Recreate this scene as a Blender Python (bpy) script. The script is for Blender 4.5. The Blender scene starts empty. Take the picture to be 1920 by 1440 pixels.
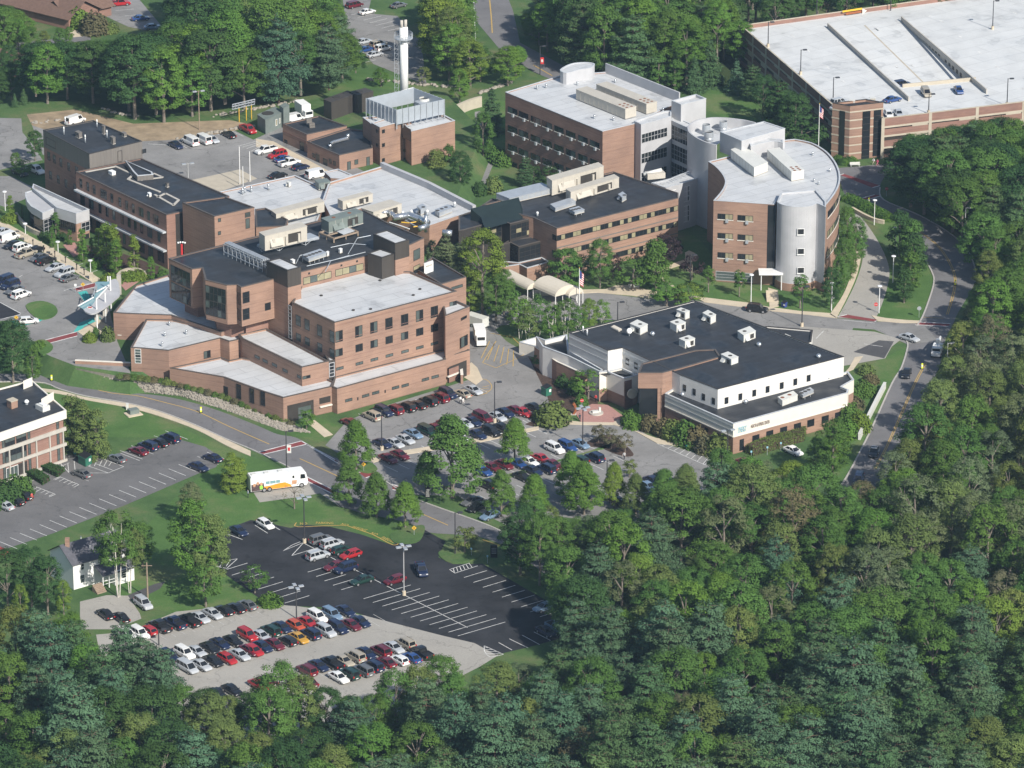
import bpy, math, random
import numpy as np
from mathutils import Vector
rad = math.radians
sc = bpy.context.scene
COL = sc.collection
random.seed(11)
# ---------------------------------------------------------------- camera survey
FPX, PITCH, CH = 8570.0, rad(21.7), 348.0
CD = CH / math.tan(PITCH)
CAM = Vector((0, -CD, CH))
SP, CP = math.sin(PITCH), math.cos(PITCH)
def ray(x, y):
    a, b = (x - 960) / FPX, (720 - y) / FPX
    return Vector((a, CP + b * SP, -SP + b * CP))
def P(x, y, z=0.0):
    d = ray(x, y); t = (z - CAM.z) / d.z
    return CAM + d * t
def hz(x, yb, yt, zb=0.0):
    b = P(x, yb, zb); d = ray(x, yt)
    return CAM.z + d.z * (b.y - CAM.y) / d.y
def px(v):
    r = Vector(v) - CAM
    dep = r.y * CP - r.z * SP
    return 960 + FPX * r.x / dep, 720 - FPX * (r.y * SP + r.z * CP) / dep
def W(A, B, x, y):
    """where the sight line through (x,y) meets the upright wall A-B: distance along it and height"""
    d = ray(x, y); e = Vector((B.x - A.x, B.y - A.y, 0)); L = e.length; e /= L
    n = Vector((e.y, -e.x, 0))
    t = (A - CAM).dot(n) / d.dot(n)
    q = CAM + d * t
    return (q - A).dot(e), q.z
def pp(s):
    v = [float(t) for t in s.replace(';', ' ').replace(',', ' ').split()]
    return list(zip(v[::2], v[1::2]))
def tl(r, c, s):
    return [(480 * c + x / 4, 360 * r + y / 4) for x, y in pp(s)]
def V3(p, z=None):
    return Vector((p[0], p[1], p[2] if z is None else z))
def ccw(pts):
    a = sum(pts[i - 1].x * pts[i].y - pts[i].x * pts[i - 1].y for i in range(len(pts)))
    return pts if a > 0 else pts[::-1]
def curve(pts, n=6, closed=False):
    out = []; m = len(pts)
    rng = range(m) if closed else range(m - 1)
    g = (lambda i: pts[i % m]) if closed else (lambda i: pts[max(0, min(m - 1, i))])
    for i in rng:
        a, b, c, d = g(i - 1), g(i), g(i + 1), g(i + 2)
        for k in range(n):
            t = k / n
            out.append(tuple(.5 * (2 * b[j] + (c[j] - a[j]) * t + (2 * a[j] - 5 * b[j] + 4 * c[j] - d[j]) * t * t
                                   + (3 * b[j] - a[j] - 3 * c[j] + d[j]) * t ** 3) for j in range(len(b))))
    if not closed: out.append(tuple(pts[-1]))
    return out
def inset(pts, d):
    """mitred offset inwards of a ccw polygon"""
    out = []; n = len(pts)
    for i in range(n):
        a, b, c = pts[i - 1], pts[i], pts[(i + 1) % n]
        e1 = Vector((b.x - a.x, b.y - a.y)); e2 = Vector((c.x - b.x, c.y - b.y))
        e1.normalize(); e2.normalize()
        n1 = Vector((-e1.y, e1.x)); n2 = Vector((-e2.y, e2.x))
        m = n1 + n2
        k = max(.35, 1 + n1.dot(n2))
        m = m / k * d
        out.append(Vector((b.x + m.x, b.y + m.y, b.z)))
    return out
# ---------------------------------------------------------------- objects
ORG = {}
def thing(name, label, cat, loc=(0, 0, 0), rz=0.0, group=None):
    o = bpy.data.objects.new(name, None); COL.objects.link(o)
    o.location = loc; o.rotation_euler = (0, 0, rz); o.empty_display_size = .3
    o['label'] = label; o['category'] = cat
    if group: o['group'] = group
    ORG[o.name] = Vector(loc) if rz == 0 else None
    return o
def tag(o, label, cat, group=None):
    o['label'] = label; o['category'] = cat
    if group: o['group'] = group
    return o
class MB:
    def __init__(s): s.v = []; s.f = []; s.m = []; s.k = 0
    def face(s, pts):
        n = len(s.v); s.v += [tuple(p) for p in pts]; s.f.append(tuple(range(n, n + len(pts)))); s.m.append(s.k); return s
    def prism(s, pts, z0, z1, top=True, bot=True):
        pts = ccw([V3(p, 0) for p in pts]); n = len(s.v); m = len(pts)
        s.v += [(p.x, p.y, z0) for p in pts] + [(p.x, p.y, z1) for p in pts]
        for i in range(m):
            j = (i + 1) % m; s.f.append((n + i, n + j, n + m + j, n + m + i)); s.m.append(s.k)
        if top: s.f.append(tuple(range(n + m, n + 2 * m))); s.m.append(s.k)
        if bot: s.f.append(tuple(range(n + m - 1, n - 1, -1))); s.m.append(s.k)
        return s
    def ring(s, outer, inner, z0, z1):
        n = len(s.v); m = len(outer)
        s.v += [(p.x, p.y, z0) for p in outer] + [(p.x, p.y, z1) for p in outer] + [(p.x, p.y, z1) for p in inner] + [(p.x, p.y, z0) for p in inner]
        for i in range(m):
            j = (i + 1) % m
            for a, b in ((0, 1), (1, 2), (2, 3), (3, 0)):
                s.f.append((n + a * m + i, n + a * m + j, n + b * m + j, n + b * m + i)); s.m.append(s.k)
        return s
    def box(s, c, sx, sy, sz, rz=0.0):
        """c = centre of the base"""
        ca, sa = math.cos(rz), math.sin(rz); pts = []
        for ax, ay in ((-.5, -.5), (.5, -.5), (.5, .5), (-.5, .5)):
            x, y = ax * sx, ay * sy
            pts.append(Vector((c[0] + x * ca - y * sa, c[1] + x * sa + y * ca, 0)))
        return s.prism(pts, c[2], c[2] + sz)
    def bar(s, a, b, w, h=None):
        """square bar from a to b"""
        h = h or w; a = Vector(a); b = Vector(b); d = (b - a).normalized()
        u = d.cross(Vector((0, 0, 1)))
        u = Vector((1, 0, 0)) if u.length < 1e-4 else u.normalized()
        t = u.cross(d); n = len(s.v)
        for q in (a, b):
            for i, j in ((-1, -1), (1, -1), (1, 1), (-1, 1)): s.v.append(tuple(q + u * (i * w / 2) + t * (j * h / 2)))
        for f in ((0, 1, 2, 3), (7, 6, 5, 4), (0, 4, 5, 1), (1, 5, 6, 2), (2, 6, 7, 3), (3, 7, 4, 0)):
            s.f.append(tuple(n + i for i in f)); s.m.append(s.k)
        return s
    def cyl(s, a, b, r0, r1=None, n=10, caps=True):
        r1 = r0 if r1 is None else r1; a = Vector(a); b = Vector(b); d = (b - a).normalized()
        u = d.cross(Vector((0, 0, 1)))
        u = Vector((1, 0, 0)) if u.length < 1e-4 else u.normalized()
        t = d.cross(u); k = len(s.v)
        for q, r in ((a, r0), (b, r1)):
            for i in range(n):
                w = 2 * math.pi * i / n; s.v.append(tuple(q + u * (r * math.cos(w)) + t * (r * math.sin(w))))
        for i in range(n):
            j = (i + 1) % n; s.f.append((k + i, k + j, k + n + j, k + n + i)); s.m.append(s.k)
        if caps:
            s.f.append(tuple(range(k + n - 1, k - 1, -1))); s.m.append(s.k)
            s.f.append(tuple(range(k + n, k + 2 * n))); s.m.append(s.k)
        return s
    def tube(s, pts, rs, n=7):
        for i in range(len(pts) - 1): s.cyl(pts[i], pts[i + 1], rs[i], rs[i + 1], n, caps=i in (0, len(pts) - 2))
        return s
    def ball(s, c, rx, ry=None, rz=None, n=10, m=6, z0=-1.0):
        ry = ry or rx; rz = rz or rx; k = len(s.v)
        for j in range(m + 1):
            ph = math.asin(z0) + (math.pi / 2 - math.asin(z0)) * j / m
            for i in range(n):
                w = 2 * math.pi * i / n
                s.v.append((c[0] + rx * math.cos(ph) * math.cos(w), c[1] + ry * math.cos(ph) * math.sin(w), c[2] + rz * math.sin(ph)))
        for j in range(m):
            for i in range(n):
                a = k + j * n + i; b = k + j * n + (i + 1) % n
                s.f.append((a, b, b + n, a + n)); s.m.append(s.k)
        return s
    def build(s, name, mats, parent=None, smooth=False, off=None):
        if not isinstance(mats, (list, tuple)): mats = [mats]
        me = bpy.data.meshes.new(name)
        if off is None: off = ORG.get(parent.name) if parent is not None else None
        if off is None: off = Vector((0, 0, 0))
        me.from_pydata([(x - off.x, y - off.y, z - off.z) for x, y, z in s.v], [], s.f)
        for m in mats: me.materials.append(m)
        if len(mats) > 1: me.polygons.foreach_set('material_index', s.m)
        if smooth: me.polygons.foreach_set('use_smooth', [True] * len(s.f))
        me.update()
        o = bpy.data.objects.new(name, me); COL.objects.link(o)
        if parent is not None: o.parent = parent
        ORG[o.name] = off
        return o
def struct(name, mb, mats, kind='structure'):
    o = mb.build(name, mats); o['kind'] = kind; return o
def copy_tree(o, parent=None):
    c = o.copy(); COL.objects.link(c)
    if parent is not None: c.parent = parent
    for ch in KIDS.get(o.name, ()): copy_tree(ch, c)
    return c
KIDS = {}
def freeze(o):
    """remember the children of a finished prototype"""
    for c in bpy.data.objects:
        if c.parent is o:
            KIDS.setdefault(o.name, []).append(c); freeze(c)
ORD = ['zeroth', 'first', 'second', 'third', 'fourth', 'fifth', 'sixth', 'seventh', 'eighth', 'ninth', 'tenth', 'eleventh', 'twelfth', 'thirteenth',
       'fourteenth', 'fifteenth', 'sixteenth', 'seventeenth', 'eighteenth', 'nineteenth', 'twentieth']
def nth(i):
    if i < len(ORD): return ORD[i]
    return str(i) + ('th' if i % 100 in (11, 12, 13) else {1: 'st', 2: 'nd', 3: 'rd'}.get(i % 10, 'th'))
# ---------------------------------------------------------------- materials
def newmat(name):
    m = bpy.data.materials.new(name); m.use_nodes = True; nt = m.node_tree
    return m, nt, nt.nodes['Principled BSDF'], nt.nodes, nt.links
def ramp(nodes, stops):
    r = nodes.new('ShaderNodeValToRGB'); e = r.color_ramp.elements
    while len(e) < len(stops): e.new(.5)
    for i, (p, c) in enumerate(stops): e[i].position = p; e[i].color = (*c, 1)
    return r
def noise(nt, scale, detail=4, rough=.55, stretch=None, coord='Object'):
    tc = nt.nodes.new('ShaderNodeTexCoord'); n = nt.nodes.new('ShaderNodeTexNoise')
    n.inputs['Scale'].default_value = scale; n.inputs['Detail'].default_value = detail; n.inputs['Roughness'].default_value = rough
    src = tc.outputs[coord]
    if stretch:
        mp = nt.nodes.new('ShaderNodeMapping'); mp.inputs['Scale'].default_value = stretch
        nt.links.new(src, mp.inputs[0]); src = mp.outputs[0]
    nt.links.new(src, n.inputs['Vector']); return n
def mul(c, k): return tuple(min(1, x * k) for x in c)
def mat(name, col, rough=.7, metal=0.0, var=.12, scale=.6, spec=.3, fine=0.0, stretch=None):
    m, nt, b, N, L = newmat(name)
    b.inputs['Roughness'].default_value = rough; b.inputs['Metallic'].default_value = metal; b.inputs['Specular IOR Level'].default_value = spec
    n = noise(nt, scale, stretch=stretch)
    r = ramp(N, [(.3, mul(col, 1 - var)), (.7, mul(col, 1 + var))]); L.new(n.outputs['Fac'], r.inputs[0])
    out = r.outputs[0]
    if fine:
        f = noise(nt, 9, 2); r2 = ramp(N, [(.3, (1 - fine,) * 3), (.7, (1 + fine,) * 3)]); L.new(f.outputs['Fac'], r2.inputs[0])
        mx = N.new('ShaderNodeMix'); mx.data_type = 'RGBA'; mx.blend_type = 'MULTIPLY'; mx.inputs[0].default_value = 1
        L.new(out, mx.inputs[6]); L.new(r2.outputs[0], mx.inputs[7]); out = mx.outputs[2]
    L.new(out, b.inputs['Base Color']); return m
def brick(name, col, var=.13):
    """brick: mottled courses, soft horizontal banding and a joint line every few metres"""
    m, nt, b, N, L = newmat(name)
    b.inputs['Roughness'].default_value = .85; b.inputs['Specular IOR Level'].default_value = .15
    n = noise(nt, .9, 5, .6, (.35, .35, 3.2)); r = ramp(N, [(.28, mul(col, 1 - var)), (.72, mul(col, 1 + var))]); L.new(n.outputs['Fac'], r.inputs[0])
    n2 = noise(nt, .12, 3); r2 = ramp(N, [(.3, (.80, .80, .82)), (.7, (1.13, 1.11, 1.07))]); L.new(n2.outputs['Fac'], r2.inputs[0])
    tc = N.new('ShaderNodeTexCoord'); sx = N.new('ShaderNodeSeparateXYZ'); L.new(tc.outputs['Object'], sx.inputs[0])
    md = N.new('ShaderNodeMath'); md.operation = 'FRACT'; dv = N.new('ShaderNodeMath'); dv.operation = 'DIVIDE'; dv.inputs[1].default_value = 2.05
    L.new(sx.outputs[2], dv.inputs[0]); L.new(dv.outputs[0], md.inputs[0])
    r3 = ramp(N, [(0, (.82, .8, .8)), (.06, (1, 1, 1))]); r3.color_ramp.interpolation = 'CONSTANT'; L.new(md.outputs[0], r3.inputs[0])
    bt = N.new('ShaderNodeTexBrick'); bt.inputs['Scale'].default_value = 1; bt.inputs['Brick Width'].default_value = .22; bt.inputs['Row Height'].default_value = .075
    bt.inputs['Mortar Size'].default_value = .008; bt.inputs['Color1'].default_value = (.93, .92, .92, 1); bt.inputs['Color2'].default_value = (1.06, 1.05, 1.05, 1); bt.inputs['Mortar'].default_value = (1.1, 1.15, 1.2, 1)
    cb = N.new('ShaderNodeCombineXYZ'); ad = N.new('ShaderNodeMath'); L.new(sx.outputs[0], ad.inputs[0]); L.new(sx.outputs[1], ad.inputs[1])
    L.new(ad.outputs[0], cb.inputs[0]); L.new(sx.outputs[2], cb.inputs[1]); L.new(cb.outputs[0], bt.inputs['Vector'])
    out = r.outputs[0]
    for o in (r2.outputs[0], r3.outputs[0], bt.outputs['Color']):
        mx = N.new('ShaderNodeMix'); mx.data_type = 'RGBA'; mx.blend_type = 'MULTIPLY'; mx.inputs[0].default_value = 1
        L.new(out, mx.inputs[6]); L.new(o, mx.inputs[7]); out = mx.outputs[2]
    L.new(out, b.inputs['Base Color']); return m
def pave(name, col, crack=.5, patch=.2, stain=.25):
    m, nt, b, N, L = newmat(name)
    b.inputs['Roughness'].default_value = .9; b.inputs['Specular IOR Level'].default_value = .2
    n = noise(nt, .09, 6, .65); r = ramp(N, [(.3, mul(col, 1 - patch)), (.7, mul(col, 1 + patch))]); L.new(n.outputs['Fac'], r.inputs[0])
    n2 = noise(nt, 2.5, 4, .7); r2 = ramp(N, [(.3, (.9, .9, .9)), (.7, (1.08, 1.08, 1.08))]); L.new(n2.outputs['Fac'], r2.inputs[0])
    n3 = noise(nt, .45, 2, .5); r3 = ramp(N, [(.22, (1 - stain,) * 3), (.38, (1, 1, 1))]); L.new(n3.outputs['Fac'], r3.inputs[0])
    outs = [r2.outputs[0], r3.outputs[0]]
    if crack:
        tc = N.new('ShaderNodeTexCoord'); v = N.new('ShaderNodeTexVoronoi'); v.feature = 'DISTANCE_TO_EDGE'; v.inputs['Scale'].default_value = .07
        nn = noise(nt, .35, 3); ad = N.new('ShaderNodeVectorMath'); ad.operation = 'MULTIPLY_ADD'
        ad.inputs[1].default_value = (5, 5, 0); L.new(nn.outputs['Color'], ad.inputs[0]); L.new(tc.outputs['Object'], ad.inputs[2]); L.new(ad.outputs[0], v.inputs['Vector'])
        r4 = ramp(N, [(.0, (1 - crack,) * 3), (.011, (1, 1, 1))]); L.new(v.outputs['Distance'], r4.inputs[0]); r4.color_ramp.elements[1].position = .007; outs.append(r4.outputs[0])
    out = r.outputs[0]
    for o in outs:
        mx = N.new('ShaderNodeMix'); mx.data_type = 'RGBA'; mx.blend_type = 'MULTIPLY'; mx.inputs[0].default_value = 1
        L.new(out, mx.inputs[6]); L.new(o, mx.inputs[7]); out = mx.outputs[2]
    L.new(out, b.inputs['Base Color']); return m
def grassmat(name, c0, c1, c2):
    m, nt, b, N, L = newmat(name)
    b.inputs['Roughness'].default_value = .95; b.inputs['Specular IOR Level'].default_value = .1
    n = noise(nt, .07, 7, .68); r = ramp(N, [(.32, c0), (.5, c1), (.7, c2)]); L.new(n.outputs['Fac'], r.inputs[0])
    n2 = noise(nt, 3, 3, .7); r2 = ramp(N, [(.3, (.8, .8, .8)), (.7, (1.15, 1.15, 1.15))]); L.new(n2.outputs['Fac'], r2.inputs[0])
    mx = N.new('ShaderNodeMix'); mx.data_type = 'RGBA'; mx.blend_type = 'MULTIPLY'; mx.inputs[0].default_value = 1
    L.new(r.outputs[0], mx.inputs[6]); L.new(r2.outputs[0], mx.inputs[7]); L.new(mx.outputs[2], b.inputs['Base Color']); return m
def objcol(name, rough=.35, coat=0.0, metal=0.0, var=0.0, scale=1.0, transl=0.0, spec=.4):
    """a paint or leaf material whose colour is the object's own colour"""
    m, nt, b, N, L = newmat(name)
    b.inputs['Roughness'].default_value = rough; b.inputs['Coat Weight'].default_value = coat; b.inputs['Metallic'].default_value = metal
    b.inputs['Coat Roughness'].default_value = .08; b.inputs['Specular IOR Level'].default_value = spec
    oi = N.new('ShaderNodeObjectInfo'); out = oi.outputs['Color']
    if var:
        n = noise(nt, scale, 4, .6); r = ramp(N, [(.28, (1 - var, 1 - var * .9, 1 - var)), (.72, (1 + var, 1 + var * .85, 1 + var * .5))]); L.new(n.outputs['Fac'], r.inputs[0])
        mx = N.new('ShaderNodeMix'); mx.data_type = 'RGBA'; mx.blend_type = 'MULTIPLY'; mx.inputs[0].default_value = 1
        L.new(out, mx.inputs[6]); L.new(r.outputs[0], mx.inputs[7]); out = mx.outputs[2]
    L.new(out, b.inputs['Base Color'])
    if transl:
        t = N.new('ShaderNodeBsdfTranslucent'); L.new(out, t.inputs[0]); ms = N.new('ShaderNodeMixShader'); ms.inputs[0].default_value = transl
        L.new(b.outputs[0], ms.inputs[1]); L.new(t.outputs[0], ms.inputs[2]); L.new(ms.outputs[0], nt.nodes['Material Output'].inputs[0])
    return m
def membrane(name, col, rough, seam, stain, wd_):
    """flat roof sheets: seams between the rolls, dried puddles and drain stains"""
    m, nt, b, N, L = newmat(name); b.inputs['Specular IOR Level'].default_value = .3
    n = noise(nt, .22, 5, .62); r = ramp(N, [(.3, mul(col, 1 - stain * .6)), (.7, mul(col, 1 + stain * .35))]); L.new(n.outputs['Fac'], r.inputs[0])
    n2 = noise(nt, .16, 3, .5); r2 = ramp(N, [(.60, (1, 1, 1)), (.63, (1 - stain,) * 3), (.70, (1 - stain * .45,) * 3), (.72, (1, 1, 1))]); L.new(n2.outputs['Fac'], r2.inputs[0])
    tc = N.new('ShaderNodeTexCoord'); mp = N.new('ShaderNodeMapping'); mp.inputs['Rotation'].default_value = (0, 0, rad(-36)); L.new(tc.outputs['Object'], mp.inputs[0])
    bt = N.new('ShaderNodeTexBrick'); bt.inputs['Scale'].default_value = 1; bt.inputs['Brick Width'].default_value = 13; bt.inputs['Row Height'].default_value = wd_; bt.inputs['Mortar Size'].default_value = .13; bt.inputs['Mortar Smooth'].default_value = .3
    bt.inputs['Color1'].default_value = (.975, .975, .975, 1); bt.inputs['Color2'].default_value = (1.02, 1.02, 1.02, 1); bt.inputs['Mortar'].default_value = (seam, seam, seam, 1); L.new(mp.outputs[0], bt.inputs['Vector'])
    f = noise(nt, 5, 3); r5 = ramp(N, [(.3, (.95,) * 3), (.7, (1.04,) * 3)]); L.new(f.outputs['Fac'], r5.inputs[0]); out = r.outputs[0]
    for o in (r2.outputs[0], bt.outputs['Color'], r5.outputs[0]):
        mx = N.new('ShaderNodeMix'); mx.data_type = 'RGBA'; mx.blend_type = 'MULTIPLY'; mx.inputs[0].default_value = 1; L.new(out, mx.inputs[6]); L.new(o, mx.inputs[7]); out = mx.outputs[2]
    L.new(out, b.inputs['Base Color']); rr = ramp(N, [(.45, (rough,) * 3), (.62, (rough * .55,) * 3)]); L.new(n2.outputs['Fac'], rr.inputs[0]); L.new(rr.outputs[0], b.inputs['Roughness']); return m
M = dict(
    brick=brick('red_brick', (.315, .202, .15)), brickd=brick('dark_red_brick', (.265, .158, .125)), brickg=brick('plum_brick', (.30, .178, .137)),
    white_roof=membrane('white_membrane', (.545, .555, .56), .6, .8, .17, 2.9), dark_roof=membrane('black_membrane', (.034, .037, .043), .7, 1.3, .45, 2.4),
    roof_brown=mat('brown_shingle', (.16, .10, .075), .9, var=.15, scale=1.5), shingle=mat('grey_shingle', (.10, .10, .115), .9, var=.2, scale=1.5),
    metal=mat('grey_metal_panel', (.45, .45, .46), .5, 0, .07, .35, fine=.03), galv=mat('galvanised_steel', (.46, .49, .52), .4, .35, .08, .8), coping=mat('dark_coping', (.10, .085, .075), .5),
    lcoping=mat('pale_coping', (.48, .5, .52), .5), bronze=mat('dark_bronze', (.045, .04, .036), .5, var=.15), clad=mat('bronze_cladding', (.062, .054, .047), .55, var=.12, scale=1.2, stretch=(4, 4, .1)),
    greyclad=mat('grey_standing_seam', (.17, .155, .14), .6, var=.15, scale=1.5, stretch=(4, 4, .1)), louvre=mat('silver_louvre', (.40, .44, .48), .45, .2, .06, .7),
    cream=mat('cream_panel', (.72, .68, .60), .7, var=.04), white=mat('white_paint', (.78, .78, .76), .5, var=.04), offwhite=mat('off_white_panel', (.70, .68, .64), .6, var=.05),
    tan=mat('tan_hvac_paint', (.49, .455, .39), .55, var=.06), hvac=mat('pale_hvac_paint', (.62, .62, .58), .5, var=.05), darkgrille=mat('dark_grille', (.05, .045, .04), .6), rustgrille=mat('rusty_grille', (.22, .09, .05), .8, var=.3, scale=3),
    concrete=mat('concrete', (.46, .43, .38), .85, var=.1, scale=.5, fine=.06), deck=membrane('garage_deck', (.60, .61, .605), .85, .84, .15, 5.2), tanconc=mat('tan_concrete', (.46, .41, .325), .85, var=.08),
    walk=mat('beige_sidewalk', (.55, .47, .35), .9, var=.08, scale=.5, fine=.06), kerb=mat('granite_kerb', (.42, .40, .37), .9, var=.12, scale=2),
    asphalt=pave('worn_asphalt', (.238, .232, .224), .45, .22, .3), offlot=pave('grey_asphalt', (.145, .142, .142), .3), road=pave('road_asphalt', (.175, .17, .172), .25, .15), newasph=pave('fresh_asphalt', (.030, .031, .035), .25, .55, .4), oldlot=pave('pale_old_asphalt', (.345, .328, .295), .3, .1, .12), darkasph=pave('patched_asphalt', (.09, .088, .09), .4),
    redpave=mat('red_paving', (.22, .055, .055), .85, var=.15, scale=1.5, fine=.08), teal=mat('teal_paint', (.07, .42, .38), .7), plaza=mat('pink_pavers', (.40, .22, .19), .9, var=.1, scale=2, fine=.08),
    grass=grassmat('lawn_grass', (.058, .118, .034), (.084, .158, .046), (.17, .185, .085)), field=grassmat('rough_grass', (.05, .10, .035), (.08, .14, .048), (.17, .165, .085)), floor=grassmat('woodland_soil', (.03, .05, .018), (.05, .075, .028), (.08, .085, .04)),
    mulch=mat('bark_mulch', (.07, .045, .035), .95, var=.3, scale=2, fine=.2), dirt=mat('bare_dirt', (.30, .23, .15), .95, var=.25, scale=.4, fine=.12), stones=mat('pale_riprap', (.31, .28, .235), .9, var=.2, scale=2),
    line=mat('white_road_paint', (.62, .62, .60), .7, var=.3, scale=1.2), yellow=mat('yellow_road_paint', (.50, .33, .09), .7, var=.12, scale=1.5),
    black=mat('black_plastic', (.02, .02, .022), .5), darkpole=mat('dark_pole_paint', (.05, .05, .055), .5), greypole=mat('grey_pole_paint', (.5, .5, .5), .4, .3), wood=mat('weathered_wood', (.30, .23, .17), .9, var=.2, scale=3),
    green=mat('green_steel_paint', (.03, .14, .09), .5), ggreen=mat('grey_green_steel', (.17, .20, .185), .5), ybol=mat('fluorescent_yellow', (.75, .80, .05), .5), yolk=mat('safety_yellow', (.70, .42, .04), .5), sred=mat('sign_red', (.55, .04, .04), .5),
    red=mat('flag_red', (.55, .05, .06), .8), blue=mat('flag_blue', (.04, .06, .22), .8), bark=mat('grey_bark', (.20, .17, .14), .95, var=.25, scale=2), birch=mat('white_bark', (.62, .58, .52), .9, var=.2, scale=2), pinebark=mat('brown_bark', (.16, .11, .08), .95, var=.25, scale=2),
    rubber=mat('tyre_rubber', (.016, .016, .016), .8), hub=mat('wheel_alloy', (.45, .45, .46), .35, .6), awning=mat('cream_canvas', (.60, .545, .45), .85, var=.04), skin=mat('skin', (.42, .26, .19), .6), hair=mat('dark_hair', (.03, .02, .015), .7),
    lampw=mat('white_lamp_disc', (.75, .75, .75), .4), orange=mat('orange_vinyl', (.75, .30, .03), .45, var=.1), artd=mat('dark_art', (.09, .06, .06), .5, var=.5, scale=3), lime=mat('lime_art', (.30, .62, .08), .5), arts=mat('tan_art', (.50, .28, .17), .5, var=.3, scale=3), signblue=mat('pale_blue_letters', (.30, .55, .66), .5), signdark=mat('brown_letters', (.16, .10, .08), .6),
    headlight=mat('headlight_lens', (.7, .7, .7), .15), tail=mat('red_lens', (.42, .02, .02), .2), steel=mat('shiny_duct', (.6, .62, .64), .25, .8), rust=mat('rusty_steel', (.30, .10, .04), .8, var=.3, scale=3), darkskylight=mat('dark_skylight_glass', (.02, .03, .03), .15, .0, .1), glassroof=mat('tinted_canopy_glass', (.20, .34, .36), .12, .0, .06, spec=.6),
    paint=objcol('car_paint', .3, .6), leaf=objcol('leaf', .85, 0, 0, .2, .4, .26, .05), needle=objcol('needle', .9, 0, 0, .2, .6, .18, .04), cloth=objcol('cloth', .9))
def glassmat(name, col, rough=.06, var=.2, scale=.5):
    m = mat(name, col, rough, 0, var, scale, .55); return m
M['glass'] = glassmat('dark_window_glass', (.018, .021, .024)); M['blind'] = glassmat('window_with_tan_blind', (.30, .27, .17), .2); M['gglass'] = glassmat('grey_window_glass', (.085, .105, .10), .1); M['carglass'] = glassmat('car_glass', (.015, .017, .02), .05)
# ---------------------------------------------------------------- ground, roads, markings
ZP = 3.4                                    # the hospital's upper level stands about this far above the road
def sheet(name, pts, m, lvl, z=0.0, sm=0):
    if sm: pts = curve(pts, sm, True)
    b = MB(); b.face(ccw([V3(P(x, y, z), z + .004 * lvl) for x, y in pts])); return struct(name, b, m)
def raised(name, pts, m, h=.13, z=0.0, sm=0):
    if sm: pts = curve(pts, sm, True)
    b = MB(); b.prism([P(x, y, z) for x, y in pts], z - .3, z + h, bot=False); return struct(name, b, m)
def ribbon(b, pts, w, z, lvl):
    q = [V3(P(x, y, z), z + .004 * lvl) for x, y in pts]
    for i in range(len(q) - 1):
        d = (q[i + 1] - q[i]).normalized(); n = Vector((-d.y, d.x, 0)) * w / 2
        b.face([q[i] - n, q[i + 1] - n, q[i + 1] + n, q[i] + n])
def lines(name, segs, m, w=.13, z=0.0, lvl=8):
    b = MB()
    for s in segs: ribbon(b, s, w, z, lvl)
    return struct(name, b, m)
def stalls(p0, p1, n, d, skip=()):
    """n+1 stripes from p0 to p1, each running by d"""
    o = []
    for i in range(n + 1):
        if i in skip: continue
        x = p0[0] + (p1[0] - p0[0]) * i / n; y = p0[1] + (p1[1] - p0[1]) * i / n
        o.append([(x, y), (x + d[0], y + d[1])])
    return o
g = MB(); g.face([(-1600, -1600, -.02), (1600, -1600, -.02), (1600, 3100, -.02), (-1600, 3100, -.02)]); struct('ground', g, M['field'])
# woodland floors
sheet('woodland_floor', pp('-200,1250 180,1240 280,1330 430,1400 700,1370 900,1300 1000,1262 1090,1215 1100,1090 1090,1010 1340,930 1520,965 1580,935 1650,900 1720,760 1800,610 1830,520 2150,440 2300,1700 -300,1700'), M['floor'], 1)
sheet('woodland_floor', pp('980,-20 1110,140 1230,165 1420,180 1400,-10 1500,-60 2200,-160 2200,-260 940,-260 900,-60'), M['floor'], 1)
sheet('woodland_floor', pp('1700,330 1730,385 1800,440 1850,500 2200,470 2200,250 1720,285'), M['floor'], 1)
# lawns
for s in ('60,735 160,735 300,785 420,838 510,870 600,945 720,985 800,1010 760,1040 640,985 540,980 470,975 400,1010 420,1075 500,1135 330,1150 230,1130 200,1060 330,930 380,890 420,862 340,820 200,820 110,800',
          '1085,560 1160,535 1200,500 1260,450 1300,440 1330,470 1345,528 1440,540 1480,555 1570,500 1600,470 1620,520 1575,592 1500,590 1300,560 1215,545',
          '1655,500 1705,430 1730,470 1752,520 1742,570 1720,604 1640,600',
          '1618,690 1710,645 1706,665 1640,800 1585,900 1560,940 1550,800 1590,760 1600,705',
          '590,780 640,800 600,830 545,815 520,800',
          '840,180 950,190 950,320 870,360 800,330', '1300,170 1430,150 1460,290 1400,240 1310,200', '560,130 700,130 840,175 800,200 690,190 560,180'):
    sheet('lawn', pp(s), M['grass'], 2, 0)
sheet('lawn', pp('1640,390 1670,405 1720,430 1730,470 1690,470 1650,430 1600,400'), M['grass'], 2)
# main road with its lay-by
up = pp('-120,700 70,702 142,715 222,733 300,742 350,752 410,770 480,797 520,814 556,821 600,845 700,890 767,930 825,953 880,972 937,995 1000,1030 1090,1085')
lo = pp('-120,720 60,716 112,730 160,743 237,756 300,772 370,799 425,824 487,850 575,895 640,950 765,980 800,998 890,1005 945,1024 1000,1060 1080,1120')
sheet('road', curve(up, 4) + curve(lo, 4)[::-1], M['road'], 3)
sheet('lay_by', pp('470,915 500,900 575,893 612,925 640,952 600,925 560,932 487,942'), M['oldlot'], 3.3)
raised('pavement', curve(pp('62,727 112,733 160,745 237,757 300,773 370,800 425,825 470,846'), 4) + curve(pp('470,856 425,836 368,806 297,780 237,764 160,750 112,739 62,733'), 4), M['walk'], .08)
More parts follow.
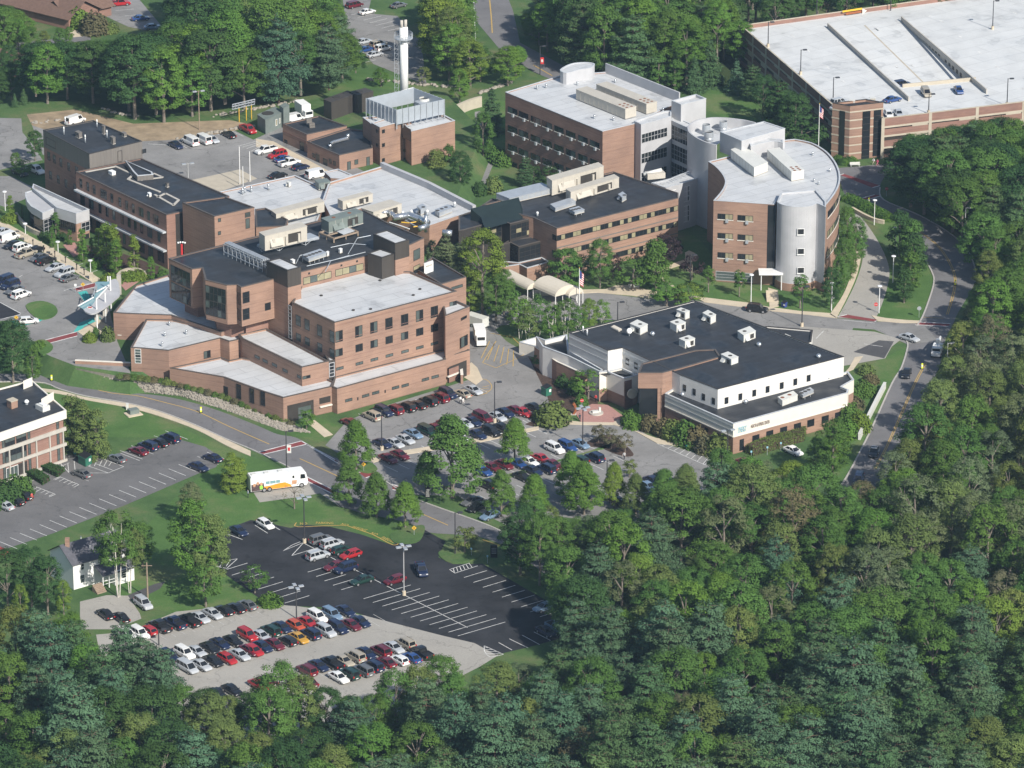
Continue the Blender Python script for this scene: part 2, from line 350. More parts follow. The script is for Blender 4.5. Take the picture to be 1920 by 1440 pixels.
# front car park, black car park, lower car park
sheet('car_park', pp('610,835 650,790 700,768 880,712 868,640 884,590 900,590 950,640 992,665 1018,720 1045,795 1130,790 1190,802 1240,830 1330,858 1350,900 1330,945 1240,995 1060,970 940,990 850,952 770,926 690,885'), M['asphalt'], 3.6)
sheet('black_car_park', pp('390,1020 430,990 470,975 520,985 545,990 570,984 620,988 680,1003 735,1022 790,990 835,1015 822,1045 850,1058 905,1057 1000,1112 1050,1140 1085,1170 1060,1195 985,1215 930,1228 890,1206 830,1192 690,1156 640,1140 545,1136 500,1131 415,1072'), M['newasph'], 4.2)
sheet('lower_car_park', pp('180,1190 240,1185 330,1147 480,1132 545,1135 690,1155 830,1191 895,1205 935,1228 900,1250 820,1290 760,1330 560,1400 300,1400 200,1290'), M['oldlot'], 3.9)
sheet('driveway', pp('150,1128 200,1116 240,1117 262,1150 265,1160 215,1180 150,1180'), M['oldlot'], 3.5)
sheet('path', pp('235,1118 290,1095 310,1090 300,1104 252,1128'), M['darkasph'], 3.2)
# left office car park
sheet('office_car_park', pp('-120,1085 0,1033 100,1000 240,945 372,888 405,876 415,858 385,838 337,824 250,842 196,857 125,852 60,900 -120,960'), M['offlot'], 3.5)
# right road, cross street, turning circle
rl = curve(pp('1560,316 1575,340 1583,362 1602,379 1670,407 1705,428 1727,472 1747,510 1751,530 1741,565 1725,603 1700,632 1702,650 1690,690 1672,720 1635,802 1610,852 1587,895 1545,960'), 4)
rr = curve(pp('1690,305 1660,330 1650,352 1657,375 1715,400 1765,427 1802,455 1822,485 1830,520 1818,550 1797,585 1785,612 1772,640 1762,685 1748,720 1735,752 1708,812 1692,850 1660,895 1610,960'), 4)
sheet('road', rl + rr[::-1], M['road'], 3)
sheet('street', pp('1000,545 1060,550 1120,548 1228,562 1300,563 1400,577 1440,582 1510,590 1572,597 1645,603 1728,605 1760,640 1700,645 1640,618 1600,615 1560,690 1480,690 1200,600 1050,600 940,610 900,640 880,590 960,560'), M['asphalt'], 3.4)
sheet('car_park', pp('1500,612 1640,622 1690,636 1672,650 1660,672 1560,690 1500,680'), M['oldlot'], 3.8)
sheet('patched_parking', pp('1600,660 1648,638 1676,640 1658,672'), M['darkasph'], 4.4)
sheet('drive', curve(pp('1606,398 1625,420 1645,450 1660,480 1668,510 1662,545 1650,580 1640,600'), 4) + curve(pp('1570,596 1590,560 1608,520 1618,480 1612,440 1590,412'), 4), M['oldlot'], 3.7)
raised('pavement', curve(pp('1568,597 1590,555 1607,515 1616,475'), 4) + curve(pp('1606,472 1596,515 1580,555 1556,590'), 4), M['walk'])
raised('pavement', pp('1000,545 1040,540 1082,544 1135,543 1155,536 1180,535 1205,542 1232,548 1228,561 1180,554 1120,549 1060,552 1000,556'), M['walk'])
raised('pavement', pp('1300,556 1350,562 1400,568 1440,576 1500,584 1556,588 1570,597 1510,590 1440,583 1400,577 1320,567'), M['walk'])
raised('pavement', pp('1634,592 1660,597 1700,601 1727,602 1724,606 1690,606 1645,602'), M['walk'])
raised('path', curve(pp('1292,470 1306,478 1300,490 1275,498 1250,507 1240,517 1252,527 1268,540 1281,551'), 4) + curve(pp('1270,546 1255,534 1240,524 1232,512 1248,500 1268,492 1284,486 1284,474'), 4), M['walk'], .06)
raised('path', pp('1443,577 1460,575 1458,545 1440,540'), M['walk'], .1)
raised('path', pp('1600,693 1583,700 1592,690 1603,670 1618,668'), M['walk'], .06)
raised('path', pp('575,792 590,788 624,815 608,820'), M['walk'], .06)
# kerb along the bends and islands
def kerb(pts, w=.3, h=.14, z=0.0):
    q = [P(x, y, z) for x, y in pts]; L = []; Rr = []
    for i, p in enumerate(q):
        d = (q[min(i + 1, len(q) - 1)] - q[max(i - 1, 0)]).normalized(); n = Vector((-d.y, d.x, 0)) * w / 2
        L.append(p + n); Rr.append(p - n)
    b = MB()
    for i in range(len(q) - 1): b.prism([L[i], L[i + 1], Rr[i + 1], Rr[i]], z - .2, z + h)
    return struct('kerb', b, M['kerb'])
kerb(rl[16:42]); kerb(rl[44:]); kerb(rr[8:34]); kerb(curve(up, 4)[44:64]); kerb(curve(lo, 4)[2:36])
# crossings of red paving with pale edges
def crossing(a, b, c, d, z=0.0, edge=1):
    sheet('crosswalk', [a, b, c, d], M['redpave'], 6, z)
    if edge: lines('road_marking', [[a, b], [d, c]], M['line'], .3, z, 7)
for s in ('485,848 565,827 575,833 494,852', '565,827 628,862 634,869 575,833', '575,894 632,922 640,934 575,902', '672,886 695,882 704,890 686,896', '735,908 752,914 755,922 736,918',
          '1575,328 1582,326 1650,348 1636,352', '1602,376 1640,365 1652,367 1612,379', '1570,594 1588,590 1648,600 1640,603', '1722,604 1782,607 1778,612 1716,609'):
    crossing(*pp(s))
# plaza before the fitness building
raised('plaza', pp('1078,774 1110,758 1140,760 1175,785 1150,792 1118,795 1090,793'), M['plaza'], .1)
raised('pavement', pp('1046,787 1090,792 1150,793 1158,787 1190,808 1230,822 1296,830 1330,850 1326,858 1290,838 1232,832 1185,806 1150,797 1090,797 1050,795'), M['walk'], .12)
raised('traffic_island', pp('985,796 1010,785 1060,790 1052,795 1000,800'), M['mulch'], .12)
raised('traffic_island', curve(pp('1085,838 1140,815 1165,828 1188,852 1175,856 1150,850 1120,838'), 3, True), M['mulch'], .12)
raised('traffic_island', pp('690,862 740,848 880,826 1010,800 1010,806 880,834 740,856 700,868'), M['walk'], .12)
raised('traffic_island', pp('1110,845 1145,832 1148,838 1060,862 940,902 880,912 880,904 960,888'), M['grass'], .12)
raised('traffic_island', curve(pp('665,880 690,866 708,880 690,888'), 3, True), M['grass'], .12)
raised('traffic_island', curve(pp('822,1040 835,1030 880,1022 905,1030 890,1050 845,1056'), 4, True), M['field'], .14)
raised('traffic_island', curve(pp('735,1000 790,985 795,1000 780,1018 740,1018'), 4, True), M['field'], .13)
sheet('lawn', pp('770,928 850,953 940,992 990,1025 1020,1020 900,960 860,930'), M['field'], 4.8)
sheet('lawn', pp('905,1057 1000,1112 1045,1138 1090,1120 1000,1075 940,1045'), M['field'], 4.8)
sheet('lawn', pp('932,1230 985,1216 1055,1196 1100,1230 960,1275'), M['field'], 4.8)
sheet('planting_bed', pp('990,668 1018,690 1050,700 1130,720 1120,760 1080,775 1040,790 1025,740'), M['mulch'], 4.5)
sheet('planting_bed', pp('1180,775 1250,790 1370,845 1350,850 1290,828 1190,800'), M['mulch'], 4.5)
# painted lines ------------------------------------------------------------------------------------
lines('road_marking', [curve(pp('75,694 190,733 255,742 310,755 370,772 430,800 505,833'), 4), pp('562,860 640,896'), pp('790,963 840,985'), pp('905,1012 945,1026')], M['yellow'], .22)
dy = []
for pts in ('1635,382 1672,401', '1717,429 1752,455 1773,480 1788,510 1791,532 1786,557 1776,590', '1736,680 1715,720 1692,772 1664,835 1640,880'):
    c = curve(pp(pts), 4); dy += [[(x - 1.6, y) for x, y in c], [(x + 1.6, y) for x, y in c]]
lines('road_marking', dy + [pp('1731,595 1769,597')], M['yellow'], .16)
bl = stalls((646, 1109), (858.5, 1219.5 - 27), 12, (89, -26), (0, 1))
bl += stalls((577, 1073), (640, 1106), 4, (40, -12)) + [pp('572,1020 612,1040'), pp('620,1045 702,1087 877,1177'), pp('531,1033 570,1017 547,1042'), pp('531,1033 548,1022 563,1016'), pp('547,1042 605,1024')]
bl += stalls((870, 1083), (1030, 1166), 9, (43, -13)) + [pp('843,1068 880,1056'), pp('853,1075 896,1061'), pp('843,1068 853,1075')] + [[(850 + 6 * i, 1066 - 1.8 * i), (852 + 6.6 * i, 1074 - 2 * i)] for i in range(6)]
bl += stalls((418, 1070), (534, 1131), 7, (46, -14)) + [pp('395,1055 445,1048 425,1066 395,1060'), pp('412,1063 418,1050'), pp('424,1062 432,1050')]
bl += stalls((480, 977), (500, 1000), 1, (0, 0)) + [pp('417,998 455,1012'), pp('478,985 502,1000'), pp('512,986 525,994')]
bl += [curve(pp('908,1211 909,1222 920,1232 944,1227'), 3), pp('908,1211 944,1227')] + [[(910 + i * 1, 1214 + 4 * i), (917 + 8 * i, 1215 + 3.4 * i)] for i in range(4)]
bl += [pp('935,1205 960,1219'), pp('955,1198 990,1215'), pp('979,1191 1012,1209'), pp('1001,1185 1032,1201')]
lines('parking_lines', bl, M['line'], .14)
lines('parking_lines', [curve(pp('556,980 559,988 640,985 665,991 700,1003 737,1022 750,1017'), 3)[:]], M['yellow'], .2)
ol = stalls((262, 1200), (478, 1145), 12, (14, 8)) + stalls((320, 1250), (545, 1178), 12, (22, 12)) + stalls((345, 1238), (700, 1152), 18, (32, 18))
ol += stalls((420, 1300), (770, 1205), 17, (30, 17)) + stalls((380, 1290), (560, 1238), 8, (6, 3))
lines('parking_lines', ol, mat('worn_white_paint', (.45, .45, .43), .8, var=.3, scale=2), .11)
lo_ = stalls((0, 1016), (335, 871), 18, (32, 13)) + stalls((370, 856), (388, 848), 1, (40, 15)) + [pp('90,885 130,868'), pp('52,905 90,890')]
lo_ += stalls((130, 888), (226, 850), 4, (36, 14), (1, 3)) + stalls((225, 845), (310, 808), 4, (42, 16)) + [pp('110,865 130,887 203,887 232,875 178,855'), pp('160,872 203,887')]
lo_ += [[(115 + i * 12, 872 - i * 3.5), (122 + i * 12 - 5, 886 - i * 1.0)] for i in range(3)] + [[(168 + i * 9, 874 - i * 0), (174 + i * 9, 859 + i * 1.5)] for i in range(5)]
lo_ += [pp('57,918 68,913 104,927 92,932'), pp('100,899 112,894 148,909 138,914')] + [[(60 + 8 * i, 919 + 2.8 * i), (70 + 8 * i, 914 + 2.8 * i)] for i in range(5)] + [[(103 + 8 * i, 900 + 2.8 * i), (113 + 8 * i, 895 + 2.8 * i)] for i in range(5)]
lines('parking_lines', lo_, M['line'], .13)
fl = stalls((672, 776), (885, 722), 10, (28, 13)) + stalls((702, 858), (1010, 782), 14, (20, 9)) + stalls((720, 873), (1000, 802), 13, (26, 12)) + stalls((880, 895), (1120, 828), 11, (26, 12)) + stalls((900, 930), (1150, 855), 11, (28, 13)) + stalls((1195, 905), (1245, 890), 3, (30, 14))
fl += [pp('980,788 1011,805'), pp('1000,783 1031,800')]
fl += [pp('1232,832 1322,872'), pp('1232,832 1296,828'), pp('1329,858 1322,872')] + [[(1241 + 11 * i, 836 + 4.9 * i), (1254 + 11 * i, 831 + 3.4 * i)] for i in range(8)]
lines('parking_lines', fl, M['line'], .13)
yl = [pp('920,625 960,632 990,660 970,672 930,690 905,680 930,640')] + [[(918 + 9 * i, 640 + 6 * i * .6), (902 + 12 * i, 672 + 3 * i)] for i in range(6)] + [curve(pp('885,742 905,740 922,728 915,714 900,710'), 4)] + [[(890 + 5 * i, 738 - 4 * i), (914 + i, 738 - 5 * i)] for i in range(4)]
lines('parking_lines', yl, M['yellow'], .16)
raised('pavement', pp('884,680 895,690 905,712 892,722 870,708 868,690'), M['walk'], .1)
lines('parking_lines', [pp('1530,635 1545,620'), pp('1620,645 1655,650'), pp('1580,600 1640,606')], M['line'], .15)
# upper level ---------------------------------------------------------------------------------------
b = MB()
edge = pp('-400,640 60,650 95,668 142,686 245,700 330,690 560,690 640,650 740,560 800,470 860,360 905,245 840,180 700,165 640,170 420,205 250,220 150,190 40,190 -400,250')
w0 = ccw([P(x, y, ZP) for x, y in edge]); w1 = [Vector((p.x, p.y, 0)) for p in inset(w0, -3.0)]
n = len(w0)
b.face([V3(p, ZP) for p in w0])
for i in range(n): b.face([w1[i], w1[(i + 1) % n], V3(w0[(i + 1) % n], ZP), V3(w0[i], ZP)])
struct('hill', b, M['field'])
sheet('car_park', pp('-120,440 0,440 60,475 125,512 175,530 190,545 205,580 220,640 245,700 142,686 95,668 60,650 30,600 -120,610'), M['asphalt'], 2, ZP)
sheet('fresh_parking', pp('-100,560 0,566 40,588 0,600 -100,620'), M['newasph'], 4, ZP)
lines('parking_lines', [pp('0,567 39,588'), pp('0,599 38,590')], M['line'], .2, ZP, 6)
raised('pavement', pp('-100,370 0,413 90,462 190,525 172,530 88,478 0,425 -100,385'), M['walk'], .15, ZP)
raised('traffic_island', curve(pp('48,574 75,565 100,572 108,585 95,597 70,598'), 4, True), M['grass'], .13, ZP)
raised('traffic_island', curve(pp('66,642 84,638 99,649 94,660 76,664'), 4, True), M['grass'], .13, ZP)
crossing(*pp('76,640 145,622 145,630 76,648'), ZP); crossing(*pp('138,541 178,530 180,538 145,546'), ZP)
raised('pavement', pp('145,622 165,612 185,600 205,612 195,625 160,633'), M['walk'], .1, ZP)
sheet('kerb_paint', pp('138,622 150,605 185,592 190,598 158,612 148,624'), M['teal'], 5, ZP); sheet('kerb_paint', pp('20,602 55,598 85,597 70,606 30,612'), M['teal'], 5, ZP)
sheet('kerb_paint', pp('146,548 162,545 172,560 166,575 156,562'), M['teal'], 5, ZP)
sheet('lawn', pp('0,385 40,400 120,440 180,480 215,515 190,525 90,462 0,412'), M['grass'], 3, ZP)
sheet('planting_bed', pp('140,455 215,470 300,500 316,520 240,530 200,510'), M['mulch'], 3.5, ZP)
raised('plaza', pp('222,530 250,515 272,520 250,535 235,545'), M['plaza'], .1, ZP); raised('plaza', pp('118,460 140,455 152,476 138,482'), M['plaza'], .1, ZP)
sheet('street', pp('-120,330 20,330 60,350 50,372 0,392 -120,400'), M['asphalt'], 2, ZP)
lines('parking_lines', stalls((55, 460), (165, 512), 8, (18, -5)) + [pp('35,520 42,516'), pp('120,545 168,531')], M['line'], .14, ZP, 6)
raised('path', tl(1, 0, '290,1140 350,1125 300,1150'), M['line'], .02, ZP)
# rear yard, far lots
sheet('yard', pp('60,235 140,240 265,262 330,262 440,245 475,262 540,232 600,225 640,300 700,330 650,360 420,380 260,300 80,290'), M['asphalt'], 2, ZP)
sheet('loading_pad', tl(0, 0, '1440,1350 1800,1270 1930,1340 1640,1440 1560,1440'), M['tanconc'], 4, ZP)
sheet('dirt_bank', pp('50,215 140,205 250,232 430,225 480,235 420,250 330,262 265,265 140,262 60,235'), M['dirt'], 3, ZP)
sheet('yard', pp('-50,220 40,222 42,248 60,270 80,300 -50,330'), M['asphalt'], 3.2, ZP)
sheet('footpath', tl(0, 1, '0,1040 130,1060 560,1290 500,1340 130,1130 0,1100'), M['walk'], 4, ZP)
lines('parking_lines', stalls((330, 268), (460, 240), 5, (22, 10)) + stalls((480, 290), (580, 335), 6, (25, -6)) + [pp('447,274 480,265 492,272 470,284'), pp('455,276 482,268'), pp('462,279 486,270'), pp('278,270 315,272')], M['line'], .14, ZP, 6)
sheet('rear_car_park', pp('640,-25 700,-20 690,25 745,30 790,80 800,160 700,120 650,60'), M['asphalt'], 3)
lines('parking_lines', stalls((659, 28), (727, 58), 6, (33, -8)) + stalls((665, 85), (705, 112), 4, (-20, 5)), M['line'], .14)
sheet('road', pp('880,-60 930,-60 962,20 975,80 1060,125 1100,150 1060,160 1000,135 935,90 893,40'), M['road'], 3)
lines('road_marking', [pp('918,0 921,30 923,62'), pp('1000,122 1035,142')], M['yellow'], .3); lines('road_marking', [pp('888,0 892,80')], M['line'], .2)
sheet('rear_car_park', pp('150,-40 245,-20 300,45 290,60 240,50 175,20'), M['asphalt'], 3); lines('parking_lines', stalls((200, 10), (268, 50), 4, (34, -3)), M['line'], .14)
raised('path', pp('118,44 132,42 155,68 138,70'), M['walk'], .06); sheet('road', pp('-50,90 40,80 170,66 170,75 40,92 -50,105'), M['road'], 3)
sheet('yard', pp('890,210 900,208 928,300 910,345 880,330 895,290'), M['asphalt'], 3.2)
# stone slope under the brick front
b = MB(); top = pp('142,690 222,705 325,718 420,745 480,768 531,788 560,800'); hs = [3.2, 3.0, 2.2, 1.2, .7, .4, .2]
bot = pp('140,712 222,730 338,742 420,768 470,786 530,808 585,812')
for i in range(len(top) - 1):
    q = [P(*bot[i], .0), P(*bot[i + 1], .0), P(*top[i + 1], hs[i + 1]), P(*top[i], hs[i])]
    for k in range(8):
        for j in range(4):
            f = lambda u, v: (q[0] * (1 - u) + q[1] * u) * (1 - v) + (q[3] * (1 - u) + q[2] * u) * v
            b.face([f(k / 8, j / 4), f((k + 1) / 8, j / 4), f((k + 1) / 8, (j + 1) / 4), f(k / 8, (j + 1) / 4)])
struct('stone_slope', b, M['stones'])
b = MB(); rnd = random.Random(3)
for i in range(len(top) - 1):
    for k in range(150):
        u = rnd.random(); v = rnd.random() * .72
        q = [P(*bot[i], .05), P(*bot[i + 1], .05), P(*top[i + 1], hs[i + 1]), P(*top[i], hs[i])]
        c = (q[0] * (1 - u) + q[1] * u) * (1 - v) + (q[3] * (1 - u) + q[2] * u) * v; r = rnd.uniform(.13, .3)
        b.ball(c, r, r * rnd.uniform(.7, 1.2), r * .8, 5, 3)
o = struct('riprap_stones', b, M['stones'], 'stuff'); tag(o, 'pale loose stones covering the slope below the brick front wall', 'stones')
# lettering painted on the black car park
def letters(txt, a, c, m, h, z=0.0, lvl=8, name='painted_lettering'):
    cu = bpy.data.curves.new(name, 'FONT'); cu.body = txt; cu.align_x = 'CENTER'; cu.size = 1; cu.resolution_u = 2
    A, B = P(*a, z), P(*c, z); d = B - A; cu.materials.append(m)
    o = bpy.data.objects.new(name, cu); COL.objects.link(o)
    wd = {2: 1.45}.get(len(txt), .66 * len(txt)); o.scale = (d.length / wd, h / .7, 1); mid = (A + B) / 2
    o.location = (mid.x, mid.y, z + .004 * lvl); o.rotation_euler = (0, 0, math.atan2(d.y, d.x)); o['kind'] = 'structure'
    return o
for t, a, c in (('NO', (563, 984), (576, 983.5)), ('PARKING', (590, 982.5), (627, 983)), ('NO', (638, 984.5), (650, 987)), ('PARKING', (656, 989.5), (686, 997)), ('NO', (693, 1001), (704, 1004.5)), ('PARKING', (711, 1008.5), (738, 1018.5))):
    letters(t, a, c, M['yellow'], 1.05)
# ---------------------------------------------------------------- building helpers
def wpts(pts, z): return [P(x, y, z) for x, y in pts]
def vol(T, pts, z, z0=0.0, wall='brick', roof='white_roof', par=.35, cop='coping', th=.3, copw=None, world=None):
    w = world or wpts(pts, z)
    w = ccw([V3(p, z) for p in w]); inn = inset(w, th)
    b = MB()
    n = len(w)
    for i in range(n):
        j = (i + 1) % n
        b.face([V3(w[i], z0), V3(w[j], z0), V3(w[j], z), V3(w[i], z)])
        b.face([V3(w[i], z), V3(w[j], z), V3(inn[j], z), V3(inn[i], z)])
        if par > 0: b.face([V3(inn[i], z), V3(inn[j], z), V3(inn[j], z - par), V3(inn[i], z - par)])
    b.build('wall', M[wall], T)
    r = MB(); r.face([V3(p, z - par if par > 0 else z - .004) for p in inn]); r.build('roof', M[roof], T)
    if cop:
        c = MB(); c.ring(inset(w, -.04), inset(w, th + .03), z - .02, z + .09); c.build('coping', M[cop], T)
    return w
def q3(a, b, c, z):
    a, b, c = P(*a, z), P(*b, z), P(*c, z)
    return [a, b, c, a + c - b]
GL = {'g': 'glass', 'b': 'blind', 'y': 'gglass'}
def winrect(T, A, B, u0, u1, z0, z1, nx=1, nz=1, types='g', fr='bronze', fw=.09, name='window', sill=None, ac=False, proud=.06):
    e = Vector((B.x - A.x, B.y - A.y, 0)); e.normalize(); n = Vector((e.y, -e.x, 0))
    if n.dot(CAM - A) < 0: n = -n
    q = lambda u, z, d: V3(A + e * u + n * d, z)
    b = MB()
    def slab(ua, ub, za, zb):
        v = [q(ua, za, 0), q(ub, za, 0), q(ub, zb, 0), q(ua, zb, 0)]; f = [q(ua, za, proud), q(ub, za, proud), q(ub, zb, proud), q(ua, zb, proud)]
        b.face(f)
        for i in range(4): j = (i + 1) % 4; b.face([v[i], v[j], f[j], f[i]])
    slab(u0, u1, z1 - fw, z1); slab(u0, u1, z0, z0 + fw); slab(u0, u0 + fw, z0 + fw, z1 - fw); slab(u1 - fw, u1, z0 + fw, z1 - fw)
    du, dz = (u1 - u0 - 2 * fw), (z1 - z0 - 2 * fw); k = fw * .7
    for i in range(1, nx): c = u0 + fw + du * i / nx; slab(c - k / 2, c + k / 2, z0 + fw, z1 - fw)
    for j in range(1, nz):
        c = z0 + fw + dz * j / nz
        for i in range(nx):
            a0 = u0 + fw + du * i / nx + (k / 2 if i else 0); a1 = u0 + fw + du * (i + 1) / nx - (k / 2 if i < nx - 1 else 0); slab(a0, a1, c - k / 2, c + k / 2)
    f = b.build(name, M[fr], T)
    g = MB(); ms = [M['glass'], M['blind'], M['gglass']]; t = 0
    for i in range(nx):
        for j in range(nz):
            ch = types[t % len(types)]; t += 1; g.k = 'gby'.index(ch)
            a0 = u0 + fw * .8 + (du + .4 * fw) * i / nx; a1 = u0 + fw * .8 + (du + .4 * fw) * (i + 1) / nx; c0 = z0 + fw * .8 + (dz + .4 * fw) * j / nz; c1 = z0 + fw * .8 + (dz + .4 * fw) * (j + 1) / nz
            g.face([q(a0, c0, .025), q(a1, c0, .025), q(a1, c1, .025), q(a0, c1, .025)])
    g.build('pane', ms, f)
    if sill:
        s = MB(); b0 = b; b = s; pr = proud; proud = .12; slab(u0 - .1, u1 + .1, z0 - .16, z0 - .01); proud = pr; s.build('sill', M[sill], f)
    if ac:
        s = MB(); b = s; proud = .5; c = (u0 + u1) / 2 + (u1 - u0) * .12; slab(c - .3, c + .3, z0 - .6, z0 + .1); s.build('air_conditioner', M['galv'], f)
    return f
def winat(T, A, B, cx, cy, w, h, **k):
    u0, _ = W(A, B, cx - w / 2, cy); u1, _ = W(A, B, cx + w / 2, cy); _, z1 = W(A, B, cx, cy - h / 2); _, z0 = W(A, B, cx, cy + h / 2)
    return winrect(T, A, B, min(u0, u1), max(u0, u1), z0, z1, **k)
def band(T, A, B, cx0, cy0, cx1, cy1, h, name, m, proud=.08):
    u0, za = W(A, B, cx0, cy0); u1, zb = W(A, B, cx1, cy1); zm = (za + zb) / 2
    _, z1 = W(A, B, cx0, cy0 - h / 2); hh = abs(z1 - za); e = Vector((B.x - A.x, B.y - A.y, 0)); e.normalize(); n = Vector((e.y, -e.x, 0))
    if n.dot(CAM - A) < 0: n = -n
    b = MB(); a, c = A + e * u0, A + e * u1; b.prism([a, c, c + n * proud, a + n * proud], zm - hh, zm + hh); return b.build(name, M[m], T)
def wallstrip(T, A, B, u0, u1, z0, z1, name, m, proud=.08):
    e = Vector((B.x - A.x, B.y - A.y, 0)); e.normalize(); n = Vector((e.y, -e.x, 0))
    if n.dot(CAM - A) < 0: n = -n
    b = MB(); a, c = A + e * u0, A + e * u1; b.prism([a - n * .01, c - n * .01, c + n * proud, a + n * proud], z0, z1); return b.build(name, M[m], T)
def seglen(A, B): return math.hypot(B.x - A.x, B.y - A.y)
def base(pt, z0=0): p = P(*pt, z0); return (p.x, p.y, z0)
rw = random.Random(5)
# ================================================================ hospital front block
H = thing('hospital_building', 'large red brick hospital block with stepped white terraces in front and dark penthouse roof', 'building', base((640, 720)))
zt = 5.5; zA1 = hz(627.5, 707, 605, zt); zA3 = hz(566, 722, 689, zt); zB = zA1 + 3.3
zT1 = hz(539, 632, 507.5, zA3); zT2 = hz(716, 521, 484, zA1); zA5 = 8.6; zA6 = 9.3
A1 = tl(1, 1, '590,980 1505,745 1160,598 830,586 340,704 270,830')
vol(H, A1, zA1, 0)
a, b_, c_ = P(627.5, 605, zA1), P(856.2, 546.2, zA1), P(547.5, 567.5, zA1)
for cy, xs, h in ((1, ((770, 1045), (883, 1015), (996, 985), (1114, 958), (1226, 927), (1337, 898), (1478, 862)), 90), (2, ((773, 1168), (885, 1138), (998, 1108), (1114, 1078), (1227, 1048), (1338, 1018), (1478, 982)), 62)):
    for x, y in xs: winat(H, a, b_, 480 + x / 4, 360 + y / 4, 13.6, h / 4 - 1.5, nx=2, nz=1, types=rw.choice(['gg', 'yg', 'gy', 'gg']))
for x, y in ((775, 1285), (887, 1255), (1000, 1225), (1117, 1195), (1228, 1165), (1338, 1135), (1478, 1100), (628, 1322)): winat(H, a, b_, 480 + x / 4, 360 + y / 4, 14, 5.5, nx=2, types='y')
for y, h in ((1082, 90), (1203, 62)): winat(H, a, b_, 480 + 622 / 4, 360 + y / 4, 14, h / 4 - 1.5, nx=2, types='yg')
for x, y, h in ((318, 965, 84), (384, 995, 86), (478, 1040, 90), (572, 1085, 92), (320, 1090, 62), (386, 1120, 64), (480, 1165, 68), (572, 1210, 72)): winat(H, c_, a, 480 + x / 4, 360 + y / 4, 9.2, h / 4 - 1.5, nx=1, types='y')
winat(H, c_, a, 480 + 256 / 4, 360 + 975 / 4, 6, 62, nx=1, nz=9, types='yg', fr='metal')
for zz in (zt + 3.6, zt + 7.75, zA1 - .75):                      # thin dark joints round the block
    wallstrip(H, a, b_, 0, seglen(a, b_), zz, zz + .1, 'string_course', 'brickd', .03)
# lower attached volume at its right end
vol(H, tl(1, 1, '1420,930 1602,860 1500,815 1400,840'), zA1 - 2.6, 0)
r0, r1 = P(857, 587, zA1 - 2.6), P(880.5, 575, zA1 - 2.6)
winat(H, r0, r1, 480 + 1562 / 4, 360 + 1118 / 4, 12.5, 20, nx=2, types='yg'); winat(H, r0, r1, 480 + 1562 / 4, 360 + 942 / 4, 9, 5, types='g')
# front terrace block
A2 = pp('632,729 836,674 835,669.5 881,656.5 862,648 627,707 622,725')
vol(H, A2, zt, 0, par=.3)
t0, t1, t2 = P(632, 729, zt), P(836, 674, zt), P(881, 656.5, zt)
for x, y in ((695, 120), (822, 87), (897, 65), (1046, 27), (1118, 10)): winat(H, t0, t1, 480 + x / 4, 720 + y / 4, 13.5, 5.6, nx=2, types='y')
for x, y in ((1270, 1405), (1343, 1385)): winat(H, t0, t1, 480 + x / 4, 360 + y / 4, 13.5, 5.6, nx=2, types='y')
for x, y in ((763, 110), (968, 55)): winat(H, t0, t1, 480 + x / 4, 720 + y / 4, 2.2, 5.5, types='g', name='wall_lamp')
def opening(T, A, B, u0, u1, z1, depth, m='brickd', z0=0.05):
    """flat dark face on the wall, painting the shade inside a recess"""
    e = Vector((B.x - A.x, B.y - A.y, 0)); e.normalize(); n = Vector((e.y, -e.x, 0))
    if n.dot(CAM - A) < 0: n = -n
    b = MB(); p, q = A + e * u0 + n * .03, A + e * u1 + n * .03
    b.face([V3(p, z0), V3(q, z0), V3(q, z1), V3(p, z1)]); return b.build('recess_shade', M[m], T)
u0, _ = W(t1, t2, 480 + 1440 / 4, 360 + 1330 / 4); L = seglen(t1, t2)
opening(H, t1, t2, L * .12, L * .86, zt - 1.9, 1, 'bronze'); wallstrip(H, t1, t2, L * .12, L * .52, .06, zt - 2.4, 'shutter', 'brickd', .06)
wallstrip(H, t1, t2, L * .04, L * .6, 1.5, 1.72, 'coping', 'cream', .45)
# long wing on the left front and the low front piece
vol(H, pp('454,635 566,689 616.5,677.5 500,616 447,627'), zA3, 0)
f0, f1, f2 = P(454, 635, zA3), P(566, 689, zA3), P(616.5, 677.5, zA3)
for x, y in ((10, 1238), (70, 1268), (140, 1298), (220, 1340)): winat(H, f0, f1, 480 + x / 4, 360 + y / 4, 9.5, 6, types='y')
winat(H, f1, f2, 480 + 378 / 4, 360 + 1388 / 4, 15, 6, nx=2, types='yg'); winat(H, f0, f1, 480 + 325 / 4, 360 + 1386 / 4, 8, 6, types='y')
vol(H, tl(1, 1, '545,1272 592,1262 592,1150 500,1190'), zA3 - .15, 0, 'bronze', 'white_roof', .1)
g0, g1 = P(616.3, 678, zA3 - .15), P(628, 675.5, zA3 - .15); winat(H, g0, g1, 622, 693, 10.4, 27, nx=1, nz=4, types='g', fr='metal', fw=.14)
A4 = pp('318,690 420,707.5 490,733 531,746 622,725 627,716 566,690 454,671 430,676 415,670')
vol(H, A4, zt - .01, 0, par=.3)
l0, l1, l2, l3, l4 = [P(x, y, zt) for x, y in ((318, 690), (420, 707.5), (490, 733), (531, 746), (622, 725))]
for x, y in ((423.5, 738), (448, 734), (472.5, 742), (493, 747)): winat(H, l1 if x < 485 else l2, l2 if x < 485 else l3, x, y, 8.5, 27, types='g')
wallstrip(H, l3, l4, seglen(l3, l4) * .08, seglen(l3, l4) * .62, .06, 3.6, 'recess_shade', 'bronze', .03); wallstrip(H, l3, l4, seglen(l3, l4) * .30, seglen(l3, l4) * .56, .06, 2.6, 'door', 'gglass', .06)  # first strip paints the entrance recess's shade flat on the wall
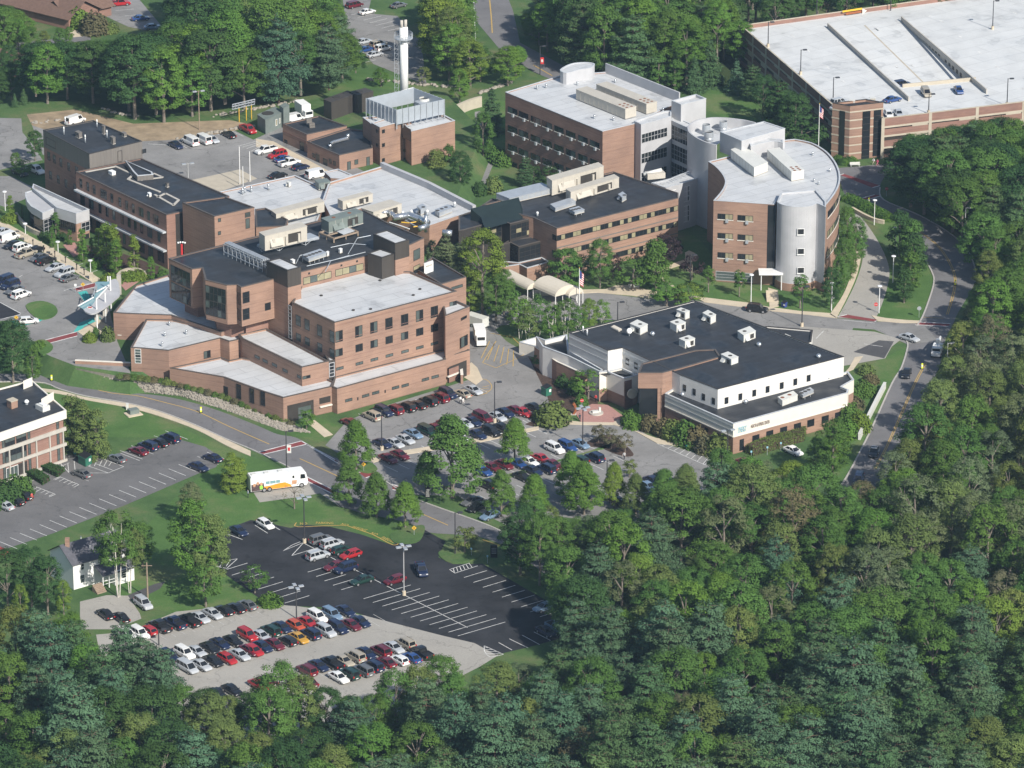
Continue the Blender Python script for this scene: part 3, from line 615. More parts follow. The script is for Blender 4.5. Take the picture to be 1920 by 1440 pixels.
wallstrip(H, l3, l4, seglen(l3, l4) * .74, seglen(l3, l4) * .97, 2.3, 3.6, 'recess_shade', 'bronze', .03); wallstrip(H, l3, l4, seglen(l3, l4) * .74, seglen(l3, l4) * .99, 1.6, 1.85, 'coping', 'cream', .4)  # dark strip paints the shade of the slot above the cream ledge
# angular single-storey pieces at the far left
A5 = tl(1, 0, '980,1168 1060,1172 1265,1190 1650,1098 1720,1122 1815,1102 1790,1075 1300,960 1095,955')
vol(H, A5, zA5, 0, par=.25)
A6 = tl(1, 0, '850,905 945,912 1285,925 1660,1052 1720,1030 1265,620 1015,700')
vol(H, A6, zA6, 0, par=.25)
m0, m1, m2, m3, m4 = [P(*q, zA5) for q in tl(1, 0, '980,1168 1060,1172 1265,1190 1650,1098 1720,1122')]
winat(H, m0, m1, 1035 / 4, 360 + 1230 / 4, 12, 27, nx=1, nz=5, types='yyg', fr='white'); winat(H, m2, m3, 1553 / 4, 360 + 1218 / 4, 13, 14, nx=2, types='yg')
n0, n1, n2 = [P(*q, zA6) for q in tl(1, 0, '850,905 945,912 1285,925')]
winat(H, n0, n2, 914 / 4, 360 + 1008 / 4, 15, 31, nx=1, nz=6, types='ggyy', fr='white', sill='cream')
# free brick wall along the drive
b = MB(); p, q = P(142, 711, 0), P(246, 716, 0); d = Vector((0, .4, 0)); b.prism([p, q, q + d, p + d], -.2, 4.1)
Wl = b.build('retaining_wall', M['brick']); tag(Wl, 'low brick retaining wall with cream coping between the emergency drive and the road', 'wall')
b = MB(); b.prism([p - Vector((0, .06, 0)), q - Vector((0, .06, 0)), q + d * 1.15, p + d * 1.15], 4.1, 4.24); b.build('coping', M['cream'], Wl)
# dark penthouse block
B1 = pp('316,485 360,505 379,502.5 385,525 425,535 444,534 452,539 507,525 565,510 687,480 740,466 770,458.5 795,446.5 727,418 680,393')
zbx = zB - 8.6
vol(H, B1, zB, zbx, roof='dark_roof', par=.12)
core = inset(ccw(wpts(B1, zB)), 2.2)
b = MB(); b.prism(core, 0, zbx + .01); b.build('wall', M['brickd'], H)
w = [P(x, y, zB) for x, y in B1]
for i, (xs, h) in {0: (((1355, 635), (1358, 765)), 118), 4: (((1618, 770), (1618, 880)), 110)}.items():
    A, B = w[i if i == 0 else 3], w[1 if i == 0 else 4]
    if i == 4: A, B = P(385, 525, zB), P(425, 535, zB)
    for x, y in xs: winat(H, A, B, x / 4, 360 + y / 4, 36 if i == 0 else 38, h / 4, nx=5, nz=2, types='gyggg')
for x, y in ((1845, 790), (1845, 915)): winat(H, P(452, 539, zB), P(507, 525, zB), x / 4, 360 + y / 4, 13, 21, nx=1, nz=2, types='g')
for x, y in ((1800, 800), (1800, 920)): winat(H, P(444, 534, zB), P(452, 539, zB), x / 4 - 1.5, 360 + y / 4, 6, 21, nx=1, types='g')
winat(H, P(452, 539, zB), P(507, 525, zB), 480 + 88 / 4, 360 + 858 / 4, 11, 14, types='g')
s0, s1 = P(565, 510, zB), P(687, 480, zB)
for x0, y0, x1, y1 in ((352, 668, 565, 620), (594, 607, 805, 560)): winat(H, s0, s1, 480 + (x0 + x1) / 8, 360 + (y0 + y1) / 8, (x1 - x0) / 4, 13.2, nx=4, types='bybb' if x0 < 400 else 'bbyb')
for x, y in ((398, 610), (640, 550), (757, 519)): winat(H, s0, s1, 480 + x / 4, 360 + y / 4, 3.4, 3.4, types='g', name='vent')
e0, e1 = P(770, 458.5, zB), P(795, 446.5, zB)
winat(H, e0, e1, 480 + 1205 / 4, 360 + 468 / 4, 12.5, 20, nx=1, types='y'); winat(H, e0, e1, 480 + 1205 / 4, 360 + 578 / 4, 12.5, 15, nx=1, nz=2, types='gb')
# three stair towers with bronze cladding
for pts, zt_, zl, hc, wallm in (('500,490 539,507.5 564,501', zT1, 0, 3.7, 1), ('689,475 716,484 740,476', zT2, zA1 - .4, 9, 0), ('700,439 741,457.5 767,450', zB + 3.4, zA1 - .4, 3.6, 1)):
    w3 = q3(*pp(pts), zt_)
    if wallm:
        b = MB(); b.prism(w3, zl, zt_ - hc); b.build('stair_tower', M['brick'], H)
        vol(H, None, zt_, zt_ - hc, 'clad', 'white_roof', .06, 'bronze', world=[V3(p) for p in inset(ccw(w3), -.02)])
    else: vol(H, None, zt_, zl, 'clad', 'white_roof', .06, 'bronze', world=w3)
# low rear piece with dark roof
vol(H, pp('780,505 810,482 874,519.5 827,533'), zA1 - 3.2, 0, roof='dark_roof', par=.2)
winat(H, P(827, 533, zA1 - 3.2), P(874, 519.5, zA1 - 3.2), 480 + 1508 / 4, 360 + 712 / 4, 21, 5.5, types='y')
# pipes and cables that run over the penthouse roof
for s in ('380,560 640,500 820,455', '520,600 560,520 700,480', '690,470 760,350 860,330', '560,420 700,390 830,400', '300,540 330,480 470,450'):
    b = MB(); q = [V3(P(x, y, zB), zB + .12) for x, y in tl(1, 1, s)]; b.tube(q, [.09] * len(q), 6); b.build('roof_pipe', M['galv'], H)
for x, y in ((860, 880), (1180, 775), (730, 888), (490, 778), (1230, 730), (930, 665)):
    b = MB(); p = P(480 + x / 4, 360 + y / 4, zA1 - .3); b.cyl(p, p + Vector((0, 0, .18)), .32, n=10); b.build('roof_drain', M['darkgrille'], H)
# ================================================================ long dark-roofed wing on the left
LW = thing('long_brick_wing', 'long dark roofed brick hospital wing with two pale ledges along its shaded side', 'building', base((240, 420), ZP))
zC = hz(312, 505, 403, ZP); zD = zC + 2.6; zE = zC + 3.3
vol(LW, pp('142,322 312,403 345,396 430,368 265,297'), zC, ZP, 'brickg', 'dark_roof', .15)
vol(LW, pp('342,380 402,406 477,389 422,369'), zD, ZP, 'brick', 'dark_roof', .15)
c0, c1 = P(142, 322, zC), P(312, 403, zC); L = seglen(c0, c1)
for zz in (zC - 3.9, zC - 8.2): wallstrip(LW, c0, c1, .3, L - .3, zz - .35, zz, 'ledge', 'lcoping', .9)
for zz, hh in ((zC - 1.1, 2.1), (zC - 4.9, 2.2), (zC - 9.3, 2.3)):
    k = 0; u = 1.5
    while u < L - 3.5:
        wdt = rw.choice([1.1, 1.1, 1.9, 2.6]); winrect(LW, c0, c1, u, u + wdt, zz - hh, zz, nx=1 if wdt < 1.5 else 2, types=rw.choice(['g', 'g', 'y', 'gy'])); u += wdt + rw.uniform(1.3, 2.4)
d0, d1, d2 = P(342, 380, zD), P(402, 406, zD), P(477, 389, zD)
for x, y in ((1645, 210), (1645, 308)): winat(LW, d1, d2, x / 4, 360 + y / 4, 5.5, 7, types='y')
winat(LW, d1, d2, 1857 / 4, 360 + 170 / 4, 10, 9, nz=4, types='y', name='vent'); winat(LW, d1, d2, 1857 / 4, 360 + 235 / 4, 8, 19, types='y', name='door')
wallstrip(LW, P(312, 403, zC), P(345, 396, zC), 2.2, seglen(P(312, 403, zC), P(345, 396, zC)), ZP, zC - .3, 'recess', 'bronze', .04)  # dark strip on the wall face, painting the shade of a recess
# pale gutters drawn on the dark roof
gb = MB()
for s in ('860,1245 1000,1310 960,1345 1200,1440', '1060,1350 1220,1330 1150,1300', '640,1290 860,1250'):
    q = [V3(P(x, y, zC - .1), zC - .1) for x, y in tl(0, 0, s)]
    for i in range(len(q) - 1): gb.bar(q[i], q[i + 1], .55, .16)
for s in ('1160,20 1300,100 1340,60 1240,10 1180,40',):
    q = [V3(P(x, y, zC - .1), zC - .1) for x, y in tl(1, 0, s)]
    for i in range(len(q) - 1): gb.bar(q[i], q[i + 1], .55, .16)
gb.build('roof_gutter', M['concrete'], LW)
b = MB(); q = tl(0, 0, '940,1205 1140,1290 1150,1310 1030,1320 1000,1290'); vol(LW, q, zC + 1.0, zC - .15, 'greyclad', 'dark_roof', .3, 'lcoping')
# tall rear part with metal-clad top floor
RT = thing('brick_tower_block', 'brick rear block with dark grey metal clad top storey and roof vents', 'building', base((170, 360), ZP))
E4 = pp('81,244 167.5,289 266,265 175,226')
wE = ccw(wpts(E4, zE)); b = MB(); b.prism(wE, ZP, zE - 3.9); b.build('wall', M['brickg'], RT)
vol(RT, None, zE, zE - 3.9, 'greyclad', 'dark_roof', .12, 'bronze', world=inset(wE, -.03))
x0, x1, x2 = P(81, 244, zE), P(167.5, 289, zE), P(266, 265, zE); L = seglen(x0, x1)
winrect(RT, x0, x1, 1.2, 5.6, zE - 3.0, zE - 1.2, nx=1, types='g', proud=.1)
for zz, us in ((zE - 6.6, (1.5, 4, 7, 10.5, 14)), (zE - 11, (2, 5.5, 9, 13, 16.5))):
    for u in us: winrect(RT, x0, x1, u, u + 1.3, zz, zz + 2.0, types='gy', nz=2)
for u, z_, ww, h_ in ((7.5, 2.9, 1.2, 2.6), (14, 2.3, 1.2, 1.0)): winrect(RT, x1, x2, u, u + ww, zE - z_ - .6, zE - z_ - .6 + h_, types='g', name='door' if h_ > 2 else 'vent', proud=.1)
# ================================================================ entrance pavilion
EP = thing('entrance_pavilion', 'small entrance pavilion with silver sloping roofs, strip glazing and brick base', 'building', base((120, 440), ZP))
zF = hz(143, 452, 399, ZP)
vol(EP, tl(1, 0, '425,118 570,162 670,132 600,100 250,-60 240,-30'), zF, ZP + 4.2, 'metal', 'white_roof', .8, 'lcoping')
vol(EP, tl(1, 0, '188,5 192,40 205,75 235,110 280,135 318,158 425,118 250,-15'), zF - .6, ZP + 4.4, 'metal', 'metal', .05, 'lcoping')
b = MB(); b.prism(inset(ccw(wpts(tl(1, 0, '425,118 570,162 670,132 600,100 250,-60 240,-30'), zF)), .1), ZP, ZP + 4.21); b.build('wall', M['brick'], EP)
b = MB(); b.prism(inset(ccw(wpts(tl(1, 0, '192,40 205,75 235,110 280,135 318,158 425,118 250,-15'), zF - .6)), .5), ZP, ZP + 4.41); b.build('glass_wall', M['glass'], EP)
p0, p1, p2, p3 = [P(*q, zF) for q in tl(1, 0, '425,118 570,162 670,132 318,158')]
L = seglen(p0, p1); winrect(EP, p0, p1, .4, L - .3, ZP + 2.2, ZP + 4.2, nx=8, types='g', proud=.12); L = seglen(p1, p2); winrect(EP, p1, p2, 1.3, L - .1, ZP + 1.9, ZP + 4.1, nx=2, nz=2, types='g', fr='metal', proud=.12)
winrect(EP, p1, p2, L * .55, L * .9, ZP - .3 + .35, ZP + 1.2, nx=2, types='g', proud=.1)
p3, p0 = P(*tl(1, 0, '318,158')[0], zF - .6), P(*tl(1, 0, '425,118')[0], zF - .6); winrect(EP, p3, p0, .2, seglen(p3, p0) - .2, ZP + .6, ZP + 4.3, nx=3, nz=4, types='g', fr='metal', proud=.1)
# ================================================================ white-roofed kitchen block
KB = thing('white_roofed_block', 'sprawling single storey block with broad white membrane roof and scattered vents', 'building', base((650, 420), ZP))
zG2, zG1 = ZP + 6.2, ZP + 5.2
vol(KB, tl(0, 1, '545,1370 955,1245 1310,1395 1650,1570 1300,1690 790,1560 560,1620 500,1500'), zG2, ZP, 'brick', 'white_roof', .45, 'lcoping')
vol(KB, pp('402,362 553,329 614,356 600,402 590,425 470,425'), zG1, ZP, 'brick', 'white_roof', .25, 'lcoping')
vol(KB, tl(0, 1, '515,1290 615,1268 720,1312 640,1340 560,1335'), zG2 - 1.6, ZP, 'brick', 'white_roof', .15, 'lcoping')
vol(KB, pp('478,393 498,390 540,412 536,424 480,426'), zG1 + 2.2, ZP, 'brick', 'dark_roof', .12)
b = MB(); q = [P(x, y, zG2) for x, y in tl(0, 1, '955,1245 1310,1395 1650,1570')]
for i in (0, 1): e = (q[i + 1] - q[i]).normalized(); nn = Vector((e.y, -e.x, 0)) * .9; b.prism([q[i], q[i + 1], q[i + 1] + nn, q[i] + nn], zG2 - .4, zG2 + 1.0)
b.build('parapet', M['metal'], KB)
# dark glazed link
DL = thing('dark_glass_link', 'dark roofed link building with stepped black glass bays beside the canvas entrance canopy', 'building', base((930, 480)))
o6 = lambda s: [(860 + x / 8, 380 + y / 8) for x, y in pp(s)]
zl = 11.0
vol(DL, o6('0,420 60,415 400,325 650,265 770,320 1110,235 960,160 940,100 880,10 500,-60 230,120 0,200'), zl, 0, 'bronze', 'dark_roof', .1)
vol(DL, o6('640,640 775,600 900,665 1245,575 1110,515 760,560'), zl - 4.1, 0, 'bronze', 'dark_roof', .1)
vol(DL, o6('560,965 700,960 910,930 1025,985 1365,890 1245,820 900,900 700,880'), zl - 8.3 + .6, 0, 'brick', 'dark_roof', .2, 'lcoping')
b = MB(); r = [V3(P(*q, zl + 1.2), zz) for q, zz in zip(o6('180,180 900,10 960,100 960,165 400,320 330,215'), (zl + 2.6, zl + 2.6, zl + 1.2, zl, zl, zl + 1.2))]
b.face(r[:4] + r[4:]); b.face([r[0], r[5], V3(r[5], zl - .2), V3(r[0], zl - .2)]); b.face([r[5], r[4], V3(r[4], zl - .2), V3(r[5], zl - .2)]); b.build('skylight', M['darkskylight'], DL)
for zz, A, B, nx in ((zl, '770,320', '1110,235', 4), (zl, '400,325', '650,265', 3), (zl - 4.1, '900,665', '1245,575', 4)):
    A, B = P(*o6(A)[0], zz), P(*o6(B)[0], zz); L = seglen(A, B); winrect(DL, A, B, .1, L - .1, zz - 3.6, zz - .35, nx=nx, nz=3, types='ggggb' if zz == zl else 'g', fw=.1)
A, B = P(*o6('775,600')[0], zl - 4.1), P(*o6('900,665')[0], zl - 4.1); winrect(DL, A, B, .1, seglen(A, B) - .1, zl - 7.6, zl - 4.5, nx=2, nz=3, types='g')
# ================================================================ ribbon-window wing
RW = thing('ribbon_window_wing', 'three storey brick wing with black roof and long ribbon windows with tan blinds', 'building', base((1150, 470)))
zH = 11.6
vol(RW, pp('905,384 1000,408.5 1044,428.5 1272,371.5 1272,362 1150,322'), zH, 0, 'brick', 'dark_roof', .12)
h0, h1 = P(1044, 428.5, zH), P(1272, 371.5, zH); L = seglen(h0, h1)
pat = 'gbggbbgggbbggbggbgbggbbgbgggbgb'
for k, (zz) in enumerate((zH - 2.9, zH - 6.6, zH - 10.3)):
    winrect(RW, h0, h1, .0 if k == 0 else .2, L - .1, zz, zz + 1.25, nx=31, types=pat[k * 5:] + pat[:k * 5], fw=.1)
    if k < 2: wallstrip(RW, h0, h1, 0, L, zz - 1.75, zz - 1.5, 'string_course', 'greyclad', .04)
A, B = P(1000, 408.5, zH), h0; LL = seglen(A, B)
for zz in (zH - 2.9, zH - 6.6): winrect(RW, A, B, LL - 1.6, LL - .02, zz, zz + 1.25, types='g')
# ================================================================ medical office block
MO = thing('medical_office_building', 'four storey brick office block with white roof and rows of windows fitted with air conditioners', 'building', base((1050, 320)))
zJ = 17.5
J = pp('947.5,173 1129.5,246.5 1189,232.5 1195,228 1275,190 1137,135 1051,142')
vol(MO, J, zJ, 0, 'brickg', 'white_roof', .2, 'lcoping')
j0, j1, j2 = P(947.5, 173, zJ), P(1129.5, 246.5, zJ), P(1189, 232.5, zJ)
b = MB(); e = (j2 - j1).normalized(); nn = Vector((e.y, -e.x, 0)); nn = nn if nn.dot(CAM - j1) > 0 else -nn; b.prism([j1 + nn * .01, j2 + nn * .01, j2 + nn * .1, j1 + nn * .1], 0, zJ - .05); b.build('wall', M['brick'], MO)
for r_, (xa, ya, xb, yb, h) in enumerate(((5, 832, 622, 1082, 44), (5, 972, 622, 1222, 46), (5, 1112, 545, 1330, 46), (5, 1235, 350, 1385, 46))):
    n = 8 if r_ < 2 else 7 if r_ == 2 else 5
    step = [5, 88, 177, 265, 353, 442, 533, 622]
    for k in range(n):
        x = step[k]; y = ya + (x - xa) * (yb - ya) / (xb - xa)
        winat(MO, j0, j1, 960 + x / 4, y / 4, 17.5, h / 4, nx=2, types=rw.choice(['gg', 'gy', 'yg']), fr='black', sill='cream', ac=True)
b = MB(); q = [P(x, y, zJ) for x, y in ((1137, 135), (1275, 190))]; e = (q[1] - q[0]).normalized(); nn = Vector((-e.y, e.x, 0)) * .35; b.prism([q[0], q[1], q[1] - nn, q[0] - nn], zJ - .2, zJ + 2.2); b.build('parapet', M['metal'], MO)
zs = zJ + 2.6
st = curve(pp('1050,131 1062,137 1085,131 1105,128 1114,123 1113,119 1095,117 1070,120'), 3, True)
vol(MO, st, zs, zJ - .3, 'metal', 'white_roof', .1, 'lcoping')
vol(MO, pp('1259,189 1277,196.5 1324,185 1305,177'), zJ + 3.2, 0, 'metal', 'white_roof', .5, 'lcoping')
# silver bay and glazed bridge
vol(MO, tl(0, 2, '915,908 968,935 1195,872 1195,830 1130,835'), zJ + .5, 0, 'metal', 'white_roof', .3, 'lcoping')
s0, s1 = P(*tl(0, 2, '968,935')[0], zJ + .5), P(*tl(0, 2, '1195,872')[0], zJ + .5); L = seglen(s0, s1)
for zz, hh in ((zJ - 4.1, 2.3), (zJ - 9.0, 2.5), (zJ - 13.6, 2.5)): winrect(MO, s0, s1, .15, L - 1.2, zz, zz + hh, nx=8, nz=2, types='g', fr='metal', fw=.12)
vol(MO, tl(0, 2, '1195,905 1330,965 1345,930 1240,880 1195,885'), zJ - .8, 0, 'metal', 'white_roof', .1, 'lcoping')
s2, s3 = P(*tl(0, 2, '1196,905')[0], zJ - .8), P(*tl(0, 2, '1330,965')[0], zJ - .8); L = seglen(s2, s3)
for zz, hh in ((zJ - 5.2, 3.6), (zJ - 9.8, 3.7), (zJ - 14.2, 3.7)): winrect(MO, s2, s3, .2, L - .2, zz, zz + hh, nx=6, nz=3, types='g', fr='metal', fw=.1)
# ================================================================ curved medical building
CB = thing('curved_medical_building', 'brick and silver medical building with S curved plan and white roof', 'building', base((1430, 520)))
zL = hz(1337, 527, 376, 0)
S = pp('1328,303 1342,313 1353,325 1359.5,338 1358,349 1351,361 1338,376') ; Sc = curve(S, 4)
front = pp('1452,383.5')
east = curve(pp('1549,384 1566,362 1574.5,342 1574,322 1565,302 1548,283 1522,268 1490,261'), 4)
Lr = Sc + front + pp('1457,375 1541,371') + east + pp('1470,263 1400,285')
vol(CB, Lr, zL, 0, 'brick', 'white_roof', .3, 'lcoping')
by = curve(pp('1457,379 1466,384 1484,387.5 1505,388 1521,386 1531,381.5'), 4) + pp('1536,383 1548,388.5 1549,378 1530,356 1464,362')
vol(CB, by, zL + .8, 1.6, 'metal', 'white_roof', .3, 'lcoping')
b = MB(); b.prism(inset(ccw(wpts(by, zL + .8)), -.15), 0, 1.7); b.build('plinth', M['brick'], CB)
k0, k1 = P(1338, 376, zL), P(1452, 383.5, zL)
for y0 in (185, 330, 475):
    for x in (1600, 1750): winat(CB, k0, k1, 960 + x / 4, 360 + (y0 + (x - 1600) * .075) / 4, 29, 10.5, nx=4, types=rw.choice(['bggb', 'ggbb', 'gybb']), fr='bronze', sill='cream', ac=True)
winat(CB, k0, k1, 960 + 1668 / 4, 360 + 635 / 4, 70, 17, nx=2, nz=3, types='y', fr='metal')
wallstrip(CB, k0, k1, seglen(k0, k1) - 1.4, seglen(k0, k1) + .3, 2.4, zL - .2, 'glass_strip', 'glass', .05)
kb0, kb1 = P(1456, 385, zL + .8), P(1535, 385, zL + .8)
b0, b1 = P(1484, 388.9, zL + .8), P(1521, 388.2, zL + .8)
for y in (297, 445, 587): winat(CB, b0, b1, 1440 + 246 / 4, 360 + y / 4, 13, 11.5, types='g', fr='white', sill='white', proud=.12)
ew = [P(*q, zL) for q in east]
for zz in (zL - 3.6, zL - 8.2, zL - 12.8):
    for i in range(1, 13): A, B = ew[i], ew[i + 1]; winrect(CB, A, B, .1, seglen(A, B) - .1, zz, zz + 1.5, nx=1, types=rw.choice('gyb'), fr='bronze', sill='cream')
# entrance porch of the curved building
b = MB(); p = P(1447, 541, 0); b.box((p.x - .3, p.y + .3, 3.6), 5.2, 3.5, .35); b.build('porch_roof', M['white'], CB)
b = MB(); [b.cyl((p.x + dx, p.y - 1.1, 0), (p.x + dx, p.y - 1.1, 3.6), .1) for dx in (-2.4, 2)]; b.build('porch_post', M['white'], CB)
b = MB(); q = P(1448, 560, 0); [b.box((q.x, q.y - 2 + i * .5, .05), 2.6, .5, .12 * (i + 1)) for i in range(9)]; b.build('steps', M['walk'], CB)
# penthouse, curved screens
zM = zL + 4.2
vol(CB, pp('1350,247.5 1390.5,264.5 1472,241 1432,228'), zM, zL - .4, 'metal', 'white_roof', .1, 'lcoping')
pm = curve(pp('1408,274 1430,268 1452,265 1468,268'), 3); vol(CB, pm + pp('1468,262 1430,258 1405,268'), zM - 1.2, zL - .4, 'metal', 'white_roof', .05, 'lcoping')
def screen(T, pts, z, z0, th=.35, m='metal'):
    q = [P(x, y, z) for x, y in pts]; Lf = []; Rt = []
    for i, p in enumerate(q):
        d = (q[min(i + 1, len(q) - 1)] - q[max(i - 1, 0)]).normalized(); n = Vector((-d.y, d.x, 0)) * th / 2; Lf.append(p + n); Rt.append(p - n)
    b = MB()
    for i in range(len(q) - 1): b.prism([Lf[i], Lf[i + 1], Rt[i + 1], Rt[i]], z0, z)
    return b.build('screen_wall', M[m], T)
o7 = lambda s: [(1270 + x / 11.075, 210 + y / 11.075) for x, y in pp(s)]
zN = zL + 1.8
arc1 = curve(o7('560,135 420,165 310,215 240,280 225,330 260,420 370,510 520,590 680,650 815,682'), 4)
arc2 = curve(o7('560,135 700,115 860,112 1050,122 1250,145 1400,165 1620,218'), 4)
screen(CB, arc1, zN, 0); screen(CB, arc2, zN, zL - 3)
rf = [P(x, y, zL - .6) for x, y in arc2[::-1] + arc1[1:]]; b = MB(); b.face(ccw(rf)); b.build('roof', M['white_roof'], CB)
# low curved entrance wall with terrace railing
EC = thing('curved_link_building', 'low silver link with curved end wall and railed roof terrace between two brick buildings', 'building', base((1290, 440)))
o8 = lambda s: [(1160 + x / 6, 220 + y / 6) for x, y in pp(s)]
zK = 11.0
vol(EC, o8('530,795 700,750 820,715 905,680 880,590 700,640 580,690 370,740'), zK, 0, 'metal', 'white_roof', .3, 'lcoping')
z0, z1 = P(*o8('530,795')[0], zK), P(*o8('820,715')[0], zK); L = seglen(z0, z1)
for zz, hh in ((zK - 4.6, 3.7), (zK - 9.4, 3.9)): winrect(EC, z0, z1, .5, L - .5, zz, zz + hh, nx=7, nz=3, types='g', fr='white', fw=.12)
b = MB(); A = curve([V3(P(*q, zK + .9)) for q in o8('370,735 580,690 670,655 800,600 905,545')], 3)
A = [Vector(q) for q in A]
for i in range(len(A) - 1):
    b.bar(A[i], A[i + 1], .08); b.bar(A[i] - Vector((0, 0, .5)), A[i + 1] - Vector((0, 0, .5)), .06); b.bar(V3(A[i], zK - .2), A[i], .07)
b.build('railing', M['galv'], EC)
# ================================================================ parking garage
PG = thing('parking_garage', 'four level brick parking garage with pale concrete roof deck and sunken central ramp', 'parking garage', base((1700, 150)))
zg = hz(1655, 297, 222, 0); zd = zg - 1.0
dk = lambda s: wpts(pp(s), zd)
TP = q3((1561, 193), (1594, 199), (1656.5, 192), hz(1592.5, 301, 199, 0))
outer = pp('1388,48 1564,200 1620,203 1650,213 1656,222.5 1920,191 2080,172 2080,-42 1770,-5')
wo = ccw(wpts(outer, zg)); wi = inset(wo, .25)
# perimeter: brick spandrels with open strips between, floor by floor
lev = [0, zg / 3 * 1 - .2, zg / 3 * 2 - .2, zg]
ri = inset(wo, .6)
b = MB(); b.ring(inset(wo, .3), ri, .02, zd - .2); b.build('interior_shade', M['bronze'], PG)  # dark ring behind the spandrels, coloured as the shade between the decks
for zz0, zz1 in ((0, 1.0), (zg * .29, zg * .29 + 1.45), (zg * .575, zg * .575 + 1.45), (zg - 1.95, zg)):
    b = MB(); b.ring(wo, wi, zz0, zz1); b.build('spandrel', M['brickd'], PG)
    if zz0 > 0:
        b = MB(); b.ring(inset(wo, -.05), inset(wo, .2), zz0 - .45, zz0 - .003); b.build('concrete_edge', M['tanconc'], PG)
b = MB(); b.ring(inset(wo, -.05), inset(wo, .33), zg + .003, zg + .14); b.build('coping', M['tanconc'], PG)
for i in range(len(wo)):
    A, B = wo[i], wo[(i + 1) % len(wo)]; L = seglen(A, B)
    if L < 12: continue
    n = max(2, int(L / 9.5)); e = (B - A).normalized(); nn = Vector((-e.y, e.x, 0))
    for k in range(n + 1):
        b = MB(); c = A + e * (L * k / n); b.prism([c - e * .4 - nn * .07, c + e * .4 - nn * .07, c + e * .4 + nn * .2, c - e * .4 + nn * .2], 0, zg + .12); b.build('concrete_column', M['tanconc'], PG)
        if k < n:
            c2 = c + e * (L / n * .62); w_ = L / n * .33
            for za, zb_ in ((1.0, zg * .29 - .45), (zg * .29 + 1.45, zg * .575 - .45), (zg * .575 + 1.45, zg - 2.4)): b = MB(); b.prism([c2 - nn * .02, c2 + e * w_ - nn * .02, c2 + e * w_ + nn * .15, c2 + nn * .15], za, zb_); b.build('concrete_panel', M['tanconc'], PG)
# deck: left strip, back strip, right part, front strip, with a ramp sloping down between
bl_, br_, fr_, fl_ = P(1557, 54, zd), P(1690, 40, zd), P(1829, 151, zd), P(1692, 164, zd)
drop = Vector((0, 0, -3.0))
b = MB(); w = [V3(p, zd) for p in inset(ccw(wpts(outer, zd)), .3)]
O = [P(*q, zd) for q in pp('1391,48 1563,196 1648,213 1657,221 2080,171 2080,-38 1770,-2')]
b.face([O[0], O[1], O[2], fl_, bl_]); b.face([O[0], bl_, br_, O[6]]); b.face([O[2], O[3], O[4], fr_, fl_]); b.face([br_, fr_, O[4], O[5], O[6]])
b.build('roof_deck', M['deck'], PG)
b = MB(); b.face([bl_, br_, fr_ + drop, fl_ + drop]); b.build('ramp', M['deck'], PG)
b = MB(); b.face([br_, fr_, fr_ + drop]); b.face([bl_, fl_, fl_ + drop]); b.face([fl_, fr_, fr_ + drop, fl_ + drop]); b.build('ramp_wall', M['concrete'], PG)
def pwall(A, B, h, z0, name, m='concrete', th=.3):
    e = (B - A).normalized(); nn = Vector((-e.y, e.x, 0)) * th / 2; b = MB(); b.prism([A - nn, B - nn, B + nn, A + nn], z0, z0 + h); return b.build(name, M[m], PG)
ext = P(1704, 190, zd); pwall(P(1552, 51, zd), ext, 1.15, zd - .1, 'parapet'); pwall(P(1690, 39, zd), P(1850, 176, zd), 1.25, zd - .1, 'parapet'); pwall(fl_, fr_, .9, zd - .05, 'parapet', 'tanconc')
b = MB()
for i in range(11):
    t = .30 + .042 * i if i < 6 else .60 + .05 * (i - 6); c = br_ * (1 - t) + fr_ * t; e = (fr_ - br_).normalized(); nn = Vector((e.y, -e.x, 0)); nn = nn if nn.dot(CAM - c) > 0 else -nn
    b.prism([c + nn * .02, c + e * 1.2 + nn * .02, c + e * 1.2 + nn * .06, c + nn * .06], zd - 3.0 * t + .4, zd - .3)
b.build('ramp_opening_shade', M['bronze'], PG)  # dark plates on the ramp wall paint the shade inside its openings
b = MB(); q = [bl_ * .52 + br_ * .48, fl_ * .52 + fr_ * .48 + drop]; e = (q[1] - q[0]).normalized(); nn = Vector((-e.y, e.x, 0)).normalized() * .22; up_ = Vector((0, 0, .02)); b.face([q[0] - nn + up_, q[1] - nn + up_, q[1] + nn + up_, q[0] + nn + up_]); b.build('ramp_line', M['tanconc'], PG)
# stair tower at the corner
zt2 = hz(1592.5, 301, 199, 0)
tw = vol(PG, None, zt2, 0, 'brick', 'dark_roof', .5, 'bronze', world=TP)
for zz in [1.5 + 2.05 * i for i in range(6)]:
    b = MB(); b.ring(inset(ccw([V3(p) for p in TP]), -.06), inset(ccw([V3(p) for p in TP]), .1), zz, zz + .3); b.build('concrete_edge', M['tanconc'], PG)
A, B = P(1594, 199, zt2), P(1656.5, 192, zt2)
for x0_, x1_, ya, yb in ((1617.5, 1629, 209, 304), (1638.5, 1649.5, 207, 291)):
    (u0, z1), (u1, z0) = W(A, B, x0_, ya), W(A, B, x1_, yb); wallstrip(PG, A, B, u0, u1, z0, z1, 'glass_strip', 'glass', .12)
    for k in range(1, 8): wallstrip(PG, A, B, u0, u1, z0 + (z1 - z0) * k / 8, z0 + (z1 - z0) * k / 8 + .1, 'mullion', 'bronze', .15)
A0 = P(1561, 193, zt2); wallstrip(PG, A0, A, 2, 3.4, 1, zt2 - 1.5, 'glass_strip', 'glass', .12)
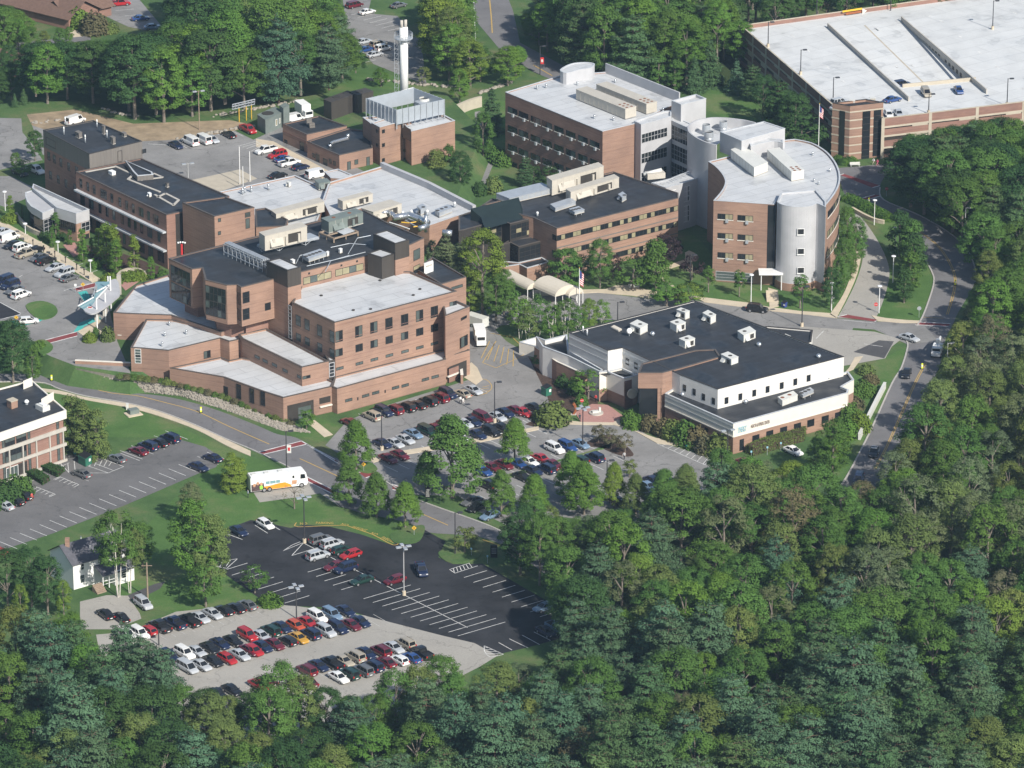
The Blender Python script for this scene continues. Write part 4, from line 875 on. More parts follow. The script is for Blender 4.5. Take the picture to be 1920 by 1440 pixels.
for x, y in ((630, 768), (785, 750)):
    u = thing('roof_vent', 'cream square vent on the black roof of the garage stair tower, %s of the two' % ('left' if x < 700 else 'right'), 'roof vent', base((1440 + x / 4, y / 4), zt2 - .5), group='vents on the garage stair tower')
    q = u.location; b = MB(); b.box((q.x, q.y, q.z), 1.2, 1.0, .5); b.build('vent_box', M['tan'], u); b = MB(); b.box((q.x, q.y, q.z + .5), 1.4, 1.2, .15); b.build('vent_cap', M['hvac'], u)
# ================================================================ fitness building
FB = thing('fitness_building', 'low brick and white panelled fitness building with stepped black roofs and a dark glass entrance', 'building', base((1300, 760)))
zf1 = hz(1374, 852, 795, 0); zf2 = zf1 - .3 + 4.2
up_ = tl(1, 2, '425,1055 720,1190 830,1170 1030,1262') + pp('1275,703 1346,730 1582.5,669 1302.5,564')
wu = vol(FB, up_, zf2, 0, 'offwhite', 'dark_roof', .12, 'bronze')
low = pp('1247,738 1375,795 1589,737 1591,731 1578,725 1601,712 1590,697 1346,752 1275,722')
wl = ccw(wpts(low, zf1)); b = MB(); b.prism(wl, 0, zf1 - 2.7); b.build('wall', M['brick'], FB)
vol(FB, None, zf1, zf1 - 2.7, 'cream', 'dark_roof', .35, 'lcoping', world=inset(wl, -.03))
f0, f1, f2 = P(1247, 738, zf1), P(1375, 795, zf1), P(1589, 737, zf1); L = seglen(f1, f2); LL = seglen(f0, f1)
for zz in (zf1 - .9, zf1 - 1.9): wallstrip(FB, f0, f1, 0, LL, zz, zz + .4, 'grey_band', 'galv', .06)
wallstrip(FB, f0, f1, 0, LL, zf1 - 2.86, zf1 - 2.65, 'ledge', 'cream', .12); wallstrip(FB, f1, f2, 0, L, zf1 - 2.86, zf1 - 2.65, 'ledge', 'cream', .12)
for x, y in ((1417, 822), (1443, 814), (1469, 807), (1495, 800), (1520, 793), (1547, 786), (1572, 779)): winat(FB, f1, f2, x, y, 13, 13, nx=2, types='g', fr='black')
winat(FB, f1, f2, 1390.5, 834, 8, 21, types='g', fr='black', name='door')
for x, y in ((1290, 792), (1325, 808), (1345, 818)): winat(FB, f0, f1, x, y, 6, 12, types='g', fr='black')
g0, g1, g2 = P(1275, 703, zf2), P(1346, 730, zf2), P(1582.5, 669, zf2)
for x, y in ((1295, 30), (1367, 60), (1437, 97), (1512, 128)): winat(FB, g0, g1, 960 + x / 4, 720 + y / 4, 5.5, 12, types='g', fr='black')
for x, y in ((1362, 751), (1388, 744), (1414, 737), (1439, 730), (1465.5, 723), (1491, 716), (1516, 709)): winat(FB, g1, g2, x, y, 7, 12, types='g', fr='black')
k0, k1, k2, k3 = [P(*q, zf2) for q in tl(1, 2, '425,1055 720,1190 830,1170 1030,1262')]
for A, B in ((k0, k1), (k2, k3)):
    for zz in (zf2 - 1.3, zf2 - 2.8): wallstrip(FB, A, B, 0, seglen(A, B), zz, zz + .5, 'grey_band', 'galv', .06)
for x, y in ((865, 1272), (930, 1304)): winat(FB, k2, k3, 960 + x / 4, 360 + y / 4, 6, 12, types='gb', fr='black')
vol(FB, pp('1400,616 1440,612 1524,619 1521,641 1470,660'), 5.6, 0, 'offwhite', 'dark_roof', .25, 'bronze')
# low white wing with terraces on the left
o9 = lambda s: [(980 + x / 6, 600 + y / 6) for x, y in pp(s)]
zw = 6.3
vol(FB, o9('150,185 255,225 500,165 520,340 900,560 880,590 520,410 225,300'), zw, 0, 'offwhite', 'dark_roof', .9, 'lcoping')
vol(FB, o9('-40,250 150,195 245,240 150,300'), 2.5, 0, 'cream', 'offwhite', .9, 'lcoping')
zx = zw - 1.9
vol(FB, o9('130,300 230,300 520,430 860,600 700,615 380,470'), zx, 0, 'brick', 'galv', .1, 'cream')
vol(FB, o9('865,590 935,575 1140,660 1300,620 1120,540 960,575'), zf2 - 4.0, 2.6, 'cream', 'dark_roof', .3, 'lcoping')
b = MB(); b.prism(inset(ccw(wpts(o9('865,590 935,575 1140,660 1300,620 1120,540 960,575'), zf2 - 4)), .15), 0, 2.61); b.build('wall', M['brick'], FB)
# brick entrance drum with dark glass corner
en = o9('1300,595 1575,595 1770,545 2225,415 2170,330 1940,340 1340,490'); ze = zf2 + .15
we = vol(FB, en, ze, zf2 - 3.2, 'brick', 'dark_roof', .1, 'coping')
en2 = wpts(o9('1300,595 1575,595 1770,545 1760,480 1340,490'), ze); b = MB(); b.prism(inset(ccw(en2), .25), 0, zf2 - 3.19); b.build('glass_wall', M['glass'], FB)
A, B, C_ = [P(*q, ze) for q in o9('1300,595 1575,595 1770,545')]
wallstrip(FB, B, C_, -.3, seglen(B, C_), 0, zf2 - 3.0, 'pier', 'brick', .05); wallstrip(FB, A, B, seglen(A, B) * .8, seglen(A, B) + .1, 0, zf2 - 3.0, 'pier', 'brick', .03)
wallstrip(FB, A, B, -.2, seglen(A, B), 0, .7, 'plinth', 'brick', .1)
A, B = P(*o9('1140,660')[0], zf2 - 4), P(*o9('1300,595')[0], zf2 - 4)
wb = wpts(o9('1150,680 1300,600 1300,560 1140,640'), zf2 - 4); b = MB(); b.prism(wb, 0, zf2 - 4.6); b.build('wall', M['brickd'], FB)
b = MB(); c = P(*o9('1228,812')[0], 4.2); b.cyl(c + Vector((0, -.6, 0)), c + Vector((.1, -.9, 0)), 1.05, n=18); b.build('round_sign', M['tanconc'], FB)
# the lettering on the white band
def walltext(T, A, B, u0, u1, zc, h, txt, m, name='lettering', proud=.14, squeeze=.68):
    e = Vector((B.x - A.x, B.y - A.y, 0)).normalized(); n = Vector((e.y, -e.x, 0))
    if n.dot(CAM - A) < 0: n = -n
    cu = bpy.data.curves.new(name, 'FONT'); cu.body = txt; cu.size = 1; cu.extrude = .02; cu.resolution_u = 2; cu.materials.append(M[m]); cu.align_x = 'CENTER'
    o = bpy.data.objects.new(name, cu); COL.objects.link(o); c = A + e * ((u0 + u1) / 2) + n * proud
    o.parent = T; of = ORG[T.name]; o.location = (c.x - of.x, c.y - of.y, zc - h / 2 - of.z)
    x = e if e.x > 0 else -e; o.rotation_euler = (math.pi / 2, 0, math.atan2(x.y, x.x)); o.scale = ((u1 - u0) / (squeeze * len(txt)), h / .7, 1); return o
uu = lambda x, y: W(f1, f2, x, y)
(ua, za), (ub, zb_) = uu(1382, 809), uu(1400, 804); walltext(FB, f1, f2, ua, ub, zf1 - 1.55, 1.25, 'SYNERGY', 'signblue')
(ua, _), (ub, _) = uu(1404.5, 803), uu(1445, 793); walltext(FB, f1, f2, ua, ub, zf1 - 1.5, .72, 'HEALTH & FITNESS CENTER', 'signdark', squeeze=.62)
# ================================================================ power plant
PW = thing('power_plant', 'brick boiler plant with silver louvred screen on its roof', 'building', base((740, 260), ZP))
zq = hz(711, 311, 239, ZP)
vol(PW, tl(0, 1, '865,922 928,955 1092,912 1165,890 1100,868 1000,880'), zq, ZP, 'brick', 'white_roof', .2, 'lcoping')
vol(PW, tl(0, 1, '1092,915 1165,985 1492,905 1410,862 1180,850 800,880 870,935'), zq - 1.0, ZP, 'brick', 'white_roof', .3, 'lcoping')
q0, q1 = P(711, 239, zq), P(753, 228, zq); r0, r1 = P(771, 246, zq - 1), P(853, 226, zq - 1)
for y in (985, 1088, 1200): winat(PW, q0, q1, 480 + 955 / 4, y / 4, 5.5, 7, types='g')
for x, y in ((1260, 1070), (1393, 1038)): winat(PW, r0, r1, 480 + x / 4, y / 4, 5.5, 7, types='g')
for y in (985, 1088): winat(PW, P(696, 230.5, zq), q0, 480 + 908 / 4, y / 4, 3, 7, types='g')
wallstrip(PW, P(753, 228, zq), r0, .2, seglen(P(753, 228, zq), r0) - .1, zq - 3.6, zq - .6, 'window', 'glass', .1)
sw = q3(*tl(0, 1, '828,738 1055,825 1412,745'), zq + 3.4)
b = MB(); ws = ccw([V3(p) for p in sw]); b.ring(ws, inset(ws, .15), zq - .2, zq + 3.4); b.build('louvre_screen', M['louvre'], PW)
b = MB()
for i in range(4):
    A, B = ws[i], ws[(i + 1) % 4]; L = seglen(A, B); e = (B - A).normalized(); nn = Vector((-e.y, e.x, 0))
    for k in range(9): c = A + e * (L * (k + .0) / 8); b.bar(V3(c - nn * .1, zq - 1.2), V3(c - nn * .1, zq + 3.45), .14)
b.build('screen_post', M['galv'], PW)
vol(PW, tl(0, 1, '200,930 380,1010 682,945 470,868'), ZP + 4.5, ZP, 'brick', 'dark_roof', .15, 'coping')
vol(PW, tl(0, 1, '383,1060 625,1165 876,1110 850,985 690,962'), ZP + 4.0, ZP, 'brick', 'dark_roof', .15, 'coping')
v0, v1, v2 = [P(*q, ZP + 4) for q in tl(0, 1, '383,1060 625,1165 876,1110')]
for x, y, w_, h_, n_ in ((697, 1245, 7, 17, 'door'), (752, 1215, 7, 9, 'window'), (840, 1210, 6.5, 17, 'door')): winat(PW, v1, v2, 480 + x / 4, y / 4, w_, h_, types='y', name=n_)
for x, y, w_, h_, n_ in ((433, 1165, 5, 8, 'window'), (463, 1190, 7, 17, 'door'), (520, 1218, 8, 14, 'door'), (558, 1208, 5, 8, 'window'), (590, 1225, 5, 8, 'window')): winat(PW, v0, v1, 480 + x / 4, y / 4, w_, h_, types='gy', name=n_)
v0, v1 = [P(*q, ZP + 4.5) for q in tl(0, 1, '200,930 380,1010')]; winat(PW, v0, v1, 480 + 345 / 4, 1100 / 4, 8, 17, types='g', name='door'); winat(PW, v0, v1, 480 + 225 / 4, 1060 / 4, 6, 6, types='g')
for s in ('200,930 380,1010 682,945',):
    q = [P(*t, ZP + 4.5) for t in tl(0, 1, s)]; [wallstrip(PW, q[i], q[i + 1], 0, seglen(q[i], q[i + 1]), ZP + 2.6, ZP + 2.9, 'string_course', 'brickd', .05) for i in (0, 1)]
CS = thing('chimney_stack', 'tall white chimney stack with service platform and two grey flue pipes at the top', 'chimney', base((758, 192), zq - 1.2))
cb = P(758, 192, zq - 1.2); zc = hz(758, 192, 51, zq - 1.2); b = MB(); b.cyl(V3(cb), V3(cb, zc), .98, n=28); b.build('shaft', M['white'], CS, True)
b = MB(); [b.cyl((cb.x + d, cb.y + d * .4, zc - .1), (cb.x + d, cb.y + d * .4, zc + 1.75), .36, n=14) for d in (-.46, .46)]; b.build('flue_pipe', M['concrete'], CS, True)
zp = hz(758, 192, 71, zq - 1.2); b = MB(); b.cyl((cb.x, cb.y, zp - .12), (cb.x, cb.y, zp), 2.15, n=24)
for k in range(24):
    a_ = 2 * math.pi * k / 24; a2 = 2 * math.pi * (k + 1) / 24; p, q = Vector((cb.x + 2.1 * math.cos(a_), cb.y + 2.1 * math.sin(a_), zp)), Vector((cb.x + 2.1 * math.cos(a2), cb.y + 2.1 * math.sin(a2), zp))
    b.bar(p, p + Vector((0, 0, 1.2)), .07)
    for dz in (.6, 1.2): b.bar(p + Vector((0, 0, dz)), q + Vector((0, 0, dz)), .06)
    if k % 3 == 0: b.bar(p, (cb.x + .9 * math.cos(a_), cb.y + .9 * math.sin(a_), zp - 1.5), .08)
b.build('platform', M['galv'], CS)
b = MB(); lx = cb.x - 1.75
for dx in (-.45, .45): b.bar((lx + dx, cb.y - .6, zq - 1), (lx + dx, cb.y - .6, zp + 1), .08)
z = zq - 1
while z < zp + 1: b.bar((lx - .45, cb.y - .6, z), (lx + .45, cb.y - .6, z), .06); b.bar((lx - .45, cb.y - .6, z), (lx + .45, cb.y - .6, min(z + 1.2, zp + 1)), .045); z += 1.2
b.build('ladder', M['galv'], CS)
# ================================================================ white fascia office on the left
WO = thing('white_fascia_office', 'three storey brick office block with deep white fascia and black flat roof', 'building', base((40, 860)))
zo = hz(120, 867, 770, 0); fz = 1.75
of = pp('124.5,769 102,748 101,760 62,729 59,738 31,725 -30,720 -260,790 -120,862')
wO = ccw(wpts(pp('124.5,769 60,712 -140,765 -110,850'), zo))
b = MB(); b.prism(inset(wO, .6), 0, zo - .6); b.build('wall', M['brickd'], WO)
vol(WO, None, zo, zo - fz, 'cream', 'dark_roof', .25, None, world=wO)
A, B = P(-110, 850, zo), P(124.5, 769, zo); e = (B - A).normalized(); n_ = Vector((e.y, -e.x, 0)); A2_, B2_ = A - n_ * .6, B - n_ * .6; L = seglen(A, B)
for zz, hh in ((zo - 4.4, .75), (zo - 7.6, .6), (.1, .5)): wallstrip(WO, A2_, B2_, 0, L, zz, zz + hh, 'concrete_edge', 'concrete', .35)
b = MB(); k = 0
u = L - .75
while u > 0:
    c = A2_ + e * u; b.prism([c - e * .14, c + e * .14, c + e * .14 + n_ * .3, c - e * .14 + n_ * .3], .1, zo - 4.4); u -= 3.4
b.build('concrete_mullion', M['concrete'], WO)
xs = [L - 1.9, L - 9.2, L - 15.6, L - 22.4]
for u in xs:
    for z0_, z1_ in ((zo - 3.6, zo - 1.8), (zo - 6.9, zo - 4.5), (.7, zo - 7.7)): winrect(WO, A2_, B2_, u - .35, u + .35, z0_, z1_, types='y', nz=2)
for u0_, u1_ in ((L - 12.4, L - 9.8), (L - 15.2, L - 12.7)): winrect(WO, A2_, B2_, u0_, u1_, zo - 3.7, zo - 1.8, nx=2, nz=2, types='gy')
winrect(WO, A2_, B2_, L - 15.2, L - 9.9, zo - 7.0, zo - 4.5, nx=4, nz=2, types='yg'); winrect(WO, A2_, B2_, L - 15.2, L - 12.2, .1, 2.9, nx=3, types='y', fr='white', name='door'); wallstrip(WO, A2_, B2_, L - 12.2, L - 9.9, .1, 3.0, 'recess_shade', 'bronze', .05)  # last strip paints the shade of the entrance opening beside the door
for s in ('101,761 60,728', '60,739 30,725'): pass
b = MB(); q = P(*(90, 762), zo); 
for s in ('78,762 101,748', '44,728 61,721'):
    b = MB(); a_, c_2 = [P(*t, zo) for t in pp(s)]; b.prism([a_, c_2, c_2 + Vector((0, .25, 0)), a_ + Vector((0, .25, 0))], zo - .3, zo + 1.5); b.build('fascia_return', M['cream'], WO)
def boxthing(name, label, cat, pts, ztop, h, m, grp=None, extra=None, cap=None):
    w = q3(*pts, ztop); c = sum(w, Vector()) / 4; t = thing(name, label, cat, (c.x, c.y, ztop - h), group=grp)
    b = MB(); b.prism(w, ztop - h, ztop); b.build('body', M[m], t)
    return t, w, c
t, w, c = boxthing('brick_chimney', 'short square brick chimney on the black office roof at the left edge', 'chimney', tl(2, 0, '50,120 85,138 132,122'), zo + 1.3, 1.5, 'brick'); b = MB(); b.prism(inset(ccw(w), -.08), zo + 1.3, zo + 1.45); b.build('cap', M['tanconc'], t)
t, w, c = boxthing('roof_hatch', 'pale lilac roof hatch near the far corner of the black office roof', 'roof hatch', tl(2, 0, '265,150 320,178 375,160'), zo + .75, 1.0, 'hvac'); b = MB(); b.prism(inset(ccw(w), .5), zo + .75, zo + .95); b.build('lid', M['white'], t)
t = thing('roof_ventilator', 'small white domed ventilator on the black office roof', 'roof vent', base((50, 758), zo - .2)); c = t.location; b = MB(); b.cyl((c.x, c.y, c.z), (c.x, c.y, c.z + .5), .3); b.build('stub', M['galv'], t); b = MB(); b.ball((c.x, c.y, c.z + .5), .5, z0=0); b.build('dome', M['white'], t, True)
# ================================================================ white house by the drive
WH = thing('white_house', 'small white clapboard house with grey gable roof and front porch half hidden by trees', 'house', base((150, 1090)))
def gable(T, c, rz, L, Wd, zw, zr, wm, rm, ov=.4):
    ca, sa = math.cos(rz), math.sin(rz); q = lambda x, y, z: (c[0] + x * ca - y * sa, c[1] + x * sa + y * ca, z)
    b = MB(); hx, hy = L / 2, Wd / 2
    for s in ((-hx, -hy, hx, -hy), (hx, -hy, hx, hy), (hx, hy, -hx, hy), (-hx, hy, -hx, -hy)): b.face([q(s[0], s[1], 0), q(s[2], s[3], 0), q(s[2], s[3], zw), q(s[0], s[1], zw)])
    for x in (-hx, hx): b.face([q(x, -hy, zw), q(x, hy, zw), q(x, 0, zr)])
    b.build('wall', M[wm], T); b = MB(); k = (zr - zw) / hy
    for s in (-1, 1):
        for dz, fl in ((.12, 0), (0, 1)): b.face([q(-hx - ov, s * (hy + ov), zw - k * ov + dz), q(hx + ov, s * (hy + ov), zw - k * ov + dz), q(hx + ov, 0, zr + dz), q(-hx - ov, 0, zr + dz)])
        b.face([q(-hx - ov, s * (hy + ov), zw - k * ov), q(hx + ov, s * (hy + ov), zw - k * ov), q(hx + ov, s * (hy + ov), zw - k * ov + .12), q(-hx - ov, s * (hy + ov), zw - k * ov + .12)])
    b.build('roof', M[rm], T); return q
dA = (P(857, 545) - P(628, 605)); rzA = math.atan2(dA.y, dA.x)
hc = P(162, 1100, 0) + Vector((0, 5.2, 0)); gable(WH, hc, rzA, 11.5, 8, 5.2, 7.6, 'white', 'shingle')
e = Vector((math.cos(rzA), math.sin(rzA), 0)); n_ = Vector((e.y, -e.x, 0)); A = hc - e * 5.75 + n_ * 4; B = hc + e * 5.75 + n_ * 4
for u in (2, 6.2, 8.6, 10.4): winrect(WH, A, B, u - .4, u + .4, 3.5, 4.8, nz=2, types='g', fr='white')
winrect(WH, A, B, 1.4, 2.4, .9, 2.6, nz=2, types='y', fr='white')
pc = hc + e * 2.2 + n_ * 5.6; b = MB(); q = lambda x, y, z: tuple(pc + e * x + n_ * y + Vector((0, 0, z)))
b.face([q(-3.6, -1.6, 3.7), q(3.6, -1.6, 3.7), q(3.6, 1.7, 2.7), q(-3.6, 1.7, 2.7)]); b.face([q(-3.6, 1.7, 2.6), q(3.6, 1.7, 2.6), q(3.6, 1.7, 2.7), q(-3.6, 1.7, 2.7)]); b.build('porch_roof', M['shingle'], WH)
b = MB(); b.prism([Vector(q(-.8, -1.6, 0)), Vector(q(3.4, -1.6, 0)), Vector(q(3.4, 1.4, 0)), Vector(q(-.8, 1.4, 0))], 0, 2.85); b.build('porch_room', M['white'], WH)
b = MB(); [b.bar(q(x, 1.4, 0), q(x, 1.4, 2.7), .16) for x in (-3.4, -2.1)]; [b.bar(q(-3.4, 1.4, z), q(-.8, 1.4, z), .08) for z in (.9, 1.5)]; b.build('porch_railing', M['white'], WH)
A = pc - e * .8 + n_ * 1.4; B = pc + e * 3.4 + n_ * 1.4; winrect(WH, A, B, 1.4, 2.5, 1.0, 2.5, nz=3, types='g', fr='white')
b = MB(); [b.prism([Vector(q(-5.6 + .0, 1.0 + .3 * i, 0)), Vector(q(-3.6, 1.0 + .3 * i, 0)), Vector(q(-3.6, 1.3 + .3 * i, 0)), Vector(q(-5.6, 1.3 + .3 * i, 0))], 0, 1.3 - .2 * i) for i in range(6)]; b.build('porch_steps', M['wood'], WH)
b = MB(); c = hc - e * 4.6 + n_ * .4; b.box((c.x, c.y, 7.0), .8, .8, 1.9); b.build('chimney', M['brick'], WH)
b = MB(); [b.cyl(tuple(hc + e * x + n_ * y + Vector((0, 0, 5.8))), tuple(hc + e * x + n_ * y + Vector((0, 0, 7.6 + dz))), .09) for x, y, dz in ((-.2, -2.0, -.3), (-1.0, 2.4, -.4))]; b.build('vent_pipe', M['white'], WH)
# ================================================================ brown-roofed houses far off
BH = thing('brown_roofed_house', 'single storey house with brown shingle roof among trees at the upper left corner', 'house', base((110, 45)))
gable(BH, P(85, 38) + Vector((0, 4, 0)), rad(-38), 26, 11, 3.2, 6.4, 'brickd', 'roof_brown', .8); gable(BH, P(152, 44) + Vector((-1, 6, 0)), rad(40), 14, 9, 3.0, 5.6, 'brickd', 'roof_brown', .8)
B2 = thing('red_roofed_shed', 'low building with reddish roof behind trees at the left edge', 'house', base((20, 132))); gable(B2, P(14, 136) + Vector((0, 3, 0)), rad(-35), 14, 8, 2.6, 4.8, 'brickd', 'roof_brown', .5)
# ================================================================ canvas entrance canopies
def vault(name, label, a, c, wd, z0, zr, nseg=12):
    A, B = P(*a, zr), P(*c, zr); A = V3(A, 0); B = V3(B, 0); e = (B - A).normalized(); n = Vector((-e.y, e.x, 0)); t = thing(name, label, 'canopy', tuple((A + B) / 2)); b = MB()
    pf = [(wd / 2 * math.cos(math.pi * i / nseg), z0 + (zr - z0) * math.sin(math.pi * i / nseg)) for i in range(nseg + 1)]
    for i in range(nseg): b.face([A + n * pf[i][0] + Vector((0, 0, pf[i][1])), B + n * pf[i][0] + Vector((0, 0, pf[i][1])), B + n * pf[i + 1][0] + Vector((0, 0, pf[i + 1][1])), A + n * pf[i + 1][0] + Vector((0, 0, pf[i + 1][1]))])
    for E in (A, B): b.face([E + n * x + Vector((0, 0, z)) for x, z in pf])
    o = b.build('canvas', M['awning'], t); o.modifiers.new('Solidify', 'SOLIDIFY').thickness = .05
    for E in (A, B):
        for s in (-1, 1): p = E + n * (s * wd / 2 * .97); b = MB(); b.cyl(p, p + Vector((0, 0, z0)), .09); b.build('post', M['white'], t)
    return t
vault('entrance_canopy', 'wide barrel vaulted cream canvas canopy over the hospital drop-off', (1020, 518), (1062, 536), 6.2, 2.8, 4.6)
vault('entrance_canopy', 'narrow cream canvas walkway canopy leading up to the dark glass building', (951, 506), (1001, 531), 3.4, 2.5, 3.7)
vault('entrance_canopy', 'short narrow canvas canopy stretch behind the barrel vaulted one', (1068, 535), (1080, 540), 4.0, 2.6, 4.0)
# emergency canopy with tinted glass
EM = thing('emergency_canopy', 'swooping tinted glass and silver canopy over the emergency entrance on tall white masts', 'canopy', base((190, 600), ZP))
o4 = lambda s: [(130 + x / 11.08, 510 + y / 11.08) for x, y in pp(s)]
ze2 = ZP + 4.6
sil = curve(o4('960,140 1015,200 1040,300 1050,470 960,560 820,680 640,800 520,855 430,860 330,820 290,770'), 4)
b = MB(); w = wpts(sil + o4('480,680 560,560 700,430 850,250 870,160'), ze2); b.prism(w, ze2 - .3, ze2); b.build('metal_roof', M['metal'], EM)
b = MB(); w = wpts(o4('180,705 290,772 480,680 560,560 700,430 850,250 870,160 800,200 560,200 530,240 590,340 500,520'), ze2 + .05); b.prism(w, ze2 - .02, ze2 + .06); b.build('glass_roof', M['glassroof'], EM)
b = MB()
for s in ('180,705 500,525', '560,410 850,255', '560,560 850,255'):
    a_, c_2 = [P(*q, ze2 + .4) for q in o4(s)]; b.bar(a_, c_2, .22)
b.build('white_beam', M['white'], EM)
for x, y0, y1 in ((565, 770, 560), (745, 620, 430), (855, 380, 90), (800, 130, 90)):
    x_, a_ = 130 + x / 11.08, 510 + y0 / 11.08; p = P(x_, a_, ze2); zt_ = hz(x_, a_, 510 + y1 / 11.08, ze2); b = MB(); b.cyl(V3(p, ZP), V3(p, zt_), .16, n=10); b.build('mast', M['white'], EM)
b = MB(); c = P(*o4('430,740')[0], ze2 + .02); b.cyl(c, c + Vector((0, 0, .05)), .72, n=20); b.build('emblem_disc', M['hvac'], EM); b = MB()
for rz in (.785, -.785): b.box((c.x, c.y, c.z + .052), .95, .3, .03, rz)
b.build('emblem_cross', M['sred'], EM)
for x, y in ((575, 1000), (745, 900), (1040, 460)):
    p = P(130 + x / 11.08, 510 + y / 11.08, ZP); b = MB(); b.box((p.x, p.y, ZP), .9, .9, 4.3); b.build('pier', M['concrete'], EM)
b = MB(); ws = wpts(o4('570,300 545,250 520,420 470,510'), ze2 + .8); [b.bar(ws[i], ws[i + 1], .15) for i in range(3)]; [b.bar(V3(p, ze2 - .2), V3(p, ze2 + 1.2), .12) for p in ws]; b.build('truss', M['galv'], EM)
b = MB(); q = P(*o4('300,520')[0], ZP); [b.cyl((q.x + i * .5, q.y - i * .9, ZP), (q.x + i * .5, q.y - i * .9, ZP + 1.4), .1) for i in range(4)]; b.build('teal_railing', M['teal'], EM)
# ================================================================ rooftop plant
def unit(label, pts, ztop, h, m='hvac', fans=0, grille='darkgrille', doors=0, hood=True, name='rooftop_unit', grp=None, legs=0, rustend=False):
    w = q3(*pts, ztop); c = sum(w, Vector()) / 4; t = thing(name, label, 'rooftop unit', (c.x, c.y, ztop - h), group=grp)
    w = ccw([V3(p) for p in w]); b = MB(); b.prism(inset(w, .06), ztop - h, ztop - .1); b.build('cabinet', M[m], t)
    b = MB(); b.prism(w, ztop - .1, ztop); b.build('lid', M[m], t)
    b = MB(); b.prism(inset(w, .02), ztop - h - .02, ztop - h + .14); b.build('base_frame', M['concrete'], t)
    ls = sorted(range(4), key=lambda i: -seglen(w[i], w[(i + 1) % 4])); i0 = min(ls[:2], key=lambda i: (w[i].y + w[(i + 1) % 4].y)); A, B = w[i0], w[(i0 + 1) % 4]; L = seglen(A, B); e = (B - A).normalized(); n = Vector((e.y, -e.x, 0))
    wid = seglen(w[(i0 + 1) % 4], w[(i0 + 2) % 4])
    nd = max(2, int(L / 1.6)); b = MB()
    for k in range(1, nd): q = A + e * (L * k / nd) - n * .06; b.prism([q - e * .03, q + e * .03, q + e * .03 + n * .03, q - e * .03 + n * .03], ztop - h + .15, ztop - .12)
    b.build('panel_seams', M['concrete'], t)
    for k in range(doors):
        u = L * (k + .6) / (doors + .4); q = A + e * u - n * .06; b = MB(); b.prism([q, q + e * .55, q + e * .55 + n * .35, q + n * .35], ztop - h + .3, ztop - h * .35); b.build('door', M[m], t)
    if hood:
        q = A + e * (L * .12) - n * .06; b = MB(); d = n * min(.7, h * .4); b.face([V3(q, ztop - h * .35), V3(q + e * L * .3, ztop - h * .35), V3(q + e * L * .3 + d, ztop - h * .8), V3(q + d, ztop - h * .8)]); b.face([V3(q, ztop - h * .35), V3(q + d, ztop - h * .8), V3(q, ztop - h * .8)]); q2 = q + e * L * .3; b.face([V3(q2, ztop - h * .35), V3(q2, ztop - h * .8), V3(q2 + d, ztop - h * .8)]); b.build('intake_hood', M[m], t)
        q = A + e * (L * .55) - n * .055; b = MB(); b.prism([q, q + e * L * .3, q + e * L * .3 + n * .03, q + n * .03], ztop - h * .85, ztop - h * .25); b.build('grille', M['darkgrille'], t)
    for k in range(fans):
        q = A + e * (L * ((k + .6) / (fans + .2) if not rustend else .96 - .07 * (k // 2))) - n * (wid * (.5 if not rustend else (.3 if k % 2 else .68)))
        b = MB(); b.cyl(V3(q, ztop), V3(q, ztop + .05), .42 if not rustend else .33, n=12); b.build('fan_grille', M[grille], t)
    for k in range(legs):
        for s in (.1, .9): q = A + e * (L * (k + .5) / legs) - n * wid * s; b = MB(); b.bar(V3(q, ztop - h - .7), V3(q, ztop - h), .1); b.build('leg', M['galv'], t)
    return t
F12 = lambda s: tl(1, 2, s)
for lab, s in (('white rooftop unit with an intake hood beside the round dish antenna', '882,985 962,1020 1020,990'), ('white rooftop unit with dark square grille nearest the far corner of the black fitness roof', '1232,880 1300,905 1335,890'),
               ('right one of the two white rooftop units near the back edge of the fitness roof', '1428,905 1490,940 1532,918'), ('white rooftop unit in the middle of the black fitness roof behind the silver dome', '1183,972 1235,1000 1305,975'),
               ('white rooftop unit closest to the centre of the black fitness roof, below the others', '1250,1097 1298,1120 1375,1095'), ('white rooftop unit standing apart near the right edge of the fitness roof', '1690,1040 1738,1075 1830,1040'), ('white rooftop unit at the edge of the lower black roof by the brick drum', '1565,1215 1645,1255 1700,1235')):
    unit(lab, F12(s), zf2 + 1.5 if '1565' not in s else zf2 + 1.2, 1.6, 'hvac', 1, hood=True, grp='units on the fitness building roof')
unit('low pale unit on the sunken roof behind the black fitness roof', tl(1, 3, '98,1090 140,1108 172,1080'), 6.4, 1.0, 'hvac', 0, hood=False)
unit('low white unit with a rusty top on the lower front roof of the fitness building', tl(2, 3, '72,95 108,125 225,80'), zf1 + .9, 1.3, 'hvac', 2, 'rustgrille', hood=False); unit('small grey condenser on legs beside the rusty topped unit', tl(2, 3, '235,60 262,82 345,45'), zf1 + .9, .7, 'galv', 3, hood=False, legs=2)
unit('big tan air handler on a steel platform above the black penthouse roof', tl(1, 1, '20,300 65,330 385,255'), zB + 4.6, 3.3, 'tan', 0, doors=3)
unit('long grey green air handler with a rusty end on the black penthouse roof', tl(1, 1, '487,195 545,225 805,150'), zB + 3.6, 2.6, 'ggreen', 2, 'rustgrille', doors=2)
unit('row of condenser fans on legs on the black penthouse roof', tl(1, 1, '345,470 395,500 530,455'), zB + 1.5, .8, 'galv', 5, hood=False, legs=4)
for lab, s in (('small white condenser box at the left end of the fan row', '255,505 275,515 295,508'), ('small white condenser box at the right end of the fan row', '522,448 533,455 550,447'), ('lone small white condenser box in the middle of the black penthouse roof', '615,425 630,432 650,424')): unit(lab, tl(1, 1, s), zB + .9, .9, 'white', 0, hood=False, grp='small condensers on the penthouse roof')
